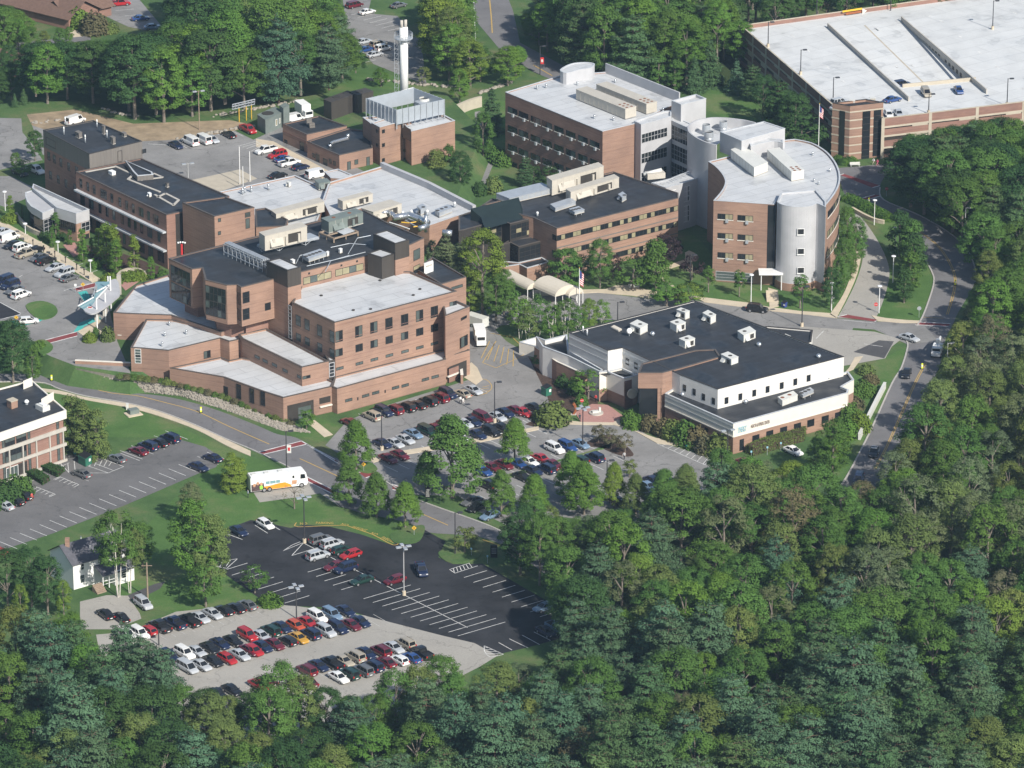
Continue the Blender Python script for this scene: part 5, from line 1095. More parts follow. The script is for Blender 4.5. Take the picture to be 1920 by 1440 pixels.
unit('long tan air handler along the near edge of the white roof behind the penthouse', tl(1, 1, '110,135 150,165 515,70'), zG2 + 2.2, 2.4, 'tan', 0, doors=4); unit('tan air handler behind the long one on the white roof', tl(1, 1, '610,50 650,70 878,10'), zG2 + 2.2, 2.0, 'tan', 0, doors=2)
unit('tan air handler with open dark doors on the white roof, nearest the silver ducts', tl(1, 1, '790,120 880,150 1095,85'), zG2 + 2.0, 2.2, 'tan', 0, doors=4); unit('grey square cooler on the left white roof, closest to the parked white wagon', tl(0, 1, '225,1362 245,1372 265,1365'), zG1 + .9, 1.0, 'hvac', 0)
unit('long flat grey rooftop unit on the white roof, left of the white exhaust fan', tl(1, 1, '1340,130 1375,155 1475,115'), zG2 + .9, 1.1, 'galv', 3, hood=False); unit('grey rooftop unit with duct on the white roof, left of the long flat one', tl(1, 1, '1205,105 1235,130 1280,110'), zG2 + 1.2, 1.4, 'galv', 1)
unit('grey cabinet on the white roof beside the small white van', tl(0, 1, '440,1350 470,1375 560,1360'), zG2 + .6, 1.6, 'ggreen', 0)
unit('tan air handler, the back one of two stepped ones on the ribbon window wing roof', tl(0, 2, '258,1325 300,1355 690,1245'), zH + 3.6, 3.5, 'tan', 0, doors=3); unit('tan air handler, the front one of two stepped ones on the ribbon window wing roof', tl(0, 2, '402,1415 440,1440 805,1330'), zH + 2.5, 2.4, 'tan', 0, doors=3)
unit('flat grey duct cabinet at the left end of the ribbon window wing roof', pp('930,362 955,372 1040,352'), zH + 1.4, 1.3, 'galv', 0, hood=False); unit('small grey condenser on legs on the ribbon window wing roof', tl(1, 2, '425,125 470,150 545,130'), zH + 1.1, .7, 'galv', 3, hood=False, legs=2)
unit('grey square exhaust unit near the right end of the ribbon window wing roof', tl(1, 2, '795,15 825,40 860,20'), zH + 1.3, 1.2, 'galv', 1); unit('low grey duct box beside the condenser on the ribbon window wing roof', tl(1, 2, '285,90 325,120 480,70'), zH + 1.0, .9, 'galv', 0, hood=False)
unit('long pale air handler with rusty fan openings, left of the pair on the office roof', tl(0, 2, '478,668 850,818 935,795'), zJ + 2.4, 2.4, 'tan', 6, 'rustgrille', hood=False, rustend=True, grp='long air handlers on the office roof'); unit('long pale air handler with rusty fan openings, right of the pair on the office roof', tl(0, 2, '630,630 1008,780 1090,760'), zJ + 2.4, 2.4, 'tan', 6, 'rustgrille', hood=False, rustend=True, grp='long air handlers on the office roof')
unit('long pale air handler, left of the pair on the curved building roof', pp('1370,280 1414,314 1440,304'), zL + 2.0, 2.2, 'hvac', 0, hood=False, grp='long air handlers on the curved roof'); unit('long pale air handler with rusty fan openings, right of the pair on the curved roof', pp('1438,280 1484,322 1508,318'), zL + 2.0, 2.2, 'hvac', 6, 'rustgrille', hood=False, rustend=True, grp='long air handlers on the curved roof')
def tower(label, cx, cy, z, r, h):
    p = P(cx, cy, z); t = thing('cooling_vent', label, 'cooling vent', tuple(p), group='cooling vents inside the curved screen'); b = MB(); b.cyl(p, V3(p, z + h * .45), r, n=18); b.build('vent_base', M['galv'], t, True)
    b = MB(); b.cyl(V3(p, z + h * .45), V3(p, z + h), r * 1.12, r * 1.02, 18, caps=False); b.build('vent_hood', M['galv'], t, True); b = MB(); b.cyl(V3(p, z + h * .8), V3(p, z + h * .82), r * .98, n=18); b.build('vent_fan', M['darkgrille'], t)
tower('pale round cooling vent nearest the curved screen wall', 1329, 264, zL - .6, 1.0, 2.2); tower('pale round cooling vent behind the nearest one', 1324, 252, zL - .6, .85, 2.4); tower('pale round cooling vent farthest back by the white penthouse', 1356, 246, zL - .6, .85, 2.4)
def pot(label, pts, z, h=.9, r=.28, cat='roof vent', name='roof_vent', grp=None, m='steel'):
    p = P(*pts, z); t = thing(name, label, cat, tuple(p), group=grp); b = MB(); b.cyl(p, V3(p, z + h * .7), r * .7, n=10); b.build('vent_pipe', M['galv'], t, True)
    b = MB(); b.cyl(V3(p, z + h * .62), V3(p, z + h), r, r * .55, 10); b.build('vent_cap', M[m], t, True); return t
def pots(where, z, pts, h=.9, r=.3, m='steel'):
    for i, q in enumerate(sorted(pts)): pot('small round vent on the %s, %s from the left' % (where, nth(i + 1)), q, z, h, r, grp='vents on the ' + where, m=m)
pots('white left front terrace roof', zA5 - .2, tl(1, 0, '1272,1000 1237,1080 1398,1065 1215,1155 1050,868 1240,745')[:4]); pots('left white kitchen roof', zG1 - .2, tl(0, 1, '95,1422 -35,1440 -85,1445 -100,1455'), 1.4, .35)
pots('office block roof', zJ - .2, tl(0, 2, '190,670 255,660 618,890 762,905 592,785 775,620 490,640 1132,840'), 1.0, .32); pots('curved building roof', zL - .3, tl(0, 3, '345,1365 380,1385 465,1287 335,1165'), .8, .3)
pots('far white kitchen roof', zG2 - .4, tl(1, 1, '1100,185 1165,175 1285,175 1490,115'), 1.3, .4, 'white'); pots('fitness building roof', zf2, tl(1, 2, '532,1050 563,1075'), 1.3, .22, 'white')
pots('ribbon window wing roof', zH, tl(1, 2, '190,180'), 1.0, .35, 'white')
def dome(label, pts, z, r, grp): p = P(*pts, z); t = thing('roof_ventilator', label, 'roof vent', tuple(p), group=grp); b = MB(); b.cyl(p, V3(p, z + .3), r * .6); b.build('stub', M['galv'], t); b = MB(); b.ball((p.x, p.y, z + .25), r, z0=0); b.build('dome', M['steel'], t, True)
for lab, q, z in (('silver dome ventilator beside the dish on the black fitness roof', (1223.5, 628), zf2), ('silver dome ventilator near the right edge of the black fitness roof', (1423, 648), zf2), ('silver dome ventilator at the far right corner of the black fitness roof', (1535, 670), zf2),
                  ('silver dome ventilator at the left end of the lower front roof', (1279, 741), zf1 - .3), ('silver dome ventilator in front of the white wall, left of the rusty topped unit', (1398, 755), zf1 - .3), ('silver dome ventilator, left of three at the right end of the lower roof', (1541, 713), zf1 - .3), ('silver dome ventilator, middle of three at the right end of the lower roof', (1551, 711), zf1 - .3), ('silver dome ventilator, right of three at the right end of the lower roof', (1568, 706), zf1 - .3)): dome(lab, q, z, .55, 'dome ventilators on the fitness building')
t = thing('satellite_dish', 'white round satellite dish on the black fitness building roof', 'satellite dish', tuple(P(1180, 630, zf2))); c = t.location; b = MB(); b.cyl((c.x, c.y, c.z), (c.x, c.y, c.z + .9), .06); b.build('mast', M['galv'], t); b = MB(); b.cyl((c.x, c.y, c.z + 1.1), (c.x + .12, c.y - .2, c.z + 1.2), .62, .5, 18); b.build('dish', M['white'], t)
t = thing('skylight', 'low pinkish skylight on the left of the black fitness roof', 'skylight', tuple(P(1155, 615, zf2))); w = [V3(p) for p in q3(*F12('740,1010 800,1040 825,1025'), zf2 + .3)]; b = MB(); b.prism(w, zf2 - .02, zf2 + .25); b.build('kerb', M['concrete'], t); b = MB(); b.prism(inset(ccw(w), .12), zf2 + .25, zf2 + .34); b.build('pane', M['awning'], t)
# steel platform, lattice gantry and ducts on the penthouse
t = thing('steel_platform', 'galvanised steel platform with braced legs carrying the big tan air handler', 'platform', tuple(P(560, 470, zB))); w = q3(*tl(1, 1, '10,390 75,420 470,335'), zB + 1.3); b = MB(); b.prism(w, zB + 1.15, zB + 1.3); b.build('deck', M['galv'], t); w = ccw([V3(p) for p in w])
for i in range(4):
    A, B = w[i], w[(i + 1) % 4]; L = seglen(A, B); e = (B - A) / L; b = MB(); b.bar(V3(A, zB + .95), V3(B, zB + .95), .25, .4); b.build('beam', M['galv'], t); n = max(1, int(L / 6))
    for k in range(n): c = A + e * (L * (k + .5) / n); b = MB(); b.bar(V3(c, zB), V3(c, zB + 1), .15); b.bar(V3(c, zB + .05), V3(c + e * 1.6, zB + .95), .1); b.bar(V3(c, zB + .05), V3(c - e * 1.6, zB + .95), .1); b.build('leg', M['galv'], t)
t = thing('lattice_gantry', 'long galvanised lattice gantry carrying pipes across the left end of the black penthouse roof', 'gantry', tuple(P(460, 480, zB))); b = MB(); A, B = P(420, 478, zB), P(492, 510, zB); e = (B - A).normalized(); n = Vector((-e.y, e.x, 0)); L = seglen(A, B); N = 9
for s in (0, 1.8):
    for z in (.7, 2.4): b.bar(V3(A + n * s, zB + z), V3(B + n * s, zB + z), .16)
    for k in range(N + 1):
        c = A + e * (L * k / N) + n * s; b.bar(V3(c, zB), V3(c, zB + 2.4), .12)
        if k < N: d = A + e * (L * (k + 1) / N) + n * s; b.bar(V3(c, zB + .7), V3(d, zB + 2.4), .08)
for k in range(N + 1): c = A + e * (L * k / N); b.bar(V3(c, zB + 2.4), V3(c + n * 1.8, zB + 2.4), .1)
b.build('truss', M['galv'], t); b = MB(); [b.cyl(V3(A + n * (.4 + .45 * i), zB + 2.62), V3(B + n * (.4 + .45 * i), zB + 2.62), .17, n=8) for i in range(3)]; b.build('pipes', M['galv'], t)
t = thing('roof_skeleton', 'open brown steel frame with a pale sheet laid across it on the black penthouse roof', 'frame', tuple(P(635, 440, zB))); w = ccw([V3(p) for p in q3(*tl(1, 1, '475,305 585,350 765,300'), zB + .9)]); b = MB()
for i in range(4): b.bar(V3(w[i], zB + .9), V3(w[(i + 1) % 4], zB + .9), .3); b.bar(V3(w[i], zB), V3(w[i], zB + .9), .25); b.bar(V3((w[i] + w[(i + 1) % 4]) / 2, zB), V3((w[i] + w[(i + 1) % 4]) / 2, zB + .9), .2)
b.bar(V3((w[0] + w[1]) / 2, zB + .9), V3((w[2] + w[3]) / 2, zB + .9), .25); b.build('frame', M['wood'], t); b = MB(); b.prism(q3(*tl(1, 1, '600,292 655,318 740,290'), zB + 1.15), zB + 1.06, zB + 1.15); b.build('sheet', M['lcoping'], t)
t = thing('duct_run', 'bundle of shiny round ducts and yellow pipes on the edge of the white roof', 'ducts', tuple(P(785, 425, zG2)))
for s, z, r in (('935,190 1000,180 1040,215', 1.0, .55), ('1030,225 1150,205 1230,235 1290,262', 1.0, .7), ('1225,300 1290,280', .8, .6), ('1400,330 1470,335', .8, .7)):
    b = MB(); q = [V3(P(*v, zG2), zG2 + z) for v in tl(1, 1, s)]; b.tube(q, [r] * len(q), 12); b.build('duct', M['steel'], t, True)
b = MB(); p = P(*tl(1, 1, '1275,300')[0], zG2 - 1); b.cyl(p, V3(p, zG2 + 2.9), .4, n=12); b.build('flue', M['steel'], t, True)
for s, m in (('1090,240 1150,245 1215,235', 'yolk'), ('1180,275 1210,270', 'yolk'), ('1000,240 1080,265 1150,290', 'white'), ('1120,225 1200,270', 'galv')):
    b = MB(); q = [V3(P(*v, zG2), zG2 + .4) for v in tl(1, 1, s)]; b.tube(q, [.13] * len(q), 6); b.build('pipe', M[m], t)
for i, (x, y) in enumerate(tl(0, 0, '490,935 480,1010 728,955 640,1070 803,1035')): pot('white pipe vent on the metal clad tower roof, %s from the left' % nth(i + 1 if i != 1 else 1) if i else 'white pipe vent at the far left corner of the tower roof', (x, y), zE, 1.9, .2, grp='pipe vents on the tower roof', m='white')
for lab, s, h in (('brown box unit near the middle of the metal clad tower roof', '560,985 590,1000 618,990', 1.3), ('tall narrow brown unit at the back of the metal clad tower roof', '760,940 778,948 792,942', 2.0), ('brown cabinet by the near edge of the metal clad tower roof', '822,1022 845,1035 868,1028', 1.6), ('low brown unit at the right of the metal clad tower roof', '905,990 930,1003 952,996', .9)): unit(lab, tl(0, 0, s), zE + h - .15, h, 'greyclad', 0, hood=False)
unit('dark round topped unit on the black roof of the long wing', tl(0, 0, '1235,1370 1252,1378 1270,1372'), zC + .8, .95, 'greyclad', 1, hood=False); unit('pair of white cabinets at the left end of the long wing roof', tl(0, 0, '810,1278 840,1292 870,1284'), zC + .7, .9, 'white', 0, hood=False); unit('white square vent on the long wing roof near the brick tower', tl(1, 0, '1103,5 1120,15 1138,8'), zC + .7, .8, 'white', 0)
t = thing('exhaust_duct', 'cranked silver exhaust duct on the black roof of the low boiler annex', 'duct', tuple(P(637, 270, ZP + 4))); b = MB(); q = [V3(P(*v, ZP + 4), ZP + 4.6) for v in tl(0, 1, '555,1100 580,1085 690,1055')]; b.tube([V3(q[0], ZP + 3.9)] + q + [V3(q[-1], ZP + 5.6)], [.42] * 5, 10); b.build('duct', M['steel'], t, True)
t = thing('timber_stack', 'zigzag stack of brown flue sections on the black boiler annex roof', 'flue', tuple(P(585, 228, ZP + 4.5))); b = MB(); q = P(585, 238, ZP + 4.5); [b.box((q.x - .35 * i + (.3 if i % 2 else 0), q.y + .1 * i, ZP + 4.4 + .55 * i), 1.3, .8, .5, .3) for i in range(4)]; b.build('flue', M['greyclad'], t)
t = thing('boiler_cooler', 'round cooler and white pipes inside the silver louvred screen', 'cooler', tuple(P(790, 190, zq - 1))); w = q3(*tl(0, 1, '1190,760 1240,785 1330,740'), zq + 1.8); b = MB(); b.prism(w, zq - 1.3, zq + 1.8); b.build('cabinet', M['galv'], t); b = MB(); p = sum(w, Vector()) / 4; b.cyl(V3(p, zq + 1.8), V3(p, zq + 2.3), 1.25, 1.15, 18, False); b.build('fan_ring', M['hvac'], t, True); b = MB(); b.cyl(V3(p, zq + 1.8), V3(p, zq + 1.9), 1.12, n=18); b.build('fan_grille', M['darkgrille'], t)
b = MB(); A, B = P(*tl(0, 1, '1095,690')[0], zq + 2.5), P(*tl(0, 1, '1180,665')[0], zq + 2.5); b.cyl(A, B, .4, n=10); b.cyl(B, V3(B, zq - 1), .4, n=10); b.build('pipe', M['white'], t, True)
t = thing('white_roof_box', 'white louvred box on the low dark roof behind the hospital block', 'rooftop unit', tuple(P(803, 510, zA1 - 3.2))); w = q3(*tl(1, 1, '1258,535 1262,545 1330,520'), zA1 - 1.2); b = MB(); b.prism(w, zA1 - 3.4, zA1 - 1.2); b.build('cabinet', M['white'], t); b = MB(); A, B = w[1], w[2]; e = (B - A).normalized(); n = Vector((e.y, -e.x, 0)); b.prism([A + e * .4 + n * .03, B - e * .4 + n * .03, B - e * .4, A + e * .4], zA1 - 2.0, zA1 - 1.6); b.build('louvre', M['concrete'], t)
t = thing('roof_plant', 'cluster of tan pipes and valves on the dark terrace roof between the brick buildings', 'roof plant', tuple(P(1232, 330, zH))); q = P(1228, 332, zH); b = MB(); b.box((q.x, q.y, zH - .1), 4.2, 2.2, 1.3, .3); b.build('cabinet', M['tan'], t); b = MB(); b.cyl((q.x - 2.6, q.y - .5, zH + .8), (q.x + 1.5, q.y + .6, zH + 1.5), .45, n=10); b.build('pipe', M['hvac'], t, True)
t = thing('wind_vane', 'small red mast with white cups at the corner of the black penthouse roof', 'antenna', tuple(P(341, 478, zB))); q = t.location; b = MB(); b.cyl(q, (q.x, q.y, zB + 2.4), .22); b.build('mast', M['sred'], t); b = MB(); [b.ball((q.x + dx, q.y, zB + 2.5 + dz), .22, n=6, m=4) for dx, dz in ((-.7, .2), (-.25, .3), (.25, .3), (.7, .2))]; b.build('cup', M['white'], t)
# yard containers
def container(label, name, pts, z, h, m, extra=None):
    w = q3(*pts, z + h); c = sum(w, Vector()) / 4; t = thing(name, label, 'generator', (c.x, c.y, z)); w = ccw([V3(p) for p in w]); b = MB(); b.prism(w, z, z + h); b.build('cabinet', M[m], t); A, B = w[0], w[1]
    b = MB(); b.prism(inset(w, -.05), z + h - .12, z + h + .06); b.build('lid', M[m], t); b = MB(); p = w[0] * .6 + w[2] * .4; b.cyl(V3(p, z + h + .06), V3(p, z + h + .16), min(seglen(w[0], w[1]), seglen(w[1], w[2])) * .32, n=16); b.build('fan_grille', M['darkgrille'], t); return t, w
t, w = container('grey green generator container with a round top fan by the red pickup', 'generator', tl(0, 1, '10,860 70,900 205,840'), ZP, 3.6, 'ggreen'); b = MB(); w2 = q3(*tl(0, 1, '175,790 205,812 250,790'), ZP + 5.0); b.prism(w2, ZP, ZP + 5.0); b.build('air_outlet', M['ggreen'], t); A, B = min(((w[i], w[(i + 1) % 4]) for i in range(4)), key=lambda s: s[0].y + s[1].y + (0 if seglen(*s) > 5 else 99)); winrect(t, A, B, seglen(A, B) * .55, seglen(A, B) * .65, ZP + 1, ZP + 2.6, types='b', fr='white', name='notice'); winrect(t, A, B, seglen(A, B) * .75, seglen(A, B) * .82, ZP + 1.2, ZP + 2.5, types='b', fr='white', name='notice')
container('dark brown generator container with a pale roof hatch behind the boiler plant', 'generator', tl(0, 1, '508,745 565,770 745,705'), ZP, 4.4, 'clad'); container('dark brown generator container nearest the silver louvred screen', 'generator', tl(0, 1, '700,690 760,715 880,685'), ZP, 4.6, 'clad')
t = thing('pipe_rack', 'raised galvanised pipe rack on yellow posts above the red pickup', 'pipe rack', tuple(P(462, 235, ZP))); A, B = P(436, 232, ZP), P(478, 222, ZP); b = MB()
for dz, dy in ((3.6, 0), (3.6, 1.6), (4.3, 0), (4.3, 1.6)): b.bar(A + Vector((0, dy, dz)), B + Vector((0, dy, dz)), .18)
for k in range(8): c = A.lerp(B, k / 7); b.bar(c + Vector((0, 0, 3.6)), c + Vector((0, 1.6, 4.3)), .1); b.bar(c + Vector((0, 1.6, 3.6)), c + Vector((0, 0, 4.3)), .1)
b.build('rack', M['galv'], t)
for k in (.3, .62, .85): c = A.lerp(B, k); b = MB(); b.cyl(c, c + Vector((0, 0, 3.6)), .1); b.build('post', M['yolk'], t)
# ================================================================ lamps, poles, signs
def lamp(label, base_px, top_px, z=0.0, heads=2, m='darkpole', foot=True, banner=None, grp='parking lot lamp posts'):
    p = P(*base_px, z); zt_ = hz(base_px[0], base_px[1], top_px, z); t = thing('lamp_post', label, 'lamp post', tuple(p), group=grp)
    if foot: b = MB(); b.cyl(p, V3(p, z + .85), .36, n=14); b.build('concrete_foot', M['walk'], t)
    b = MB(); b.cyl(V3(p, z), V3(p, zt_), .13, .09, 8); b.build('pole', M[m], t)
    for k in range(heads):
        a = rad(20) + 2 * math.pi * k / heads if heads > 1 else rad(15); d = Vector((math.cos(a), math.sin(a), 0)); c = p + d * .95
        b = MB(); b.bar(V3(p, zt_ - .15), V3(c, zt_ - .1), .07); b.build('arm', M[m], t); b = MB(); b.prism([c + d * .5 + Vector((-d.y, d.x, 0)) * .32, c - d * .45 + Vector((-d.y, d.x, 0)) * .32, c - d * .45 - Vector((-d.y, d.x, 0)) * .32, c + d * .5 - Vector((-d.y, d.x, 0)) * .32], zt_ - .22, zt_); b.build('lamp_head', M['galv' if heads > 1 else m], t)
    if banner:
        c0_, c1_ = banner; b = MB(); b.face([V3(p + Vector((.12, 0, 0)), zt_ - 3.0), V3(p + Vector((.95, .05, 0)), zt_ - 3.0), V3(p + Vector((.95, .05, 0)), zt_ - 4.7), V3(p + Vector((.12, 0, 0)), zt_ - 4.7)]); o = b.build('banner', M[c0_], t); o.modifiers.new('Solidify', 'SOLIDIFY').thickness = .03
        b = MB(); b.prism([p + Vector((.3, -.05, 0)), p + Vector((.75, -.05, 0)), p + Vector((.75, -.03, 0)), p + Vector((.3, -.03, 0))], zt_ - 4.2, zt_ - 3.5); b.build('banner_emblem', M[c1_], t)
    return t
lamp('tall dark twin headed lamp post at the upper left of the black car park', (571, 1018), 932, heads=4); lamp('tall twin headed lamp post standing on the centre line of the black car park', (757.5, 1116), 1024, heads=4, m='greypole'); lamp('tall dark lamp post by the orange car of the pale car park', (556, 1160), 1099, heads=4, foot=False)
lamp('dark lamp post with a small banner beside the white coach', (537.5, 880), 808, heads=1, foot=False, banner=('hvac', 'sred')); lamp('dark lamp post between the silver cars in the front car park, left one', (716, 844), 769, heads=1); lamp('dark lamp post on the island by the maroon van in the front car park', (927.5, 792), 716, heads=1)
lamp('dark lamp post on the grass island at the black car park entrance', (853.5, 1039), 961, heads=1, foot=False); lamp('tall dark lamp post with four heads in front of the brick plaza', (1092.5, 842), 764, heads=4); lamp('dark lamp post among young trees at the right end of the front car park', (1138, 915), 863, heads=1, foot=False)
lamp('dark lamp post in the turning circle behind the fitness building', (1158, 604), 566, heads=1, foot=False); lamp('tall dark lamp post beside the cracked street, in front of the curved building', (1503.5, 612), 537, heads=1); lamp('dark lamp post by the winding garden path', (1294, 530), 478, heads=1, foot=False)
lamp('thin dark lamp post at the left end of the pale lower car park', (298, 1210), 1180, heads=1, foot=False); lamp('dark lamp post at the front corner of the fitness building', (1364, 862), 806, heads=2, foot=False); lamp('dark lamp post standing behind the tall green tree by the hospital drive', (938, 590), 530, heads=1, foot=False)
lamp('dark lamp post with a red banner beside the far road', (1012.5, 140), 86, heads=1, foot=False, banner=('sred', 'hvac')); lamp('grey roadside lamp post with a white banner under the trees, upper of two', (1808, 462), 389, heads=1, m='greypole', foot=False, banner=('white', 'orange')); lamp('grey roadside lamp post with a white banner by the utility truck, lower of two', (1775, 705), 643, heads=1, m='greypole', foot=False, banner=('white', 'orange'))
lamp('grey twin lamp on a pole in the rear yard beside the long wing', (353, 336), 306, ZP, heads=2, m='greypole', foot=False); lamp('dark utility pole with floodlights at the wood edge by the white vans', (374, 243), 170, ZP, heads=2, m='wood', foot=False)
for i, (b_, ty) in enumerate((((1440, 88), 41), ((1501, 140), 93), ((1562, 190), 145), ((1741, 213), 176), ((1888, 198), 147), ((1861, 55), 1))): lamp('dark lamp post on the pale garage roof, %s' % ('at the far left corner', 'second along the left edge', 'third along the left edge', 'on the front edge near the tan minivan', 'on the front edge near the right side', 'alone toward the back right')[i], b_, ty, zd, heads=1, foot=True, grp='lamp posts on the garage roof')
for i, (x, y) in enumerate(((1531, 25), (1670, 10))): lamp('dark lamp post rising from the far parapet of the garage, %s of two' % ('left', 'right')[i], (x, y + 10), -30, zd, heads=1, foot=False, grp='lamp posts on the garage roof')
def disclamp(label, b_, ty, z=0.0):
    p = P(*b_, z); zt_ = hz(b_[0], b_[1], ty, z); t = thing('path_lamp', label, 'lamp post', tuple(p), group='white disc topped lamps'); b = MB(); b.cyl(p, V3(p, zt_ - .3), .1, .08, 8); b.build('pole', M['lampw'], t); b = MB(); b.cyl(V3(p, zt_ - .3), V3(p, zt_ - .08), .12, .2, 10); b.build('lamp_head', M['galv'], t); b = MB(); b.cyl(V3(p, zt_ - .08), V3(p, zt_ + .06), .52, .46, 16); b.build('lamp_disc', M['lampw'], t)
for lab, b_, ty in (('white disc lamp at the top of the curving drive', (1639, 422), 375), ('white disc lamp beside the uppermost tree in the grass wedge', (1678, 470), 427), ('white disc lamp second up from the red stop sign', (1674, 530), 480), ('white disc lamp beside the red stop sign', (1648, 587), 536), ('white disc lamp at the corner of the beige walk and drive', (1559, 583), 531), ('white disc lamp on the lawn in front of the curved building entrance', (1408, 568), 515)): disclamp(lab, b_, ty)
for lab, b_, ty in (('white disc lamp farthest up the beige emergency walk', (10, 395), 359), ('white disc lamp beside the silver entrance pavilion', (48, 444), 419), ('white disc lamp by the small columnar trees', (109, 473), 453), ('white disc lamp nearest the emergency canopy', (170, 512), 488)): disclamp(lab, b_, ty, ZP)
for i, (x, y) in enumerate(((62, 462), (82, 473), (103, 483), (123, 494), (144, 507), (158, 517))):
    p = P(x, y, ZP); t = thing('bollard', 'slim dark bollard light along the beige emergency walk, %s from the left' % nth(i + 1), 'bollard', tuple(p), group='bollard lights along the emergency walk'); b = MB(); b.cyl(p, V3(p, ZP + 1.3), .1); b.build('post', M['bronze'], t); b = MB(); b.box((p.x, p.y, ZP + 1.3), .32, .32, .3); b.build('light_box', M['darkgrille'], t)
for i, (x, y) in enumerate(((49, 452), (75, 466), (98, 478), (110, 489), (171, 524))):
    p = P(x, y, ZP); t = thing('gate_pier', 'square tan pier along the beige emergency walk, %s from the left' % nth(i + 1), 'pier', tuple(p), group='tan piers along the emergency walk'); b = MB(); b.box(p, .75, .75, 1.35); b.build('shaft', M['tanconc'], t); b = MB(); b.box((p.x, p.y, ZP + 1.35), .9, .9, .15); b.build('cap', M['walk'], t)
def crossbollard(label, x, y, z=0.0): p = P(x, y, z); t = thing('crossing_marker', label, 'crossing marker', tuple(p), group='yellow pedestrian markers on the centre lines'); b = MB(); b.box(p, .6, .5, .15); b.build('foot', M['black'], t); b = MB(); b.box((p.x, p.y, z + .15), .36, .1, 1.15); b.build('panel', M['ybol'], t); b = MB(); b.prism([Vector((p.x - .13, p.y - .06, 0)), Vector((p.x + .13, p.y - .06, 0)), Vector((p.x + .13, p.y - .052, 0)), Vector((p.x - .13, p.y - .052, 0))], z + .55, z + .95); b.build('symbol', M['white'], t)
crossbollard('yellow crossing marker by the upper red crosswalk near the garage', 1629.5, 381); crossbollard('yellow crossing marker on the bend of the right hand road', 1791, 535); crossbollard('yellow crossing marker on the right hand road near the black sedan', 1729, 692); crossbollard('yellow crossing marker on the main road below the brick front', 377, 774); crossbollard('pale crossing marker on the main road at the left beside the retaining wall', 97, 714)
def flag(label, b_, ty, z, zf): 
    p = P(*b_, z); zt_ = hz(b_[0], b_[1], ty, z); t = thing('flagpole', label, 'flagpole', tuple(p)); b = MB(); b.cyl(p, V3(p, zt_), .11, .06, 8); b.build('pole', M['white'], t); b = MB(); b.ball((p.x, p.y, zt_ + .08), .12, n=8, m=5); b.build('finial', M['yolk'], t)
    fl = MB(); H_, W_ = zf, .85
    for j in range(13):
        fl.k = j % 2
        for i in range(4):
            if i < 2 and j < 7: fl.k = 2
            else: fl.k = j % 2
            x0, x1 = W_ * i / 4, W_ * (i + 1) / 4; f = lambda x, k: (p.x + .08 + x + .05 * math.sin(k * .5), p.y + .12 * math.sin(x * 7 + k * .3), zt_ - .5 - H_ * k / 13 - x * .9)
            fl.face([f(x0, j + 1), f(x1, j + 1), f(x1, j), f(x0, j)])
    fl.build('flag', [M['red'], M['white'], M['blue']], t)
flag('tall white flagpole with a hanging striped flag in the turning circle by the canvas canopy', (1086, 575), 503, 0, 3.2); flag('tall white flagpole with a hanging striped flag between the curved building and the garage', (1534, 300), 195, 0, 2.6)
def sign(name, label, b_, z, h, kind, m, cat='sign', w=.75):
    p = P(*b_, z); t = thing(name, label, cat, tuple(p)); b = MB(); b.cyl(p, V3(p, z + h), .045, n=6); b.build('post', M['galv'], t); b = MB(); c = Vector((p.x, p.y - .07, z + h - w * .45))
    if kind == 'oct': r = [(math.cos(math.pi * (k + .5) / 4) * w / 2, math.sin(math.pi * (k + .5) / 4) * w / 2) for k in range(8)]
    elif kind == 'dia': r = [(w / 2, 0), (0, w / 2), (-w / 2, 0), (0, -w / 2)]
    elif kind == 'disc': r = [(math.cos(math.pi * k / 8) * w / 2, math.sin(math.pi * k / 8) * w / 2) for k in range(16)]
    else: r = [(-w / 2, -w * .6), (w / 2, -w * .6), (w / 2, w * .6), (-w / 2, w * .6)]
    f = [Vector((c.x + x, c.y, c.z + y)) for x, y in r]; bk = [q + Vector((0, .03, 0)) for q in f]; b.face(f); b.face(bk[::-1])
    for i in range(len(r)): j = (i + 1) % len(r); b.face([bk[i], bk[j], f[j], f[i]])
    b.build('panel', M[m], t); return t, c
def onsign(t, c, txt, size, m='white'):
    cu = bpy.data.curves.new('lettering', 'FONT'); cu.body = txt; cu.size = size; cu.align_x = 'CENTER'; cu.align_y = 'CENTER'; cu.extrude = .004; cu.materials.append(M[m]); o = bpy.data.objects.new('lettering', cu); COL.objects.link(o); o.parent = t; o.location = Vector(c) - ORG[t.name] + Vector((0, -.012, 0)); o.rotation_euler = (math.pi / 2, 0, 0); return o
t, c = sign('stop_sign', 'red stop sign on the drive corner beside a white disc lamp', (1642, 586), 0, 2.3, 'oct', 'sred', w=.9); onsign(t, c, 'STOP', .3); t, c = sign('stop_sign', 'red stop sign on the brick plaza in front of the fitness entrance', (1091, 770), 0, 2.6, 'oct', 'sred', w=.8); onsign(t, c, 'STOP', .27)
t, c = sign('stop_sign', 'red stop sign by the shaded crosswalk in front of the garage', (1662, 368), 0, 2.2, 'oct', 'sred', w=.8); onsign(t, c, 'STOP', .27)
for lab, q, z in (('yellow diamond sign on the small island at the front car park entrance', (682, 884), 0), ('yellow diamond sign at the grass tip by the black car park entrance', (776.5, 1004), 0), ('yellow diamond sign beside the emergency canopy crossing', (156, 546), ZP), ('yellow diamond sign beside the teal kerb with the white car', (31, 608), ZP)):
    t, c = sign('warning_sign', lab, q, z, 2.0, 'dia', 'yolk', w=.95); b = MB(); b.box((c.x, c.y - .012, c.z - .2), .12, .01, .4); b.build('symbol', M['black'], t)
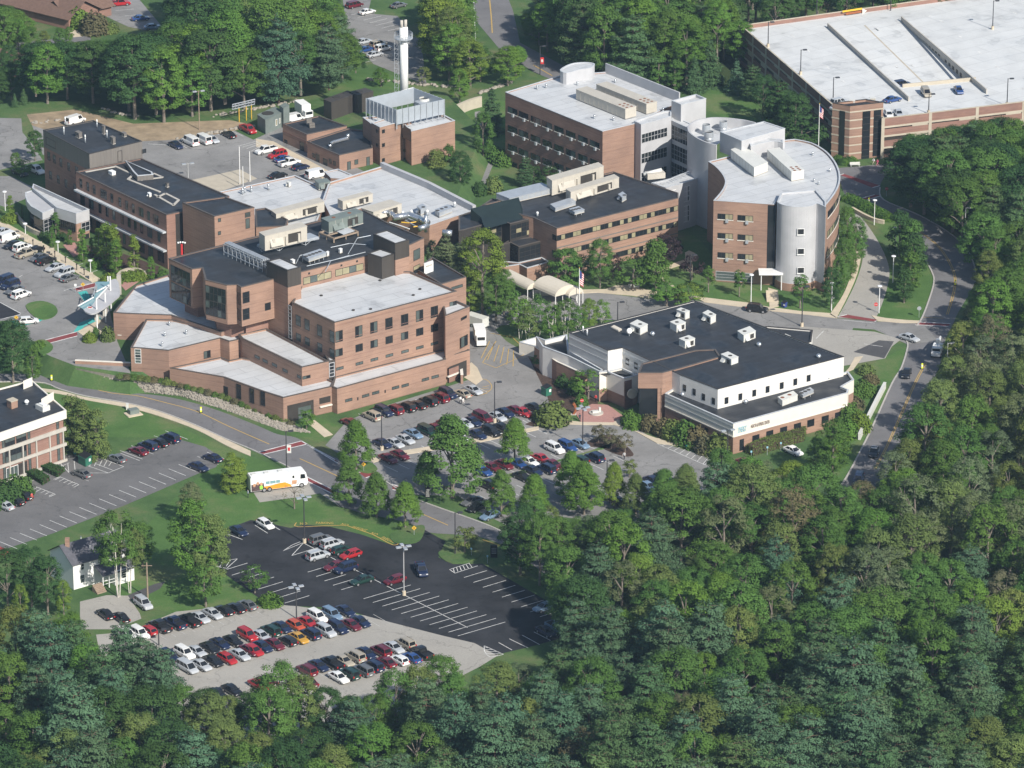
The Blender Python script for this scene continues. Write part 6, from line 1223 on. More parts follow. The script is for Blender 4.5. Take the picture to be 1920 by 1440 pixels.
sign('crossing_sign', 'grey backed crossing signs at the tip of the grass wedge', (1723, 596), 0, 2.6, 'disc', 'galv', w=.9); sign('round_sign', 'grey round sign on the lawn beside the drive walk', (1563, 570), 0, 2.0, 'disc', 'galv', w=.75); sign('notice_sign', 'white notice on a post beside the emergency crossing', (142, 549), ZP, 2.0, 'rect', 'white', w=.5)
for i, q in enumerate(((1408.5, 861), (1438.5, 853), (1464, 845))): sign('parking_sign', 'pale blue parking sign post beside the clipped hedge, %s of three' % ('left', 'middle', 'right')[i], q, 0, 1.8, 'rect', 'signblue', w=.34)
for i, q in enumerate(((884, 1042), (914, 1056))): sign('parking_sign', 'pale blue parking sign at the black car park entrance, %s of two' % ('left', 'right')[i], q, 0, 1.6, 'rect', 'signblue', w=.3)
t = thing('direction_sign', 'dark monument sign with white lines in the trees by the car park entrance', 'sign', tuple(P(802, 933))); p = t.location; b = MB(); b.box(p, .95, .3, 2.6); b.build('panel', M['black'], t); b = MB(); [b.box((p.x, p.y - .17, .35 + .42 * i), .7, .02, .12) for i in range(4)]; b.build('lettering_lines', M['hvac'], t)
t = thing('direction_sign', 'dark monument sign in shade beside the lower end of the main road', 'sign', tuple(P(926, 1045))); p = t.location; b = MB(); b.box(p, 1.3, .3, 2.5); b.build('panel', M['black'], t); b = MB(); [b.box((p.x, p.y - .17, .9 + .42 * i), .9, .02, .1) for i in range(3)]; b.build('lettering_lines', M['galv'], t)
t = thing('exit_sign', 'dark red sign strip with a cream arrow on the far garage parapet', 'sign', tuple(P(1602, 30, zd))); A, B = P(1586, 30, zd), P(1615, 25.5, zd); e = (B - A).normalized(); n = Vector((0, -.12, 0)); b = MB(); b.prism([A, B, B + n, A + n], zd + .3, zd + .85); b.build('panel', M['rust'], t); b = MB(); b.face([B + e * .3 + n + Vector((0, 0, -.1)), B + e * 1.6 + n + Vector((0, 0, .6)), B + e * .3 + n + Vector((0, 0, 1.3))]); b.build('arrow', M['cream'], t); b = MB(); b.prism([A - e, B + e * .2, B + e * .2 - n, A - e - n], zd + 1.05, zd + 1.5); b.build('header', M['yolk'], t)
# arrows on the garage deck
b = MB()
for x, y, sgn in tuple((1440 + x / 4, y / 4, s) for x, y, s in ((185, 268, 1), (300, 378, 1), (447, 505, 1), (565, 612, 1), (600, 183, 0), (820, 215, 1), (1200, 120, 0), (1303, 160, 1), (1445, 278, 1), (1587, 394, 1), (1720, 502, 1), (1855, 97, 1), (1900, 665, 0))):
    p = P(x, y, zd); p.z = zd + .012; d = (fl_ - bl_).normalized() * -1 if sgn else Vector((1, .1, 0)).normalized(); s = Vector((-d.y, d.x, 0)); q = lambda a, c: p + d * a + s * c
    b.face([q(-1.3, -.2), q(.1, -.2), q(.1, .2), q(-1.3, .2)]); b.face([q(.1, -.6), q(1.3, 0), q(.1, .6)])
struct('painted_arrows', b, M['line'])
b = MB()
for x, y in ((960, 502), (1075, 492)): 
    t_ = .62; p = P(1440 + x / 4, y / 4 + 0, zd - 1.9); p.z = zd - 3.0 * ((p - bl_).dot((fl_ - bl_).normalized()) / (fl_ - bl_).length) + .03; d = -(fl_ - bl_).normalized(); s = Vector((-d.y, d.x, 0)); b.face([p - d * 1.2 - s * .2, p - s * .2, p + s * .2, p - d * 1.2 + s * .2]); b.face([p - s * .6, p + d * 1.2, p + s * .6])
struct('painted_arrows', b, M['line'])
def upole(label, b_, ty, z=0.0):
    p = P(*b_, z); zt_ = hz(b_[0], b_[1], ty, z); t = thing('utility_pole', label, 'utility pole', tuple(p)); b = MB(); b.cyl(p, V3(p, zt_), .17, .12, 8); b.build('pole', M['wood'], t); b = MB(); b.bar((p.x - 1, p.y, zt_ - .6), (p.x + 1, p.y, zt_ - .6), .1); b.build('crossarm', M['wood'], t)
upole('bare wooden utility pole behind the silver wagon in the house driveway', (277, 1121), 1055); upole('thin wooden pole in front of the trees by the pale lower car park', (785, 1232), 1222)
for i, (x, yb, yt) in enumerate(((450, 345, 275), (469, 340, 284), (456, 356, 312))): p = P(x, yb, ZP); zt_ = hz(x, yb, yt, ZP); t = thing('thin_mast', 'thin white mast by the beige loading pad, %s of three' % ('left', 'right', 'front')[i], 'mast', tuple(p), group='thin masts by the loading pad'); b = MB(); b.cyl(p, V3(p, zt_), .09); b.build('pole', M['white'], t); b = MB(); b.box(p, .5, .5, .3); b.build('foot', M['concrete'], t)
# benches, dumpsters, boxes, hydrant-like odds and ends
def dumpster(label, pts, z, h, m='green'):
    w = ccw([V3(p) for p in q3(*pts, z + h)]); c = sum(w, Vector()) / 4; t = thing('dumpster', label, 'dumpster', (c.x, c.y, z)); b = MB(); b.prism(inset(w, .12), z + .1, z + h - .25); b.build('bin', M[m], t); b = MB(); b.prism(inset(w, .02), z + h - .25, z + h - .12); b.build('rim', M[m], t); b = MB(); i = inset(w, .1); b.face([V3(i[0], z + h - .1), V3(i[1], z + h - .1), V3(i[2], z + h + .25), V3(i[3], z + h + .25)]); o = b.build('lid', M['black'], t); o.modifiers.new('S', 'SOLIDIFY').thickness = .05
    A, B = min(((w[k], w[(k + 1) % 4]) for k in range(4)), key=lambda s: s[0].y + s[1].y); e = (B - A).normalized(); n = Vector((e.y, -e.x, 0)); n = n if n.y < 0 else -n; b = MB(); q = A.lerp(B, .55) - n * .1; b.prism([q, q + e * .5, q + e * .5 + n * .03, q + n * .03], z + h * .45, z + h * .75); b.build('sticker', M['white'], t)
dumpster('green dumpster with white stickers at the edge of the loading yard', tl(2, 2, '212,15 255,35 303,20'), 0, 1.9); dumpster('dark green dumpster on the hatched bay beside the office hedge', tl(2, 0, '580,530 640,560 692,535'), 0, 1.9); dumpster('small bright green bin under the thuja trees by the office car park', tl(2, 0, '542,480 562,490 595,480'), 0, 1.3, 'teal'); dumpster('blue recycling bin on the lawn edge by the curved building steps', tl(1, 3, '95,825 125,835 150,825'), 0, 1.2, 'blue')
def bench(label, x, y, rz, z=.14, m='hvac'):
    p = P(x, y, z); t = thing('park_bench', label, 'bench', (p.x, p.y, z), rz); b = MB(); b.box((0, 0, .42), 2.4, .5, .08); b.build('seat', M[m], t); b = MB(); b.box((0, .26, .55), 2.4, .07, .45); b.build('backrest', M[m], t)
    for s in (-1, 1): b = MB(); b.box((s * .95, 0, 0), .1, .45, .42); b.build('leg', M[m], t)
bench('white bench on the pavement in front of the garage tower', 1603, 312, .1); bench('pale stone bench on the beige forecourt below the ribbon window wing', 1189, 541, .1)
t = thing('transformer_box', 'green transformer cabinet on a pale slab on the lawn beside the main road', 'utility box', tuple(P(250, 777))); p = t.location; b = MB(); b.box(p, 3.2, 2.6, .18, .5); b.build('slab', M['walk'], t); b = MB(); b.box((p.x, p.y + .3, .18), 2.0, 1.5, .9, .5); b.build('cabinet', M['ggreen'], t)
t = thing('pedestal', 'pale green telecom pedestal beside the transformer on the lawn', 'utility box', tuple(P(239, 768))); p = t.location; b = MB(); b.box(p, .5, .4, 1.2); b.build('cabinet', M['hvac'], t); b = MB(); b.box((p.x, p.y, 1.2), .56, .46, .12); b.build('cap', M['hvac'], t)
t = thing('sculpture', 'low stone sculpture on a round plinth in the middle of the pink plaza', 'sculpture', tuple(P(1118, 776))); p = t.location; b = MB(); b.cyl((p.x, p.y, .05), (p.x, p.y, .35), 1.45, n=22); b.build('plinth', M['concrete'], t); b = MB(); b.box((p.x - .2, p.y, .35), 1.3, .7, .35, .3); b.box((p.x + .7, p.y + .2, .35), .4, .4, 1.0, .3); b.build('stone', M['hvac'], t)
t = thing('sculpture', 'rust coloured curved steel sculpture at the left edge of the pink plaza', 'sculpture', tuple(P(1075, 777))); p = t.location; b = MB(); [b.bar((p.x + .5 * math.sin(k * .35), p.y, .1 + .26 * k), (p.x + .5 * math.sin(k * .35 + .35), p.y, .1 + .26 * k + .27), .7, .4) for k in range(9)]; b.build('steel_curve', M['rust'], t); b = MB(); b.box((p.x, p.y, 0), 1.2, .9, .12); b.build('foot', M['concrete'], t)
def wallrun(name, label, pts, z, h, m, cap=None, th=.5, cat='wall'):
    q = [P(*v, z) for v in pts]; b = MB()
    for i in range(len(q) - 1): e = (q[i + 1] - q[i]).normalized(); n = Vector((-e.y, e.x, 0)) * th / 2; b.prism([q[i] - n, q[i + 1] - n, q[i + 1] + n, q[i] + n], z - .2, z + h)
    o = b.build(name, M[m]); tag(o, label, cat)
    if cap:
        b = MB()
        for i in range(len(q) - 1): e = (q[i + 1] - q[i]).normalized(); n = Vector((-e.y, e.x, 0)) * (th / 2 + .05); b.prism([q[i] - n, q[i + 1] - n, q[i + 1] + n, q[i] + n], z + h, z + h + .1)
        b.build('coping', M[cap], o)
    return o
wallrun('stone_wall', 'curved tan stone wall in the planting beside the silver pavilion', curve(tl(1, 0, '120,185 150,230 200,280 260,315 322,338'), 3), ZP, 1.0, 'tanconc', 'tanconc'); wallrun('retaining_wall', 'pale concrete retaining wall beside the right hand road by the fitness building', pp('1659,728 1645,755 1630,785 1611,825'), 0, 1.3, 'hvac', 'hvac', .5); wallrun('garden_wall', 'curved tan stone wall around the small emergency courtyard', curve(tl(1, 0, '885,670 915,640 970,622 1040,625 1095,650'), 3), ZP, 1.5, 'tanconc', 'tanconc')
wallrun('stone_retaining_wall', 'tan brick retaining wall curving round the lawn beside the boiler plant', curve(tl(0, 1, '1430,905 1500,870 1600,825 1690,800'), 3), 0, 2.6, 'tanconc', 'tanconc'); wallrun('drive_wall', 'low tan wall curving along the top of the drive by the round shrubs', curve(tl(1, 3, '630,140 720,190 800,225 870,240'), 3), 0, .8, 'tanconc', 'walk'); wallrun('brick_wall', 'low cream capped brick wall by the recessed hospital garage door', tl(1, 1, '1430,1352 1540,1395 1545,1440'), 0, 2.0, 'brick', 'cream')
t = wallrun('guardrail', 'galvanised guardrail along the lane beside the boiler plant', curve(tl(0, 1, '1500,975 1560,1040 1620,1140 1690,1195'), 3), 0, .75, 'galv', None, .08, 'guardrail')
# rubble line at the edge of the woods
b = MB(); rnd = random.Random(8)
for A, B, n in (((60, 232), (140, 222), 14), ((330, 262), (480, 236), 60), ((400, 218), (560, 190), 60), ((190, 205), (260, 222), 20), ((690, 150), (860, 165), 80), ((900, 175), (960, 155), 40)):
    for i in range(n): t_ = rnd.random(); p = P(A[0] + (B[0] - A[0]) * t_, A[1] + (B[1] - A[1]) * t_ + rnd.uniform(-2, 2), ZP if A[0] < 650 else 0); r = rnd.uniform(.25, .6); b.ball((p.x, p.y, p.z + r * .3), r, r * rnd.uniform(.7, 1.3), r * .7, 6, 4)
o = struct('boulders', b, M['stones'], 'stuff'); tag(o, 'pale rubble and boulders along the woodland edge', 'stones')
# ================================================================ vehicles
CC = dict(w=((.74, .74, .72), 'white'), s=((.42, .44, .46), 'silver'), g=((.12, .125, .13), 'grey'), k=((.012, .012, .014), 'black'), n=((.012, .02, .055), 'dark blue'), b=((.02, .06, .20), 'blue'), l=((.16, .24, .34), 'pale blue'),
          r=((.36, .018, .022), 'red'), m=((.12, .012, .022), 'maroon'), t=((.36, .32, .25), 'tan'), o=((.45, .075, .03), 'orange'), y=((.48, .26, .03), 'yellow'), e=((.012, .04, .03), 'dark green'))
def car_proto(kind):
    S = dict(sedan=(4.7, 1.8, [(-2.35, .62, .72), (-2.28, .9, .84), (-1.6, .97, .9), (0, .95, .9), (1.0, .94, .9), (1.9, .84, .87), (2.25, .7, .8), (2.36, .5, .66)], (-1.85, 1.15, -1.0, .3, 1.44, .62)),
             hatch=(4.3, 1.76, [(-2.1, .6, .74), (-2.05, .95, .84), (-1.2, .97, .88), (0, .96, .88), (1.0, .95, .88), (1.8, .84, .85), (2.1, .68, .78), (2.18, .5, .66)], (-2.02, 1.15, -1.6, .35, 1.48, .63)),
             suv=(4.7, 1.9, [(-2.35, .65, .84), (-2.3, 1.08, .92), (-1.2, 1.1, .94), (0, 1.08, .94), (.95, 1.08, .94), (1.9, 1.0, .91), (2.25, .88, .86), (2.36, .55, .76)], (-2.28, 1.2, -2.02, .55, 1.78, .72)),
             minivan=(5.0, 1.95, [(-2.5, .62, .86), (-2.45, 1.02, .94), (-1.2, 1.04, .96), (.3, 1.02, .96), (1.4, 1.0, .95), (2.1, .86, .9), (2.42, .7, .82), (2.5, .5, .7)], (-2.42, 1.7, -2.15, .75, 1.76, .74)),
             pickup=(5.5, 1.96, [(-2.75, .75, .9), (-2.72, 1.1, .95), (-1.2, 1.1, .96), (0, 1.1, .96), (1.2, 1.1, .96), (2.2, 1.04, .93), (2.62, .92, .88), (2.75, .6, .8)], (-.75, 1.5, -.55, .85, 1.82, .72)),
             van=(5.6, 2.0, [(-2.8, .7, .9), (-2.75, 1.15, .98), (-1.2, 1.15, 1.0), (.3, 1.15, 1.0), (1.7, 1.12, .98), (2.4, 1.0, .93), (2.72, .85, .86), (2.8, .55, .76)], (-2.74, 1.85, -2.66, 1.25, 2.12, .86)))[kind]
    L, Wd, st, (cb0, cb1, ct0, ct1, ht, wt) = S
    root = thing('parked_' + kind if kind != 'van' else 'parked_van', 'x', 'car')
    b = MB(); rings = []
    for x, h, w in st:
        z0 = .3 if abs(x) < L / 2 - .1 else .36; zs = min(.62, h - .06)
        rings.append([(x, -w * .9, z0), (x, -w, zs), (x, -w * .93, h - .05), (x, -w * .8, h), (x, w * .8, h), (x, w * .93, h - .05), (x, w, zs), (x, w * .9, z0)])
    n0 = 0
    for r in rings: b.v += r
    m = 8
    for i in range(len(rings) - 1):
        for j in range(m): a = i * m + j; c = i * m + (j + 1) % m; b.f.append((a, c, c + m, a + m)); b.m.append(0)
    b.f.append(tuple(range(m - 1, -1, -1))); b.m.append(0); b.f.append(tuple(range((len(rings) - 1) * m, len(rings) * m))); b.m.append(0)
    hb = lambda x: np.interp(x, [s[0] for s in st], [s[1] for s in st]); wb = lambda x: np.interp(x, [s[0] for s in st], [s[2] for s in st]) * .86
    c = [(cb0, -wb(cb0), hb(cb0) - .02), (cb1, -wb(cb1), hb(cb1) - .02), (cb1, wb(cb1), hb(cb1) - .02), (cb0, wb(cb0), hb(cb0) - .02)]; tp = [(ct0, -wt, ht), (ct1, -wt * .97, ht - .02), (ct1, wt * .97, ht - .02), (ct0, wt, ht)]
    mid = [((ct0 + ct1) / 2, -wt * 1.0, ht + .03), ((ct0 + ct1) / 2, wt * 1.0, ht + .03)]
    for i in range(4): j = (i + 1) % 4; b.face([c[i], c[j], tp[j], tp[i]])
    b.face([tp[0], mid[0], mid[1], tp[3]]); b.face([mid[0], tp[1], tp[2], mid[1]]); b.face([tp[0], tp[1], mid[0]]); b.face([tp[3], mid[1], tp[2]])
    for s in (-1, 1): b.box((cb1 - .28, s * (wb(cb1) + .16), hb(cb1) - .02), .16, .2, .14)
    if kind == 'suv': [b.box((-.7, s * wt * .85, ht + .02), 2.0, .05, .07) for s in (-1, 1)]
    b.build('body', M['paint'], root, smooth=False)
    def pane(name, q, k=.86, zk=.8, off=.012):
        q = [Vector(p) for p in q]; ce = sum(q, Vector()) / 4; n = (q[1] - q[0]).cross(q[3] - q[0]).normalized()
        if n.dot(ce - Vector((0, 0, .6))) < 0: n = -n
        g = MB(); g.face([ce + (p - ce) * k + n * off for p in q]); return g.build(name, M['carglass'], root)
    pane('windscreen', [c[1], c[2], tp[2], tp[1]], .88); pane('rear_window', [c[3], c[0], tp[0], tp[3]], .82)
    for (a0, a1, t1, t0) in ((c[0], c[1], tp[1], tp[0]), (c[3], c[2], tp[2], tp[3])):
        a0, a1, t1, t0 = [Vector(p) for p in (a0, a1, t1, t0)]
        cuts = [0, .5, 1] if kind not in ('pickup', 'van') else [0, 1] if kind == 'pickup' else [.68, .98]
        if kind in ('suv', 'minivan'): cuts = [0, .32, .66, 1]
        for i in range(len(cuts) - 1): u, v = cuts[i], cuts[i + 1]; pane('side_window', [a0.lerp(a1, u), a0.lerp(a1, v), t0.lerp(t1, v), t0.lerp(t1, u)], .84)
    r = .34 if kind in ('sedan', 'hatch', 'minivan') else .39
    for x in (-L * .3, L * .31):
        for s in (-1, 1):
            w = MB(); y = s * (Wd / 2 - .12); w.cyl((x, y - .12, r), (x, y + .12, r), r, n=14); w.k = 1; w.cyl((x, y + s * .12, r), (x, y + s * .135, r), r * .62, n=10); w.build('wheel', [M['rubber'], M['hub']], root)
    for s in (-1, 1):
        e = st[-2]; h = MB(); h.box((L / 2 - .14, s * e[2] * .72, e[1] - .19), .16, .36, .15); h.build('headlight', M['headlight'], root)
        e = st[1]; h = MB(); h.box((-L / 2 + .06, s * e[2] * .78, e[1] - .26), .14, .26, .2 if kind == 'sedan' else .3); h.build('tail_light', M['tail'], root)
    h = MB(); h.box((-L / 2 - .005, 0, .52), .03, .5, .14); h.build('number_plate', M['white'], root)
    if kind == 'pickup':
        h = MB(); h.prism([Vector((-2.6, -.8, 0)), Vector((-.85, -.8, 0)), Vector((-.85, .8, 0)), Vector((-2.6, .8, 0))], 1.06, 1.112); h.build('load_bed', M['black'], root)  # flat black slab paints the shade inside the open bed
        h = MB(); [h.box((-1.7, s * .88, 1.1), 1.85, .14, .12) for s in (-1, 1)]; h.box((-2.68, 0, 1.1), .1, 1.8, .12); h.build('bed_rail', M['paint'], root)
    return root
protos = {}
def vehicle(kind, colr, x, y, hd, z, label, grp, zz=.7):
    first = kind not in protos
    if first: protos[kind] = car_proto(kind); freeze(protos[kind])
    o = copy_tree(protos[kind]); p = P(x, y, z + zz); q = P(x + hd[0], y + hd[1], z + zz); a = math.atan2(q.y - p.y, q.x - p.x)
    o.location = (p.x, p.y, z); o.rotation_euler = (0, 0, a); o['label'] = label; o['group'] = grp
    o['category'] = {'pickup': 'pickup truck', 'van': 'van', 'minivan': 'minivan'}.get(kind, 'car')
    for c in o.children:
        if c.name.startswith(('body', 'bed_rail')): c.color = (*CC[colr][0], 1)
    return o
KN = dict(s='sedan', u='suv', h='hatch', m='minivan', p='pickup', v='van')
KT = dict(sedan='sedan', suv='suv', hatch='hatchback', minivan='minivan', pickup='pickup truck', van='van')
def row(where, grp, hd, spec, r, c, z=0.0):
    """spec: 'x,y,kind,colour[-]' in tile units; a trailing - turns the car round"""
    L = []
    for t in spec.split():
        f = t.split(','); fl = f[3].endswith('-'); L.append((480 * c + float(f[0]) / 4, 360 * r + float(f[1]) / 4, KN[f[2]], f[3].strip('-'), fl))
    L.sort()
    for i, (x, y, k, cl, fl) in enumerate(L): vehicle(k, cl, x, y, (-hd[0], -hd[1]) if fl else hd, z, '%s %s, %s from left in %s' % (CC[cl][1], KT[k], nth(i + 1), where), grp)
G = 'cars parked in the '
row('the back row of the pale car park', G + 'pale lower car park', (32, 18), '950,440,u,w 1045,430,u,w 1110,403,h,r- 1200,375,p,k- 1310,350,p,n- 1420,332,p,k- 1500,308,s,s 1595,278,s,s 1680,252,s,k- 1770,234,s,k- 1855,212,s,g-', 3, 0)
row('the second row of the pale car park', G + 'pale lower car park', (32, 18), '1270,605,u,n 1385,577,u,w 1475,562,s,s 1575,535,s,k 1650,502,s,n 1750,482,s,k 1855,442,u,r 1960,445,s,s 2030,408,u,e- 2115,380,s,n 2220,368,h,o 2305,342,s,r 2380,305,u,w 2490,288,u,l 2590,258,s,n', 3, 0)
row('the third row of the pale car park', G + 'pale lower car park', (32, 18), '1405,682,m,s 1510,664,s,s 1600,632,s,k 1705,617,h,r 1800,587,s,s 1875,552,s,m 1970,525,s,n 2060,507,s,m 2160,482,h,k- 2240,460,s,y 2330,432,u,n- 2445,412,u,s 2535,388,u,n 2635,362,s,m 2705,338,s,n 1905,555,h,r', 3, 0)
row('the fourth row of the pale car park', G + 'pale lower car park', (30, 17), '380,705,u,m- 470,668,s,n 570,652,p,k- 660,632,s,t 745,602,u,t- 825,574,s,n 935,560,u,m- 1035,532,s,s 1120,505,u,t-', 3, 1)
row('the front row of the pale car park', G + 'pale lower car park', (30, 17), '620,756,s,w 700,732,u,e- 805,706,u,g- 880,674,u,n- 975,640,s,m- 1075,626,h,w- 1165,608,s,b- 1240,575,p,k- 85,780,s,m- 20,812,s,r -180,850,s,k -290,880,s,k 390,790,s,m-', 3, 1)
row('the white house driveway', G + 'house driveway', (30, 22), '1075,205,u,s 905,305,s,k- 790,280,s,k-', 3, 0)
row('the middle of the black car park', G + 'black car park', (45, -13), '485,1165,u,g 570,1198,u,s 465,1285,u,s 640,1240,h,e 710,1275,h,r- 595,1360,s,m- 670,1380,u,n- 795,1467,s,e- 1040,1467,h,m-', 2, 1)
row('the far left corner of the black car park', G + 'black car park', (38, 22), '70,1048,h,w -130,1098,s,n', 2, 1)
row('tree shade on the black car park', G + 'black car park', (43, -13), '245,228,s,l-', 3, 2)
row('shaded corner of the black car park', G + 'black car park', (30, 17), '340,392,p,l 255,412,s,n', 3, 2)
row('the black car park lane', G + 'black car park', (28, 66), '1240,1390,p,n', 2, 1)
row('the row along the hospital wall', G + 'front car park', (28, 13), '700,282,s,m- 868,238,u,t- 960,205,u,n 1035,192,u,m- 1130,172,u,k- 1212,152,s,k- 1295,128,u,k- 1378,102,u,m- 1440,72,u,n 1545,68,s,t- 1630,42,s,s', 2, 1)
row('the second row of the front car park', G + 'front car park', (28, 13), '950,442,s,n 1040,440,s,s 1120,412,s,s 1180,370,s,l 1285,350,m,e 1350,330,s,m 1425,298,s,m 1560,292,s,s 1625,278,s,n 1700,248,m,m 1810,242,s,s 1870,212,s,n 1950,196,s,m 2005,208,s,r', 2, 1)
row('the third row of the front car park', G + 'front car park', (28, 13), '990,555,s,m 1080,528,s,m 1545,415,h,w 1660,375,s,n 1765,356,u,k 1850,326,s,k 2090,175,s,k 2165,250,h,s-', 2, 1)
row('the fourth row of the front car park', G + 'front car park', (28, 13), '1700,648,s,b 1770,620,s,m 1860,600,s,m 1960,592,s,b 2050,578,s,w 2125,548,s,r- 2240,482,u,w 2335,468,u,b 2430,446,s,l', 2, 1)
row('the fifth row of the front car park', G + 'front car park', (28, 13), '1740,755,u,k- 2000,692,s,k 2080,645,s,n 2180,634,u,n- 2230,600,s,m 2430,564,h,e- 2540,550,u,n-', 2, 1)
row('the tree lined roadside row', G + 'front car park', (38, -14), '1620,875,s,g- 1660,920,s,k- 1760,980,s,l-', 2, 1); row('the front row under the young trees', G + 'front car park', (28, 13), '800,878,s,k 860,898,s,l', 2, 2)
row('the group near the fitness hedge', G + 'front car park', (30, 14), '1060,722,s,n 1140,694,s,e 1020,764,s,l 1110,822,s,l-', 2, 2)
row('the parking bay under the fitness sign', G + 'fitness building bays', (28, 13), '1755,590,s,m 2110,498,s,w', 2, 2)
row('the office car park', G + 'office car park', (38, 15), '30,908,s,s- 112,872,s,k- 170,832,s,k- 610,668,s,g- 870,555,s,g- 1035,498,s,m- 1110,464,u,n- 1190,435,s,k- 1275,405,u,n- 1595,550,s,n- 1490,618,s,n 5,1262,s,r', 2, 0)
row('the row beside the emergency walk', G + 'emergency car park', (26, -9), '10,297,s,s- 65,342,v,w 95,392,s,k- 168,415,u,w 195,460,p,t 262,435,s,k- 292,488,s,g- 345,514,u,k 412,562,s,s- 482,606,u,s- 520,640,s,g', 1, 0, ZP)
row('near row of emergency car park', G + 'emergency car park', (26, -9), '30,660,m,n- 75,695,u,n- 110,732,s,g- 158,768,u,w', 1, 0, ZP); row('the teal emergency kerb', G + 'emergency car park', (36, -3), '215,962,h,w', 1, 0, ZP)
row('the far row of the rear yard', 'vehicles in the rear yard', (24, 12), '1320,1085,s,n 1425,1060,v,w- 1522,1048,v,w- 1590,1042,s,s 1715,1006,s,k- 1860,968,p,r', 0, 0, ZP); row('the bare ground behind the tower', 'vehicles in the rear yard', (28, -9), '565,905,v,w', 0, 0, ZP)
row('the row along the boiler annex', 'vehicles in the rear yard', (26, -6), '75,1125,p,w- 160,1160,u,r- 205,1188,s,b 250,1218,p,w 335,1250,h,n 455,1310,v,w 165,1312,s,k 285,892,v,w', 0, 1, ZP)
row('the shade left of the long brick wing', 'vehicles in the rear yard', (30, 12), '265,1272,p,w 150,1290,s,k', 0, 0, ZP)
row('the far left rear car park', 'cars in the far car parks', (32, -3), '900,22,p,r 850,10,s,s- 1055,133,s,b 1145,198,s,l', 0, 0); row('the car park behind the chimney', 'cars in the far car parks', (33, -8), '740,35,m,m 835,85,s,w 810,308,s,s 920,332,u,t 955,360,u,w 820,368,s,b 890,405,s,s 1070,35,s,g', 0, 1)
row('the garage roof', 'cars on the garage roof', (22, -5), '535,765,u,s 528,802,s,s 935,742,s,b', 0, 3, zd); row('the garage deck beside the ramp', 'cars on the garage roof', (12, 18), '1185,692,m,t 1430,672,s,b 905,855,h,w 980,848,s,s', 0, 3, zd); row('the foot of the sunken garage ramp', 'cars on the garage roof', (26, -4), '1005,632,u,n', 0, 3, zd - 2.6)
def lone(kind, colr, r, c, x, y, hd, label, z=0.0): o = vehicle(kind, colr, 480 * c + x / 4, 360 * r + y / 4, hd, z, label, 'vehicles on the roads'); o.name = 'moving_car'; return o
lone('sedan', 's', 1, 3, 1060, 1090, (40, 12), 'silver coupe turning at the junction of the cracked street and the right road'); lone('sedan', 'k', 1, 3, 1040, 1355, (-14, 40), 'black sedan driving down the right road by the yellow crossing marker'); lone('suv', 'n', 2, 3, 680, 715, (-14, 40), 'dark sport utility car in tree shade at the lower end of the right road'); lone('suv', 'k', 1, 2, 1840, 875, (40, 4), 'black car on the street in front of the curved building entrance')
o = lone('sedan', 'k', 2, 3, 795, 505, (-12, 40), 'black patrol car with white roof and doors on the lower right road')
b = MB(); b.box((-.35, 0, 1.45), 1.25, 1.2, .05); [b.box((-.3, s * .905, .4), 1.9, .03, .5) for s in (-1, 1)]; b.build('white_panel', M['white'], o, off=Vector()); b = MB(); b.box((-.3, 0, 1.5), .3, 1.1, .12); b.build('light_bar', M['carglass'], o, off=Vector())
for o in list(protos.values()):                                     # the prototypes have done their work
    for c in list(KIDS[o.name]): bpy.data.objects.remove(c)
    bpy.data.objects.remove(o)
def big(name, label, cat, x, y, hd, z, zz=1.2):
    p = P(x, y, z + zz); q = P(x + hd[0], y + hd[1], z + zz); t = thing(name, label, cat, (p.x, p.y, z), math.atan2(q.y - p.y, q.x - p.x)); return t
def wheels(t, xs, y, r, w=.3):
    for x in xs:
        for s in (-1, 1): b = MB(); b.cyl((x, s * y - w / 2, r), (x, s * y + w / 2, r), r, n=16); b.k = 1; b.cyl((x, s * (y + w / 2), r), (x, s * (y + w / 2 + .02), r), r * .6, n=12); b.build('wheel', [M['rubber'], M['hub']], t)
# white coach with an orange band
t = big('coach', 'white coach with orange swoosh and pictures of people parked in the lay-by', 'bus', 520, 901, (108, -14), 0, 1.6)
b = MB(); pf = [(-5.7, .45), (5.5, .45), (5.85, .9), (5.8, 1.7), (5.45, 3.1), (5.1, 3.45), (-5.6, 3.5), (-5.75, 3.2)]; w = 1.25
b.face([(x, -w, z) for x, z in pf]); b.face([(x, w, z) for x, z in pf][::-1])
for i in range(len(pf)): j = (i + 1) % len(pf); b.face([(pf[i][0], -w, pf[i][1]), (pf[i][0], w, pf[i][1]), (pf[j][0], w, pf[j][1]), (pf[j][0], -w, pf[j][1])])
o = b.build('body', M['white'], t); o.modifiers.new('B', 'BEVEL').width = .14
def sidepoly(name, pts, m, off=.012):
    b = MB(); b.face([(x, -w - off, z) for x, z in pts]); b.face([(x, -w - off - .004, z) for x, z in pts]); return b.build(name, M[m], t)
sidepoly('orange_band', [(-3.2, .5), (2.6, .5), (2.3, 1.0), (1.2, 1.6), (0, 1.55), (-1.8, 1.3), (-3.0, 1.25)], 'orange'); sidepoly('picture_panel', [(-5.6, .5), (-3.2, .5), (-3.0, 1.25), (-3.1, 2.0), (-5.6, 1.9)], 'artd')
for x, z, m in ((-5.0, 1.75, 'arts'), (-4.3, 2.05, 'arts'), (-3.6, 1.85, 'arts')):
    b = MB(); b.face([(x + .3 * math.cos(k * .628), -w - .022, z + .36 * math.sin(k * .628)) for k in range(10)]); b.build('picture_face', M[m], t)
sidepoly('picture_shirt', [(-3.9, .75), (-3.3, .75), (-3.25, 1.35), (-3.5, 1.6), (-3.95, 1.4)], 'lime', .024)
for x0, x1 in ((-2.7, -1.9), (-1.8, -.7), (-.6, .2)): sidepoly('side_window', [(x0, 1.65), (x1, 1.65), (x1, 2.25), (x0, 2.25)], 'glassroof')
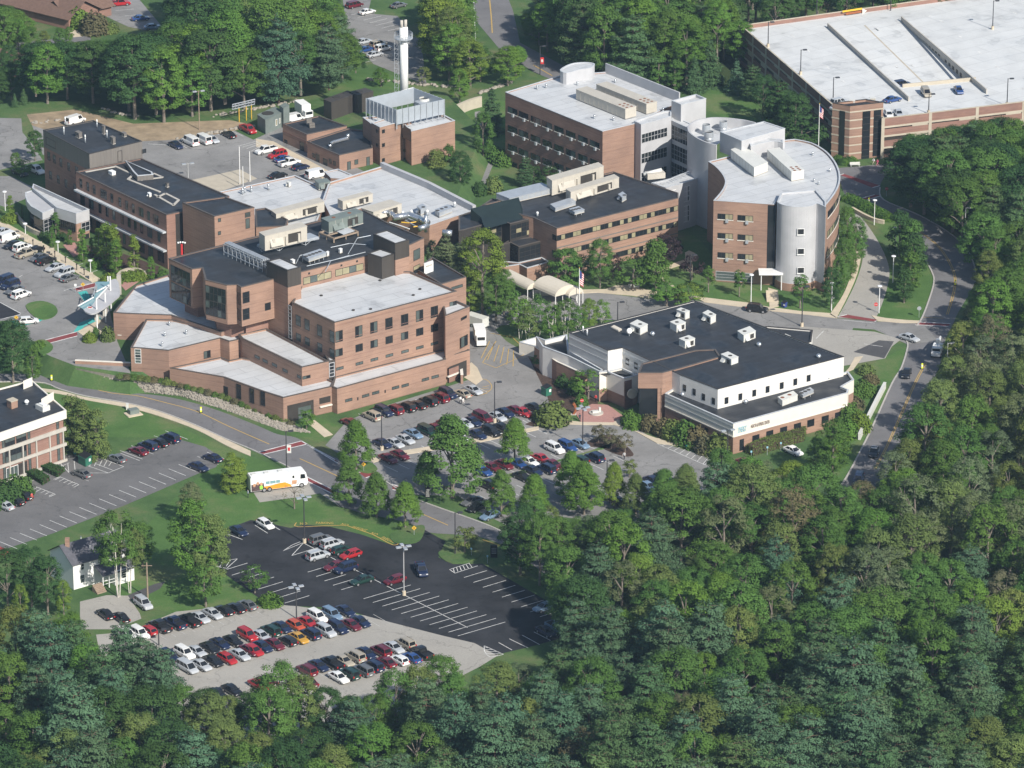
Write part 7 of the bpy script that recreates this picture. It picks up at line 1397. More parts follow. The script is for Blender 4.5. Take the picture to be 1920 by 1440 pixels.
sidepoly('side_window', [(2.7, 2.2), (3.1, 2.2), (3.1, 2.75), (2.7, 2.75)], 'carglass'); sidepoly('driver_window', [(4.3, 1.9), (5.35, 1.9), (5.2, 2.8), (4.35, 2.85)], 'carglass')
b = MB(); b.face([(5.84, -1.1, 1.55), (5.84, 1.1, 1.55), (5.56, 1.1, 2.9), (5.56, -1.1, 2.9)]); b.build('windscreen', M['carglass'], t)
for x, z in ((3.0, 1.35),): sidepoly('emblem', [(x - .5, z - .4), (x + .5, z - .4), (x + .6, z + .4), (x - .4, z + .45)], 'arts')
wheels(t, (-3.0, -1.95, 4.55), 1.12, .5)
for x in (-4.8, -2.2, .6): b = MB(); b.box((x, 0, 3.47), .9, .8, .2); b.build('roof_vent', M['hvac'], t)
t = big('box_truck', 'white box truck reversing at the hospital loading dock', 'truck', 900, 630, (8, 26), 0, 1.6); b = MB(); b.box((-1.0, 0, .95), 4.6, 2.3, 2.3); b.build('cargo_box', M['white'], t); b = MB(); [b.prism([Vector((1.35, -1.0, 0)), Vector((3.0, -1.0, 0)), Vector((3.0, 1.0, 0)), Vector((1.35, 1.0, 0))], .6, 1.5), b.prism([Vector((1.35, -.95, 0)), Vector((2.4, -.95, 0)), Vector((2.4, .95, 0)), Vector((1.35, .95, 0))], 1.5, 2.4)]; b.build('cab', M['white'], t); b = MB(); b.prism([Vector((2.41, -.8, 0)), Vector((2.44, -.8, 0)), Vector((2.44, .8, 0)), Vector((2.41, .8, 0))], 1.55, 2.25); b.build('windscreen', M['carglass'], t); wheels(t, (-2.2, 2.1), 1.0, .45); b = MB(); [b.box((-1.0, s * 1.155, 1.3), 3.2, .012, .3) for s in (-1, 1)]; b.build('stripe', M['signblue'], t)
t = big('box_truck', 'white box truck parked between the generator containers', 'truck', 570, 206, (26, 18), ZP, 1.6); b = MB(); b.box((-.8, 0, .9), 4.4, 2.3, 2.4); b.build('cargo_box', M['white'], t); b = MB(); b.box((2.3, 0, .55), 1.6, 2.0, 1.6); b.build('cab', M['white'], t); b = MB(); b.box((3.1, 0, 1.35), .04, 1.7, .7); b.build('windscreen', M['carglass'], t); wheels(t, (-2.0, 2.2), 1.0, .45)
t = big('utility_truck', 'white utility truck with raised boom in tree shade on the right road', 'truck', 1757, 655, (-14, 40), 0, 1.2); b = MB(); b.box((-1.2, 0, .6), 3.4, 2.1, 1.0); b.build('tool_body', M['white'], t); b = MB(); b.box((1.6, 0, .5), 1.5, 1.9, .8); b.box((1.1, 0, 1.3), 1.1, 1.8, .8); b.build('cab', M['white'], t); b = MB(); b.box((1.66, 0, 1.4), .03, 1.6, .55); b.build('windscreen', M['carglass'], t); b = MB(); b.bar((-.6, .3, 1.6), (-3.2, .3, 2.9), .3); b.bar((-3.2, .3, 2.9), (1.6, .3, 3.6), .26); b.box((1.8, .3, 3.3), .7, .7, .9); b.build('boom', M['white'], t); wheels(t, (-1.9, 1.6), .92, .44)
t = thing('trailer', 'pale trailer under a canvas sheet beside the loading dock wall', 'trailer', tuple(P(894, 612)), rad(-40)); b = MB(); b.box((0, 0, .5), 5, 2.2, 2.0); b.build('body', M['hvac'], t); wheels(t, (-.5, .5), 1.0, .4)
t = thing('scooter', 'small turquoise scooter on the hatched bay before the fitness building', 'scooter', tuple(P(1292, 841)), .6); b = MB(); b.tube([(-.7, 0, .75), (-.2, 0, .5), (.3, 0, .4), (.6, 0, .95)], [.2, .2, .15, .1], 8); b.box((-.3, 0, .7), .8, .32, .14); b.build('body', M['teal'], t); wheels_ = [b_ for b_ in ()]
for x in (-.65, .65): b = MB(); b.cyl((x, -.05, .25), (x, .05, .25), .25, n=12); b.build('wheel', M['rubber'], t)
b = MB(); b.bar((.55, -.35, 1.05), (.55, .35, 1.05), .06); b.build('handlebar', M['black'], t)
for i, (x, y) in enumerate(((1308, 846), (1318, 848))):
    t = thing('motorcycle', 'dark motorcycle on the hatched bay by the turquoise scooter, %s one' % ('nearer', 'farther')[i], 'motorcycle', tuple(P(x, y)), .7, group='motorcycles on the hatched bay'); b = MB(); b.tube([(-.9, 0, .8), (-.3, 0, .75), (.3, 0, .9), (.75, 0, .85)], [.12, .2, .24, .1], 8); b.build('body', M['black' if i else 'galv'], t)
    for xx in (-.75, .75): b = MB(); b.cyl((xx, -.06, .32), (xx, .06, .32), .32, n=14); b.build('wheel', M['rubber'], t)
    b = MB(); b.bar((.6, -.4, 1.1), (.6, .4, 1.1), .05); b.build('handlebar', M['galv'], t)
# ================================================================ people
def figure(walk):
    me = bpy.data.meshes.new('f'); s = .28 if walk else .06
    V = [(0, 0, .95), (0, 0, 1.15), (0, 0, 1.42), (0, .01, 1.52), (.01, 0, 1.60), (.02, 0, 1.70), (0, .1, .9), (s, .1, .5), (s * 1.1, .1, .08), (s * 1.1 + .16, .1, .04), (0, -.1, .9), (-s * .4, -.1, .5), (-s * 1.5, -.1, .1), (-s * 1.5 + .15, -.1, .04),
         (0, .19, 1.4), (-s * .5, .24, 1.14), (s * .2, .25, .88), (s * .3, .25, .8), (0, -.19, 1.4), (s * .5, -.24, 1.14), (s * 1.1, -.24, .92), (s * 1.3, -.24, .86)]
    E = [(0, 1), (1, 2), (2, 3), (3, 4), (4, 5), (0, 6), (6, 7), (7, 8), (8, 9), (0, 10), (10, 11), (11, 12), (12, 13), (2, 14), (14, 15), (15, 16), (16, 17), (2, 18), (18, 19), (19, 20), (20, 21)]
    me.from_pydata(V, E, []); o = bpy.data.objects.new('f', me); COL.objects.link(o); m = o.modifiers.new('S', 'SKIN'); o.modifiers.new('U', 'SUBSURF').levels = 1
    rr = [.15, .14, .16, .06, .085, .08, .09, .065, .045, .04, .09, .065, .045, .04, .07, .05, .035, .04, .07, .05, .035, .04]
    for i, r in enumerate(rr): me.skin_vertices[0].data[i].radius = (r, r); 
    me.skin_vertices[0].data[0].use_root = True
    ev = o.evaluated_get(bpy.context.evaluated_depsgraph_get()); r = bpy.data.meshes.new_from_object(ev); bpy.data.objects.remove(o); return r
FIG = {w: figure(w) for w in (0, 1)}
def person(label, x, y, face, shirt, legs, walk=0, z=0.0, hairc=(.03, .02, .015)):
    p = P(x, y, z); q = P(x + face[0], y + face[1], z); me = FIG[walk].copy(); me.materials.clear()
    def cm(n, c): m = mat(n, c, .85, var=.1); return m
    for m in (M['skin'], cm('shirt_cloth', shirt), cm('trouser_cloth', legs), M['black']): me.materials.append(m)
    for f in me.polygons:
        c = f.center; f.material_index = 3 if c.z < .09 else 2 if c.z < .93 and abs(c.y) < .2 else 0 if c.z > 1.49 or (abs(c.y) > .2 and c.z < .98) else 1
        f.use_smooth = True
    o = bpy.data.objects.new('person', me); COL.objects.link(o); o.location = (p.x, p.y, z); o.rotation_euler = (0, 0, math.atan2(q.y - p.y, q.x - p.x)); tag(o, label, 'person'); ORG[o.name] = Vector()
    b = MB(); b.ball((.005, 0, 1.66), .1, .098, .12, 10, 6, z0=-.15); m = mat('hair_strands', hairc, .8); b.build('hair', m, o, True, off=Vector())
    b = MB(); [b.ball((.085, s * .035, 1.67), .013, n=6, m=4) for s in (-1, 1)]; b.build('eyes', M['black'], o, off=Vector()); b = MB(); b.ball((.1, 0, 1.635), .018, n=6, m=4); b.build('nose', M['skin'], o, off=Vector())
W_, K_ = (.75, .75, .75), (.02, .02, .03)
person('person in white shirt and dark trousers walking in the front car park', 863.5, 757, (10, 6), W_, K_, 1); person('person in pale clothes walking beside the one in dark trousers', 868.5, 760, (10, 6), (.6, .58, .55), (.6, .58, .55), 1)
person('person in dark top walking on the asphalt by the mulched tree island', 1170.5, 862, (-8, 6), (.5, .5, .5), K_, 1); person('person in white top and dark trousers standing on the grass behind the coach', 465, 933, (10, -2), (.4, .45, .5), K_, 0)
person('person in red top loading the dark sedan in the office car park', 60, 939, (-10, -6), (.55, .1, .08), (.5, .25, .18), 0); person('person in pink clothes walking in front of the garage tower', 1645, 311, (-10, 2), (.62, .12, .2), (.6, .15, .25), 1); person('person in white clothes walking left of the one in pink at the garage', 1638, 309, (-10, 2), W_, (.5, .45, .35), 1)
person('person in dark clothes standing by the lamp post before the pink plaza', 1087, 790, (3, 5), (.05, .05, .07), K_, 0); person('person in red top standing near the brick fitness entrance', 1117, 754, (-5, 5), (.5, .05, .05), K_, 0)
# ================================================================ trees
rt = np.random.default_rng(4)
def leafobj(name, C, N, S, asp, m, parent):
    n = len(C); N = N / (np.linalg.norm(N, axis=1, keepdims=True) + 1e-6)
    a = rt.normal(size=(n, 3)); t1 = np.cross(N, a); t1 /= np.linalg.norm(t1, axis=1, keepdims=True) + 1e-6; t2 = np.cross(N, t1)
    t1 = t1 * S[:, None] * .5; t2 = t2 * (S * asp)[:, None] * .5
    bend = N * (S * .18)[:, None]
    V = np.stack([C - t1 - bend, C - t2, C + t1 - bend, C + t2], 1).reshape(-1, 3)
    me = bpy.data.meshes.new(name); me.vertices.add(4 * n); me.vertices.foreach_set('co', V.astype(np.float32).ravel()); me.loops.add(4 * n); me.loops.foreach_set('vertex_index', np.arange(4 * n, dtype=np.int32)); me.polygons.add(n)
    me.polygons.foreach_set('loop_start', np.arange(0, 4 * n, 4, dtype=np.int32)); me.update(calc_edges=True); me.validate(); me.materials.append(m)
    o = bpy.data.objects.new(name, me); COL.objects.link(o); o.parent = parent; return o
def dirs(n): d = rt.normal(size=(n, 3)); return d / np.linalg.norm(d, axis=1, keepdims=True)
def broad(nm, H, R, hb, ncl, nl, prof='round', leaf=.5, bark='bark', stems=1, dens=1.0, cl=.27, lean=0.0):
    t = thing(nm + '_tree', 'x', 'tree'); cz0, cz1 = hb * H, H; P_ = []; Rr = []
    for i in range(ncl):
        u = rt.random() ** .85; z = cz0 + (cz1 - cz0) * (.04 + .94 * u)
        s = (z - cz0) / (cz1 - cz0)
        r = {'round': math.sin(math.pi * min(.97, .12 + .86 * s)) ** .55, 'pyr': (1 - s) ** .72 * min(1, .55 + 3 * s), 'col': min(1, .5 + 2.2 * s) * (1 - s) ** .42, 'spread': math.sin(math.pi * min(.98, .22 + .76 * s)) ** .4}[prof] * R
        a = rt.random() * 6.283; k = rt.uniform(.45, 1.02) ** .5; P_.append((r * k * math.cos(a), r * k * math.sin(a), z)); Rr.append(R * cl * rt.uniform(.65, 1.25))
    P_ = np.array(P_); Rr = np.array(Rr); P_[:, 2] -= Rr * .35; C = []; N = []
    for p, r in zip(P_, Rr):
        n = int(nl * 1.3 * (r / (R * cl)) ** 1.6); d = dirs(n); d[:, 2] = np.abs(d[:, 2]) * .9 + d[:, 2] * .35
        C.append(p + d * (r * rt.uniform(.62, 1.1, (n, 1))) * np.array([1, 1, .85])); out = p - np.array([0, 0, cz0 + .35 * (cz1 - cz0)]); out /= np.linalg.norm(out) + 1e-6
        N.append(d * 1.0 + out * .6 + np.array([0, 0, .3]) + rt.normal(size=(n, 3)) * .26)
    C = np.concatenate(C); N = np.concatenate(N); C[:, 2] = np.minimum(C[:, 2], H * 1.01); leafobj('crown', C, N, rt.uniform(.65, 1.25, len(C)) * leaf * .93, .75, M['leaf'], t)
    b = MB(); r0 = (.018 * H + .05) * (.62 if bark == 'birch' else 1)
    for k in range(stems):
        a = 6.283 * k / stems + .4; o = (.25 * (stems > 1)); tx, ty = math.cos(a) * o, math.sin(a) * o
        b.tube([(tx, ty, -.1), (tx * 2.5, ty * 2.5, H * .3), (tx * 4 + .15, ty * 4, H * .55), (tx * 5, ty * 5 + .2, H * .85)], [r0 / stems ** .5, r0 * .75 / stems ** .5, r0 * .5, r0 * .15], 7)
    for i in rt.choice(ncl, min(9, ncl), replace=False):
        p = P_[i]; z0 = max(H * hb * .9, min(p[2] - .2 * H, H * .6)); b.tube([(0, 0, z0), tuple(np.array([p[0] * .5, p[1] * .5, z0 + (p[2] - z0) * .65])), tuple(p)], [r0 * .42, r0 * .26, r0 * .08], 5)
    b.build('trunk', M[bark], t); return t
def pine(H, R, zb, nw, nb, dens=1.0, droop=.12, spruce=False, up=.3):
    t = thing('pine_tree', 'x', 'pine tree'); C = []; N = []; S = []; b = MB(); b.tube([(0, 0, -.1), (.1, .05, H * .5), (0, 0, H * .97)], [.015 * H, .009 * H, .03], 7)
    for w in range(nw):
        s = (w + rt.uniform(-.2, .2)) / nw; s = min(max(s, 0), .985); z = zb * H + (1 - zb) * H * s
        L0 = R * ((1 - s) ** .9 if spruce else (1 - s) ** .52 * min(1, .6 + 1.8 * s)); m_ = nb if s < .8 else max(3, nb - 2)
        for k in range(m_):
            a = 6.283 * (k / m_) + rt.uniform(-.4, .4) + w * .7; L = L0 * rt.uniform(.55, 1.2) + .3; dz = -droop * L if spruce else rt.uniform(-.1, .15) * L; zo_ = rt.uniform(-.3, .3)
            last = (math.cos(a) * L, math.sin(a) * L, z + zo_ + dz + up * L * .35)
            if L > 1.2: b.tube([(0, 0, z + zo_), tuple(np.array(last) * [.6, .6, 1] + np.array([0, 0, -up * L * .2])), last], [.05, .03, .01], 4)
            n = max(2, int(L / .62))
            for i in range(n):
                f = .3 + .7 * (i + 1) / n; wd = .30 + .17 * L * (1 - abs(f - .7)); q = np.array([math.cos(a) * L * f, math.sin(a) * L * f, z + zo_ + dz * f + up * L * .35 * f * f])
                for side in ((-1, 1) if L > 1.6 else (0,)):
                    c = q + np.array([-math.sin(a), math.cos(a), 0]) * side * wd * .8 + rt.normal(size=3) * .12; m = int(18 * dens); o = rt.normal(size=(m, 3)) * np.array([wd * .55, wd * .55, .13]); o[:, 2] -= .35 * (o[:, 0] ** 2 + o[:, 1] ** 2)
                    C.append(c + o); out = np.array([math.cos(a), math.sin(a), 0]) * .45; N.append(out + np.array([0, 0, .8]) + o * np.array([1.1, 1.1, 1.5]) + rt.normal(size=(m, 3)) * .15); S.append(rt.uniform(.3, .55, m))
    m = 70; C.append(np.array([0, 0, H * .95]) + rt.normal(size=(m, 3)) * np.array([.28, .28, .7])); N.append(rt.normal(size=(m, 3)) + np.array([0, 0, .5])); S.append(rt.uniform(.3, .5, m))
    leafobj('crown', np.concatenate(C), np.concatenate(N), np.concatenate(S), .6, M['needle'], t); b.build('trunk', M['pinebark'], t); return t
def shrub(R, Hh, n, leaf=.28, name='shrub'):
    t = thing(name, 'x', 'shrub'); d = dirs(n); d[:, 2] = np.abs(d[:, 2]); k = rt.uniform(.72, 1.04, (n, 1)) * (1 + .12 * np.sin(d[:, :1] * 7) * np.cos(d[:, 1:2] * 6)); C = d * k * np.array([R, R, Hh]); leafobj('foliage', C, d + rt.normal(size=(n, 3)) * .4, rt.uniform(.7, 1.3, n) * leaf, .7, M['leaf'], t)
    b = MB(); [b.cyl((0, 0, -.05), (math.cos(a) * R * .5, math.sin(a) * R * .5, Hh * .6), .05, .02, 5) for a in (0, 2, 4)]; b.build('stem', M['bark'], t); return t
TP_ = {}
def reg(k, t, H, R): freeze(t); TP_[k] = (t, H, R)
for i in range(4): reg('oak%d' % i, broad('oak', 16, 5.2 + .5 * (i % 2), .22, 125, 78, ('round', 'spread')[i % 2], .37, cl=.215), 16, 5.4)
for i in range(3): reg('ash%d' % i, broad('maple', 15, 4.2, .2, 110, 74, 'round', .34, cl=.235), 15, 4.2)
for i in range(3): reg('thin%d' % i, broad('sparse', 14, 3.9, .25, 90, 50, 'round', .30, cl=.21), 14, 3.9)
for i in range(2): reg('tall%d' % i, broad('oak', 20, 4.4, .48, 88, 72, 'round', .37, cl=.25), 20, 4.4)
for i in range(4): reg('pine%d' % i, pine(20, 6.2 + .6 * (i % 2), .14, 11 + i % 3, 7, 1.0), 20, 4.8)
for i in range(2): reg('spruce%d' % i, pine(12, 3.3, .06, 15, 8, .8, spruce=True, up=.12), 12, 3.3)
for i in range(3): reg('lin%d' % i, broad('linden', 11, 4.4, .12, 130, 78, 'pyr', .31, cl=.2), 11, 4.2)
for i in range(2): reg('col%d' % i, broad('arborvitae', 7, 1.15, .02, 60, 40, 'col', .24, cl=.42), 7, 1.15)
reg('pear', broad('pear', 8, 2.3, .1, 56, 52, 'col', .34, cl=.34), 8, 2.3); reg('birch', broad('birch', 9, 2.6, .22, 50, 36, 'round', .34, 'birch', 3, cl=.28), 9, 2.6); reg('young', broad('young', 6, 1.5, .3, 34, 38, 'col', .28, cl=.36), 6, 1.5); reg('willow', broad('willow', 8, 3.6, .05, 80, 50, 'spread', .4, cl=.24), 8, 3.6)
reg('twin', broad('birch', 15, 4.2, .42, 95, 50, 'round', .38, 'birch', 3, cl=.22), 15, 4.6); reg('bare', broad('bare', 6, 2.3, .3, 26, 7, 'round', .22, cl=.2), 6, 2.3); reg('thuja', broad('thuja', 10, 3.0, .0, 80, 60, 'col', .34, cl=.3), 10, 3.0); reg('small', broad('ornamental', 5, 2.1, .3, 36, 34, 'round', .3, cl=.3), 5, 2.1)
reg('bush', shrub(1.5, 1.6, 900), 1.6, 1.5); reg('bush2', shrub(1.3, 2.2, 900, .3), 2.2, 1.3)
PAL = dict(d=((.052, .108, .036), 'dark green'), m=((.088, .168, .040), 'green'), g=((.104, .20, .038), 'bright green'), y=((.145, .215, .04), 'yellow green'), o=((.135, .182, .056), 'olive green'), b=((.145, .135, .075), 'brownish'), p=((.082, .150, .084), 'blue green'), q=((.074, .134, .056), 'deep green'), r=((.17, .085, .045), 'rusty'), u=((.05, .032, .036), 'purple'), e=((.13, .168, .085), 'grey green'))
LM = [(s.split('|')[0], tuple(float(v) for v in s.split('|')[1].split(','))) for s in '''the black car park|730,1080;the pale lower car park|520,1220;the white house|150,1090;the office car park|200,940;the white coach|520,900;the fitness building|1330,680;the fitness sign|1420,800;the right road|1690,790;the road junction|1740,620;the garage tower|1620,240;the garage deck|1720,100;the curved building|1450,420;the pink plaza|1110,775;the front car park|900,820;the hospital front|700,640;the chimney stack|758,110;the boiler plant|740,260;the rear yard|380,280;the metal clad tower|175,290;the long wing|240,380;the silver pavilion|110,380;the emergency canopy|190,560;the office block|1090,190;the ribbon window wing|1140,420;the cream canopy|1040,520;the turning circle|1150,580;the far road|925,40;the brown roofed house|110,30;the rear car park|720,70;the brick front|420,720;the bottom left corner|0,1440;the bottom right corner|1920,1440;the bottom edge centre|960,1440;the right edge middle|1920,900;the rusty trees|1740,870;the upper right woods edge|1880,420;the black car park corner|1050,1200;the wood edge|450,190'''.split(';')]
TREES = []
def plant(k, c, x, yb, yt=None, z=0.0, H=None, wid=1.0, label=None, grp=None, name=None, cat=None, vary=.1):
    t, H0, R0 = TP_[k]; p = P(x, yb, z); h = H or max(.6, hz(x, yb, yt, z) - z); s = h / H0
    o = copy_tree(t); o.location = (p.x, p.y, z - .05); o.rotation_euler = (0, 0, rw.random() * 6.28); o.scale = (s * wid, s * wid, s); cc = PAL[c][0]; v = 1.1 * (1 + rw.uniform(-vary, vary)); hue = rw.uniform(-vary, vary) * .6
    for ch in o.children:
        if ch.name.startswith(('crown', 'foliage')): ch.color = (cc[0] * v * (1 + hue), cc[1] * v, cc[2] * v * (1 - hue), 1)
    if name: o.name = name
    if cat: o['category'] = cat
    if grp: o['group'] = grp
    q = px((p.x, p.y, z + h * .62)); TREES.append((o, PAL[c][1], cat or o['category'], q, label, h)); return o
def explicit(spec, z=0.0, **k):
    for t in spec.split():
        f = t.split(','); plant(f[3], f[4], float(f[0]), float(f[1]), float(f[2]), z, wid=float(f[5]) if len(f) > 5 else 1.0, **k)
NB = dict(grp='trees around the buildings')
explicit('668,882,788,lin0,g 848,934,780,lin1,m,1.15 965,870,783,lin2,g 655,948,862,lin1,m 706,970,885,lin0,m 760,988,903,lin2,g 800,905,845,lin0,m 940,968,882,lin1,m 1002,970,888,lin2,g 1095,965,866,lin0,g,1.1 1070,935,846,lin1,g 1152,952,866,lin2,y,.8 1192,965,888,lin0,o 1245,985,880,lin1,m 1285,965,870,lin2,o 1350,950,842,ash0,m 975,1078,948,ash1,d 1012,1098,962,oak0,m,.8 1048,1092,972,ash2,m,.9 1000,1052,932,ash0,m,.8 1030,1045,950,ash1,o,.9 960,1052,985,ash2,m,.8 1064,1200,1085,oak0,m,.9 1080,1245,1120,pine3,p 1062,1150,1025,ash1,m,1.1 1092,1225,1085,oak1,d 1046,1135,1030,ash2,d,.9 10,112,15,oak0,m,.8 35,102,36,ash1,g 58,120,52,oak1,m,.8 84,98,58,ash2,o 112,92,52,ash0,m 18,142,84,oak2,d,.9 4,172,100,oak3,d 22,190,122,oak1,d -8,205,130,oak0,d 130,84,50,ash2,g,.9 232,1300,1165,pine0,p 268,1330,1192,pine1,p 305,1350,1212,pine2,p 345,1378,1282,ash0,m 388,1392,1296,oak1,d 430,1402,1306,ash2,o 475,1402,1296,oak2,d 522,1398,1243,ash1,m,1.1 565,1402,1266,ash0,o 612,1405,1292,oak0,d 660,1408,1304,ash2,m 705,1402,1306,oak3,m 742,1388,1256,ash1,m 785,1372,1248,ash0,o 830,1358,1228,ash2,m 575,805,768,small,g 552,954,906,bare,b,1.2 871,1036,988,small,o,1.1', **NB)
explicit('368,1102,938,ash1,g,.95 396,1108,962,ash2,o,.85 386,1138,1060,small,m 222,1119,958,twin,m,.85 244,1112,985,twin,o,.75 268,1065,978,ash0,m,.9 358,985,905,ash2,e,1.0 60,1138,1024,oak0,d,.85 15,1145,1032,oak1,d,.9 90,1152,1042,ash1,d,.95 120,1158,1088,ash2,y,.7 40,1165,1095,ash0,y,.7 478,1112,1060,small,m 25,718,600,oak2,d,.95 62,722,652,ash0,m,.8 -10,700,610,oak1,d', **NB)
explicit('905,602,432,tall1,y,1.0 930,605,510,ash0,m 880,596,515,ash2,y 836,540,440,pine1,e,.8 866,566,452,pine0,e,.8 812,505,450,ash1,e,.8 945,590,505,ash1,m,.8 890,560,470,ash0,g,.8 955,600,545,small,m,1.2', **NB)
explicit('1060,535,466,willow,m 1125,540,448,ash1,m,.9 1186,545,484,small,m,1.3 1230,545,448,pear,m 1247,500,440,small,u,1.1 1150,520,478,small,u,1.1 1297,525,480,small,u 1328,548,497,young,m 1386,556,504,young,m 1215,520,470,ash2,m,.6 1095,530,480,small,d,1.2', **NB)
explicit('975,634,556,birch,g 1010,632,553,birch,m 1060,634,560,birch,m 1105,624,560,ash2,y,.9 1130,612,562,birch,g 990,640,575,birch,o 1035,638,572,birch,g 1085,632,575,birch,m 1250,574,531,small,g,1.5 1292,574,532,small,y,1.5 1270,578,540,small,m,1.4', **NB)
explicit('1587,478,385,ash0,m,.7 1604,505,408,ash1,m,.7 1583,542,445,ash2,m,.75 1558,580,500,ash0,d,.8 1500,578,512,young,m 1572,560,480,ash1,m,.6 1686,482,394,pear,d 1709,502,412,pear,m 1713,524,438,pear,d 1706,547,472,pear,m 1695,568,502,pear,d 1838,482,385,ash0,m,.8 1862,536,425,ash1,m,.9 1850,570,470,ash2,o,.9 1785,405,330,ash1,m,.8', **NB)
explicit('1103,748,695,small,g,1.4 1052,703,664,small,m,1.1 1010,690,664,small,m 1122,830,797,small,b 1146,842,804,small,b 1172,850,814,small,b 1180,895,862,small,o 1560,905,785,ash0,m,.9 1562,900,800,ash2,g,.7 1530,895,820,ash1,m,.8 1570,862,815,small,y,1.2', **NB)
explicit('765,320,250,pear,d 818,338,280,pear,o,1.2 842,330,270,pear,m,.8 863,365,283,oak2,d,.8 906,303,210,ash0,m,.75 922,248,165,spruce0,q 985,352,292,pine0,q,.9 1030,350,312,small,d,1.2 862,196,130,ash1,g 830,320,290,small,g,1.2 1000,345,310,small,d', **NB)
explicit('1380,174,112,spruce0,p 1302,174,106,spruce1,q 1330,160,72,spruce1,q 1265,170,112,pear,m 1430,226,140,oak3,d,.8 1458,252,150,pine2,d,1.1 1490,268,175,oak1,d,.9 1475,240,165,pine1,d,1.2 1410,190,120,pine0,q,1.1 1234,166,100,pear,m 1505,285,215,small,d,1.4', **NB)
explicit('66,302,245,oak0,d,.9 30,318,285,ash0,m,1.0 45,330,300,small,m,1.4 45,195,165,spruce0,q 28,200,175,spruce1,q', ZP, **NB)
AV = dict(grp='columnar evergreens by the long wing', name='arborvitae_tree', cat='evergreen')
explicit('20,410,366,col0,y,1.02 42,412,385,col1,m,.7 98,462,425,col1,m 105,445,398,col0,m 131,460,430,col0,m 155,490,428,col1,g,0.98 172,478,445,col0,m 186,486,428,col0,y,1.02 200,498,416,col1,y,1.02 214,506,420,col0,y 219,518,448,col1,g,1.06 252,512,440,col0,y,0.94 284,523,480,col1,g,1.10 300,520,500,col0,m,1.02', ZP, **AV)
TH = dict(grp='thuja trees by the office', name='thuja_tree', cat='evergreen')
explicit('138,845,742,thuja,o 158,855,752,thuja,o,.9 183,862,768,thuja,o,.9 436,922,850,thuja,y,1.1 450,916,858,thuja,y', **TH)
SB = dict(grp='shrubs in the planting beds')
explicit('1036,793,752,bush2,o,1.3 1020,785,765,bush,o,1.2 1078,738,712,bush2,d 1062,722,700,bush,d 1090,760,738,bush2,m 1218,806,776,bush2,b 1245,815,783,bush2,b 1262,822,786,bush2,o 1285,830,788,bush2,m 1305,836,798,bush2,b 1322,848,815,bush2,b 1345,852,812,bush2,o 1180,796,768,bush2,m .'.replace(' .', ''), **SB)
explicit('1190,800,776,bush,g 1302,838,816,bush,m 1600,765,742,bush,b 1620,740,715,bush,m 1632,718,700,bush,b 1612,808,772,bush2,y 1592,795,755,bush2,m 1598,745,722,bush,m 1588,820,785,bush2,g 1625,700,682,bush,o 1400,838,824,bush,d 930,300,275,bush,m 945,308,285,bush,m 915,292,272,bush,m 925,360,330,bush2,o 900,365,340,bush2,d', **SB)
explicit('168,640,622,bush,y,.8 202,638,612,bush2,o,.9 180,632,612,bush2,m,.6 75,650,638,bush,g 65,655,640,bush,m 205,530,512,bush,y 215,532,515,bush,y 240,524,508,bush,y,1.4 260,522,506,bush,y,1.3 305,525,505,bush2,m 178,500,485,bush,g 20,415,400,bush,y,1.3 90,452,440,bush,d 85,446,432,bush,d 118,448,436,bush,d', ZP, **SB)
explicit('12,938,903,bush,d,1.1 32,925,893,bush,m,1.1 -10,945,912,bush,d,1.1 508,1134,1112,bush,g,1.1 500,1130,1115,bush,m 148,52,15,bush2,y 178,62,22,bush2,b,1.2 205,60,40,bush,o', **SB)
for i in range(26):
    t_ = i / 25; x = 225 + 320 * t_; y = np.interp(x, [222, 325, 420, 480, 531, 560], [705, 718, 745, 768, 788, 800]); z = np.interp(x, [222, 325, 420, 480, 531, 560], [3.0, 2.2, 1.2, .7, .4, .2]); plant('bush', 'obmo'[i % 4], x, y + rw.uniform(0, 2), None, z - .15, H=rw.uniform(.8, 1.2), wid=1.2, grp='low shrubs along the stone slope')
for i in range(12): t_ = i / 11; plant('bush', 'gmg'[i % 3], 1592 + 74 * t_, 376 + 36 * t_ ** 1.1, None, 0, H=1.7, wid=1.2, grp='hedge shrubs along the upper drive')
for i in range(8): plant('bush', 'mgd'[i % 3], 1570 + 4 * i, 305 + rw.uniform(-5, 5) + i * .3, None, 0, H=1.5, grp='shrubs at the garage tower')
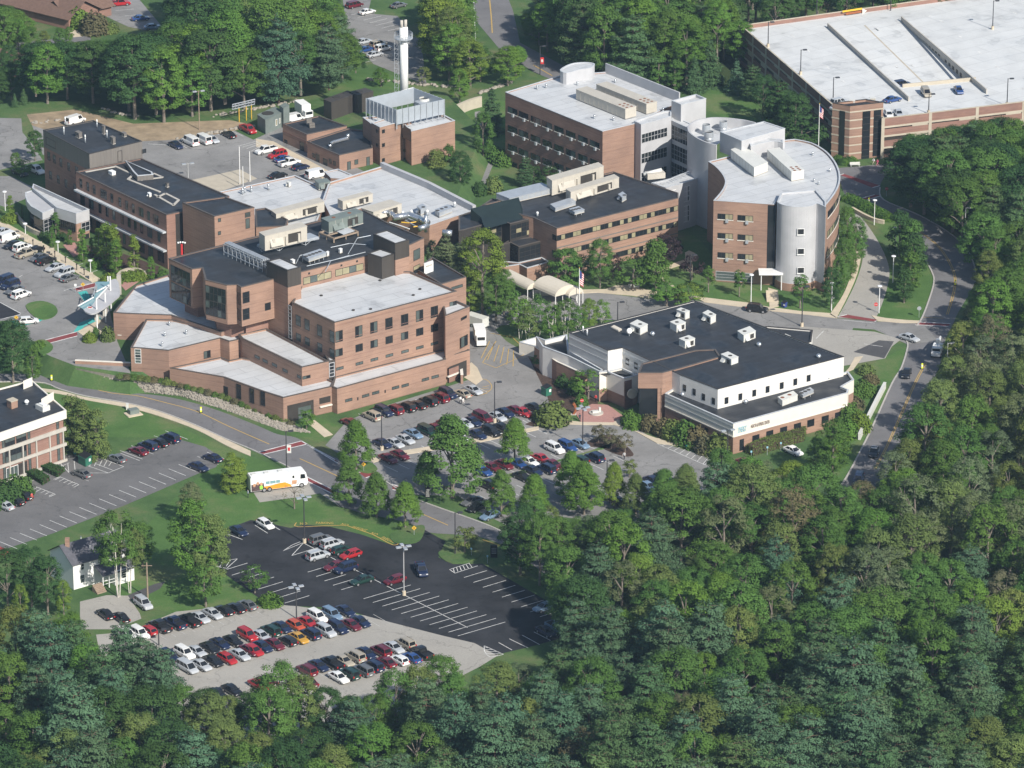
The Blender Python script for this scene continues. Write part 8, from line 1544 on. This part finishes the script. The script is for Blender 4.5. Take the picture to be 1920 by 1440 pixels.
# ---- woodland
def inside(x, y, poly):
    r = False; j = len(poly) - 1
    for i in range(len(poly)):
        if (poly[i][1] > y) != (poly[j][1] > y) and x < (poly[j][0] - poly[i][0]) * (y - poly[i][1]) / (poly[j][1] - poly[i][1]) + poly[i][0]: r = not r
        j = i
    return r
TAKEN = [tuple(t[0].location)[:2] for t in TREES if t[5] > 5]
def woods(poly, lim, gap, pick, grp, seed, z=0.0, maxn=400):
    poly = pp(poly); lim = pp(lim); lx, ly = zip(*lim); rnd = random.Random(seed); xs = [p[0] for p in poly]; ys = [p[1] for p in poly]; W_ = [P(x, y, z) for x, y in poly]; wx = [p.x for p in W_]; wy = [p.y for p in W_]; n = 0; cells = {}
    for p in TAKEN: cells.setdefault((int(p[0] // 10), int(p[1] // 10)), []).append(p)
    for _ in range(9000):
        if n >= maxn: break
        X, Y = rnd.uniform(min(wx), max(wx)), rnd.uniform(min(wy), max(wy)); x, y = px((X, Y, z))
        if not inside(x, y, poly): continue
        ci, cj = int(X // 10), int(Y // 10); g = gap * rnd.uniform(.8, 1.2)
        if any((a - X) ** 2 + (b - Y) ** 2 < g * g for i in (-1, 0, 1) for j in (-1, 0, 1) for a, b in cells.get((ci + i, cj + j), ())): continue
        k, c, H, wid = pick(rnd, x, y); R0 = TP_[k][2] * H / TP_[k][1] * 8
        l = max(np.interp(v, lx, ly) for v in (x - R0 * .6, x, x + R0 * .6)); h = min(H * rnd.uniform(.85, 1.12), hz(x, y, l, z) - z)
        if h < 4.2: continue
        w2 = min(1.5, wid * max(1, (H / h) ** .45)) if h < H else wid
        top = px((X, Y, z + h))
        if top[1] > 1436 or x < -45 or x > 1965 or y < -8 and False: continue
        if px((X, Y, z))[1] < -70: continue
        plant(k, c, x, y, None, z, H=h, wid=w2, grp=grp, vary=.16); cells.setdefault((ci, cj), []).append((X, Y)); TAKEN.append((X, Y)); n += 1
    return n
def mix(rnd, s):
    v = rnd.random() * sum(float(t.split(':')[1]) for t in s.split()); 
    for t in s.split():
        v -= float(t.split(':')[1])
        if v <= 0: break
    k, c = t.split(':')[0].split('.'); k = k + str(rnd.randrange({'oak': 4, 'ash': 3, 'thin': 3, 'tall': 2, 'pine': 4, 'spruce': 2}[k])); return k, c
def pick_front(rnd, x, y):
    yc = y - 90
    if (yc > 1330 - .02 * x and x > 640) or (x > 1020 and yc > 1180) or (x < 330 and yc < 1290): s = 'pine.p:4.6 pine.q:2.6 oak.m:1 ash.o:1 ash.m:1.3 ash.g:.4 thin.b:.15'
    elif x < 640: s = 'oak.d:3 ash.m:2.4 ash.o:1.6 thin.b:.3 pine.p:1.6 ash.y:.5'
    elif x > 1600 and yc < 1000: s = 'thin.e:2.2 ash.o:2.4 ash.m:2 thin.b:.4 thin.r:.05 ash.g:1'
    else: s = 'ash.m:3 ash.o:2.4 ash.g:1.6 thin.e:1.5 thin.b:.25 oak.m:1.2 pine.p:1 ash.y:.4'
    k, c = mix(rnd, s); return k, c, (rnd.uniform(14, 19.5) if k[:4] == 'pine' else rnd.uniform(11.5, 16)), rnd.uniform(.95, 1.2)
nf = woods('-60,1255 140,1230 215,1290 300,1345 420,1420 560,1430 700,1405 800,1372 900,1345 1010,1320 1075,1275 1110,1200 1105,1110 1065,1055 1100,1010 1250,965 1340,950 1500,960 1590,950 1650,925 1700,885 1740,810 1765,740 1800,660 1830,590 1870,560 2050,540 2050,1700 -60,1700',
           '-100,1130 130,1140 195,1180 225,1225 300,1222 350,1285 420,1302 520,1250 560,1252 640,1296 710,1312 745,1262 800,1236 870,1222 950,1244 1025,1228 1040,1195 1030,1150 1035,1060 1040,1000 1060,975 1150,955 1250,905 1320,868 1400,855 1480,868 1530,850 1570,905 1600,905 1640,850 1690,800 1722,740 1770,660 1790,600 1812,560 1850,470 1960,400', 6.6, pick_front, 'trees of the front woods', 21, maxn=380)
def pick_back(rnd, x, y):
    if x < 420: s = 'oak.d:6 oak.m:1.5 ash.g:.6 ash.m:1'
    elif x < 700: s = 'oak.d:2 tall.m:2 ash.g:2 oak.m:2 pine.p:1.2 ash.o:1'
    elif x < 960: s = 'ash.g:3 oak.m:2 ash.m:2 ash.y:.8 thin.o:.6'
    else: s = 'pine.q:2.2 oak.m:2 tall.g:2 oak.d:2.2 ash.m:2 ash.g:.8'
    k, c = mix(rnd, s); return k, c, rnd.uniform(15, 21), rnd.uniform(.95, 1.15)
nb1 = woods('55,198 150,188 250,226 330,232 430,214 560,186 640,165 690,140 668,120 645,60 600,-12 320,-12 300,60 240,75 170,95 70,105', '50,82 170,78 200,75 245,62 290,58 310,20 330,-60 640,-60 655,40 690,95 720,130', 6.6, pick_back, 'trees of the rear woods', 31, ZP, 170)
nb2 = woods('700,165 850,165 950,170 985,130 950,100 900,85 892,50 870,-12 790,-12 800,60 800,110 720,125', '690,125 735,130 740,128 780,125 790,30 800,-40 880,-40 895,70 940,95 960,60 1000,90', 6.6, pick_back, 'trees between the far road and the chimney', 32, 0, 60)
nb3 = woods('1100,150 1230,168 1300,165 1390,120 1385,40 1400,-12 1000,-12 975,40 1000,85 1060,120', '950,20 975,0 1000,40 1010,-40 1380,-40 1400,40', 6.6, pick_back, 'trees behind the office block', 33, 0, 115)
nb4 = woods('1392,113 1770,58 1980,30 1980,-60 1400,-60', '1390,-90 1920,-90', 6, lambda r, x, y: (*mix(r, 'tall.d:3 tall.m:2'), r.uniform(16, 20), 1.0), 'trees behind the garage', 34, 0, 70)
nb5 = woods('1705,392 1760,425 1808,470 1838,520 1880,540 2050,530 2050,300 1760,300 1700,325', '1680,260 1700,248 1760,238 1800,230 1840,212 1900,225 1960,205', 6.4, lambda r, x, y: (*mix(r, 'oak.d:4 ash.m:3 oak.m:3 pine.q:1.5'), r.uniform(14, 18), 1.1), 'trees right of the garage tower', 35, 0, 45)
nb6 = woods('-40,110 60,90 70,60 20,45 -40,20', '-40,10 20,5 50,20 80,40', 6.2, lambda r, x, y: (*mix(r, 'ash.g:3 oak.m:2'), r.uniform(9, 12), 1.0), 'trees at the upper left corner', 36, 0, 30)
# ---- one label for every plant: colour, kind, side of a landmark and rank there
KD = {'tree': 'tree', 'pine tree': 'pine', 'shrub': 'shrub', 'evergreen': 'evergreen'}; groups = {}
for i, (o, cn, cat, q, lab, h) in enumerate(TREES):
    ds = sorted((math.hypot(q[0] - l[0], (q[1] - l[1])), n, l) for n, l in LM); d, n, l = ds[0]; dx, dy = q[0] - l[0], q[1] - l[1]; side = ('left of' if dx < 0 else 'right of') if abs(dx) > abs(dy) else ('above' if dy < 0 else 'below')
    size = '' if cat in ('shrub', 'evergreen') else 'tall ' if h > 13 else 'small ' if h < 6.5 else ''
    groups.setdefault('%s%s %s %s %s' % (size, cn, KD[cat], side, n), []).append((d, i))
for s, L in groups.items():
    L.sort()
    for r, (d, i) in enumerate(L): TREES[i][0]['label'] = s if len(L) == 1 else '%s, %s nearest to it' % (s, nth(r + 1)) if r else s + ', nearest to it'
def rem(o):
    for c in KIDS.get(o.name, []): bpy.data.objects.remove(c)
    bpy.data.objects.remove(o)
for k in list(TP_): rem(TP_[k][0])
# clipped hedges
def hedge(label, pts, h, c, z=0.0):
    w = ccw(wpts(pts, z)); b = MB(); t = thing('hedge', label, 'hedge', tuple(sum(w, Vector()) / len(w))); i = inset(w, .15); b.prism(i, z, z + h - .1); b.build('inner_growth', M['mulch'], t)
    C = []; N = []; A = []; cen = sum(w, Vector()) / len(w)
    for k in range(len(w)):
        a, d = w[k], w[(k + 1) % len(w)]; L = seglen(a, d); m = int(L * h * 22); u = rt.random(m)[:, None]; e = np.array(d - a); nn = np.array([e[1], -e[0], 0]) / L
        C.append(np.array(a) + u * e + np.array([0, 0, 1]) * rt.random((m, 1)) * h + nn * rt.normal(size=(m, 1)) * .05); N.append(nn + rt.normal(size=(m, 3)) * .5)
        m = int(L * 60); u = rt.random(m)[:, None]; v = rt.random(m)[:, None] ** .5; C.append((np.array(a) + u * e) * v + np.array(cen) * (1 - v) + np.array([0, 0, h]) + rt.normal(size=(m, 3)) * .05 * np.array([1, 1, 1.6])); N.append(np.array([0, 0, 1]) + rt.normal(size=(m, 3)) * .45)
    C = np.concatenate(C) - np.array(ORG[t.name]); N = np.concatenate(N); o = leafobj('foliage', C, N, rt.uniform(.2, .4, len(C)), .7, M['leaf'], t); o.color = (*PAL[c][0], 1)
hedge('olive and rusty hedge along the brick front under the fitness sign', pp('1398,850 1412,856 1508,828 1512,812 1490,812'), 1.9, 'o'); hedge('clipped dark green hedge right of the office entrance path', pp('74,880 84,872 122,885 108,896'), 1.0, 'd'); hedge('clipped dark green hedge left of the office entrance path', pp('50,892 66,886 94,902 80,910'), 1.0, 'd')
for o in list(bpy.data.objects):                                    # lettering becomes plain meshes
    if o.type == 'FONT':
        me = bpy.data.meshes.new_from_object(o.evaluated_get(bpy.context.evaluated_depsgraph_get())); n = bpy.data.objects.new('tmp', me); nm = o.name
        n.matrix_basis = o.matrix_basis; n.parent = o.parent; COL.objects.link(n)
        if 'kind' in o: n['kind'] = o['kind']
        bpy.data.objects.remove(o); n.name = nm

for o in bpy.data.objects:
    if o.get('label') and len(str(o['label']).split()) > 16: print('LONG', o.name, o['label'])
EXPOSURE, HAZE = .52, .000052
# ---------------------------------------------------------------- camera, sun and sky
cd = bpy.data.cameras.new('camera'); cam = bpy.data.objects.new('camera', cd); COL.objects.link(cam)
cam.location = CAM; cam.rotation_euler = (math.pi / 2 - PITCH, 0, 0); cd.sensor_width = 36; cd.lens = 36 * FPX / 1920; cd.clip_start = 5; cd.clip_end = 9000
sc.camera = cam
SUN_EL, SDX, SDY = rad(37), .565, -.825
sd = bpy.data.lights.new('sun', 'SUN'); sun = bpy.data.objects.new('sun', sd); COL.objects.link(sun)
sd.energy = 4.2; sd.angle = rad(.5); sd.color = (1, .95, .87)
to = Vector((SDX * math.cos(SUN_EL), SDY * math.cos(SUN_EL), math.sin(SUN_EL))); sun.rotation_euler = to.to_track_quat('Z', 'Y').to_euler(); sun.location = (200, -300, 300)
wd = bpy.data.worlds.new('World'); sc.world = wd; wd.use_nodes = True; nt = wd.node_tree
sky = nt.nodes.new('ShaderNodeTexSky'); sky.sky_type = 'NISHITA'; sky.sun_disc = False; sky.sun_elevation = SUN_EL; sky.sun_rotation = math.atan2(SDX, SDY)
nt.links.new(sky.outputs[0], nt.nodes['Background'].inputs[0]); nt.nodes['Background'].inputs[1].default_value = .085
vs = sc.view_settings; vs.view_transform = 'Standard'; vs.look = 'None'; vs.exposure = EXPOSURE if 'EXPOSURE' in globals() else 0; vs.gamma = 1; vs.use_curve_mapping = False

# the air: one box of thin even haze round everything
hb_ = MB(); hb_.prism([Vector((-1650, -1650, 0)), Vector((1650, -1650, 0)), Vector((1650, 3150, 0)), Vector((-1650, 3150, 0))], -4.5, 385)
hm = bpy.data.materials.new('haze_air'); hm.use_nodes = True; nt = hm.node_tree; nt.nodes.remove(nt.nodes['Principled BSDF'])
pv = nt.nodes.new('ShaderNodeVolumePrincipled'); pv.inputs['Density'].default_value = HAZE; pv.inputs['Color'].default_value = (.5, .74, 1, 1); nt.links.new(pv.outputs[0], nt.nodes['Material Output'].inputs['Volume'])
ho = hb_.build('haze', hm); ho['kind'] = 'stuff'; ho['label'] = 'thin pale blue haze in the air over the whole campus'
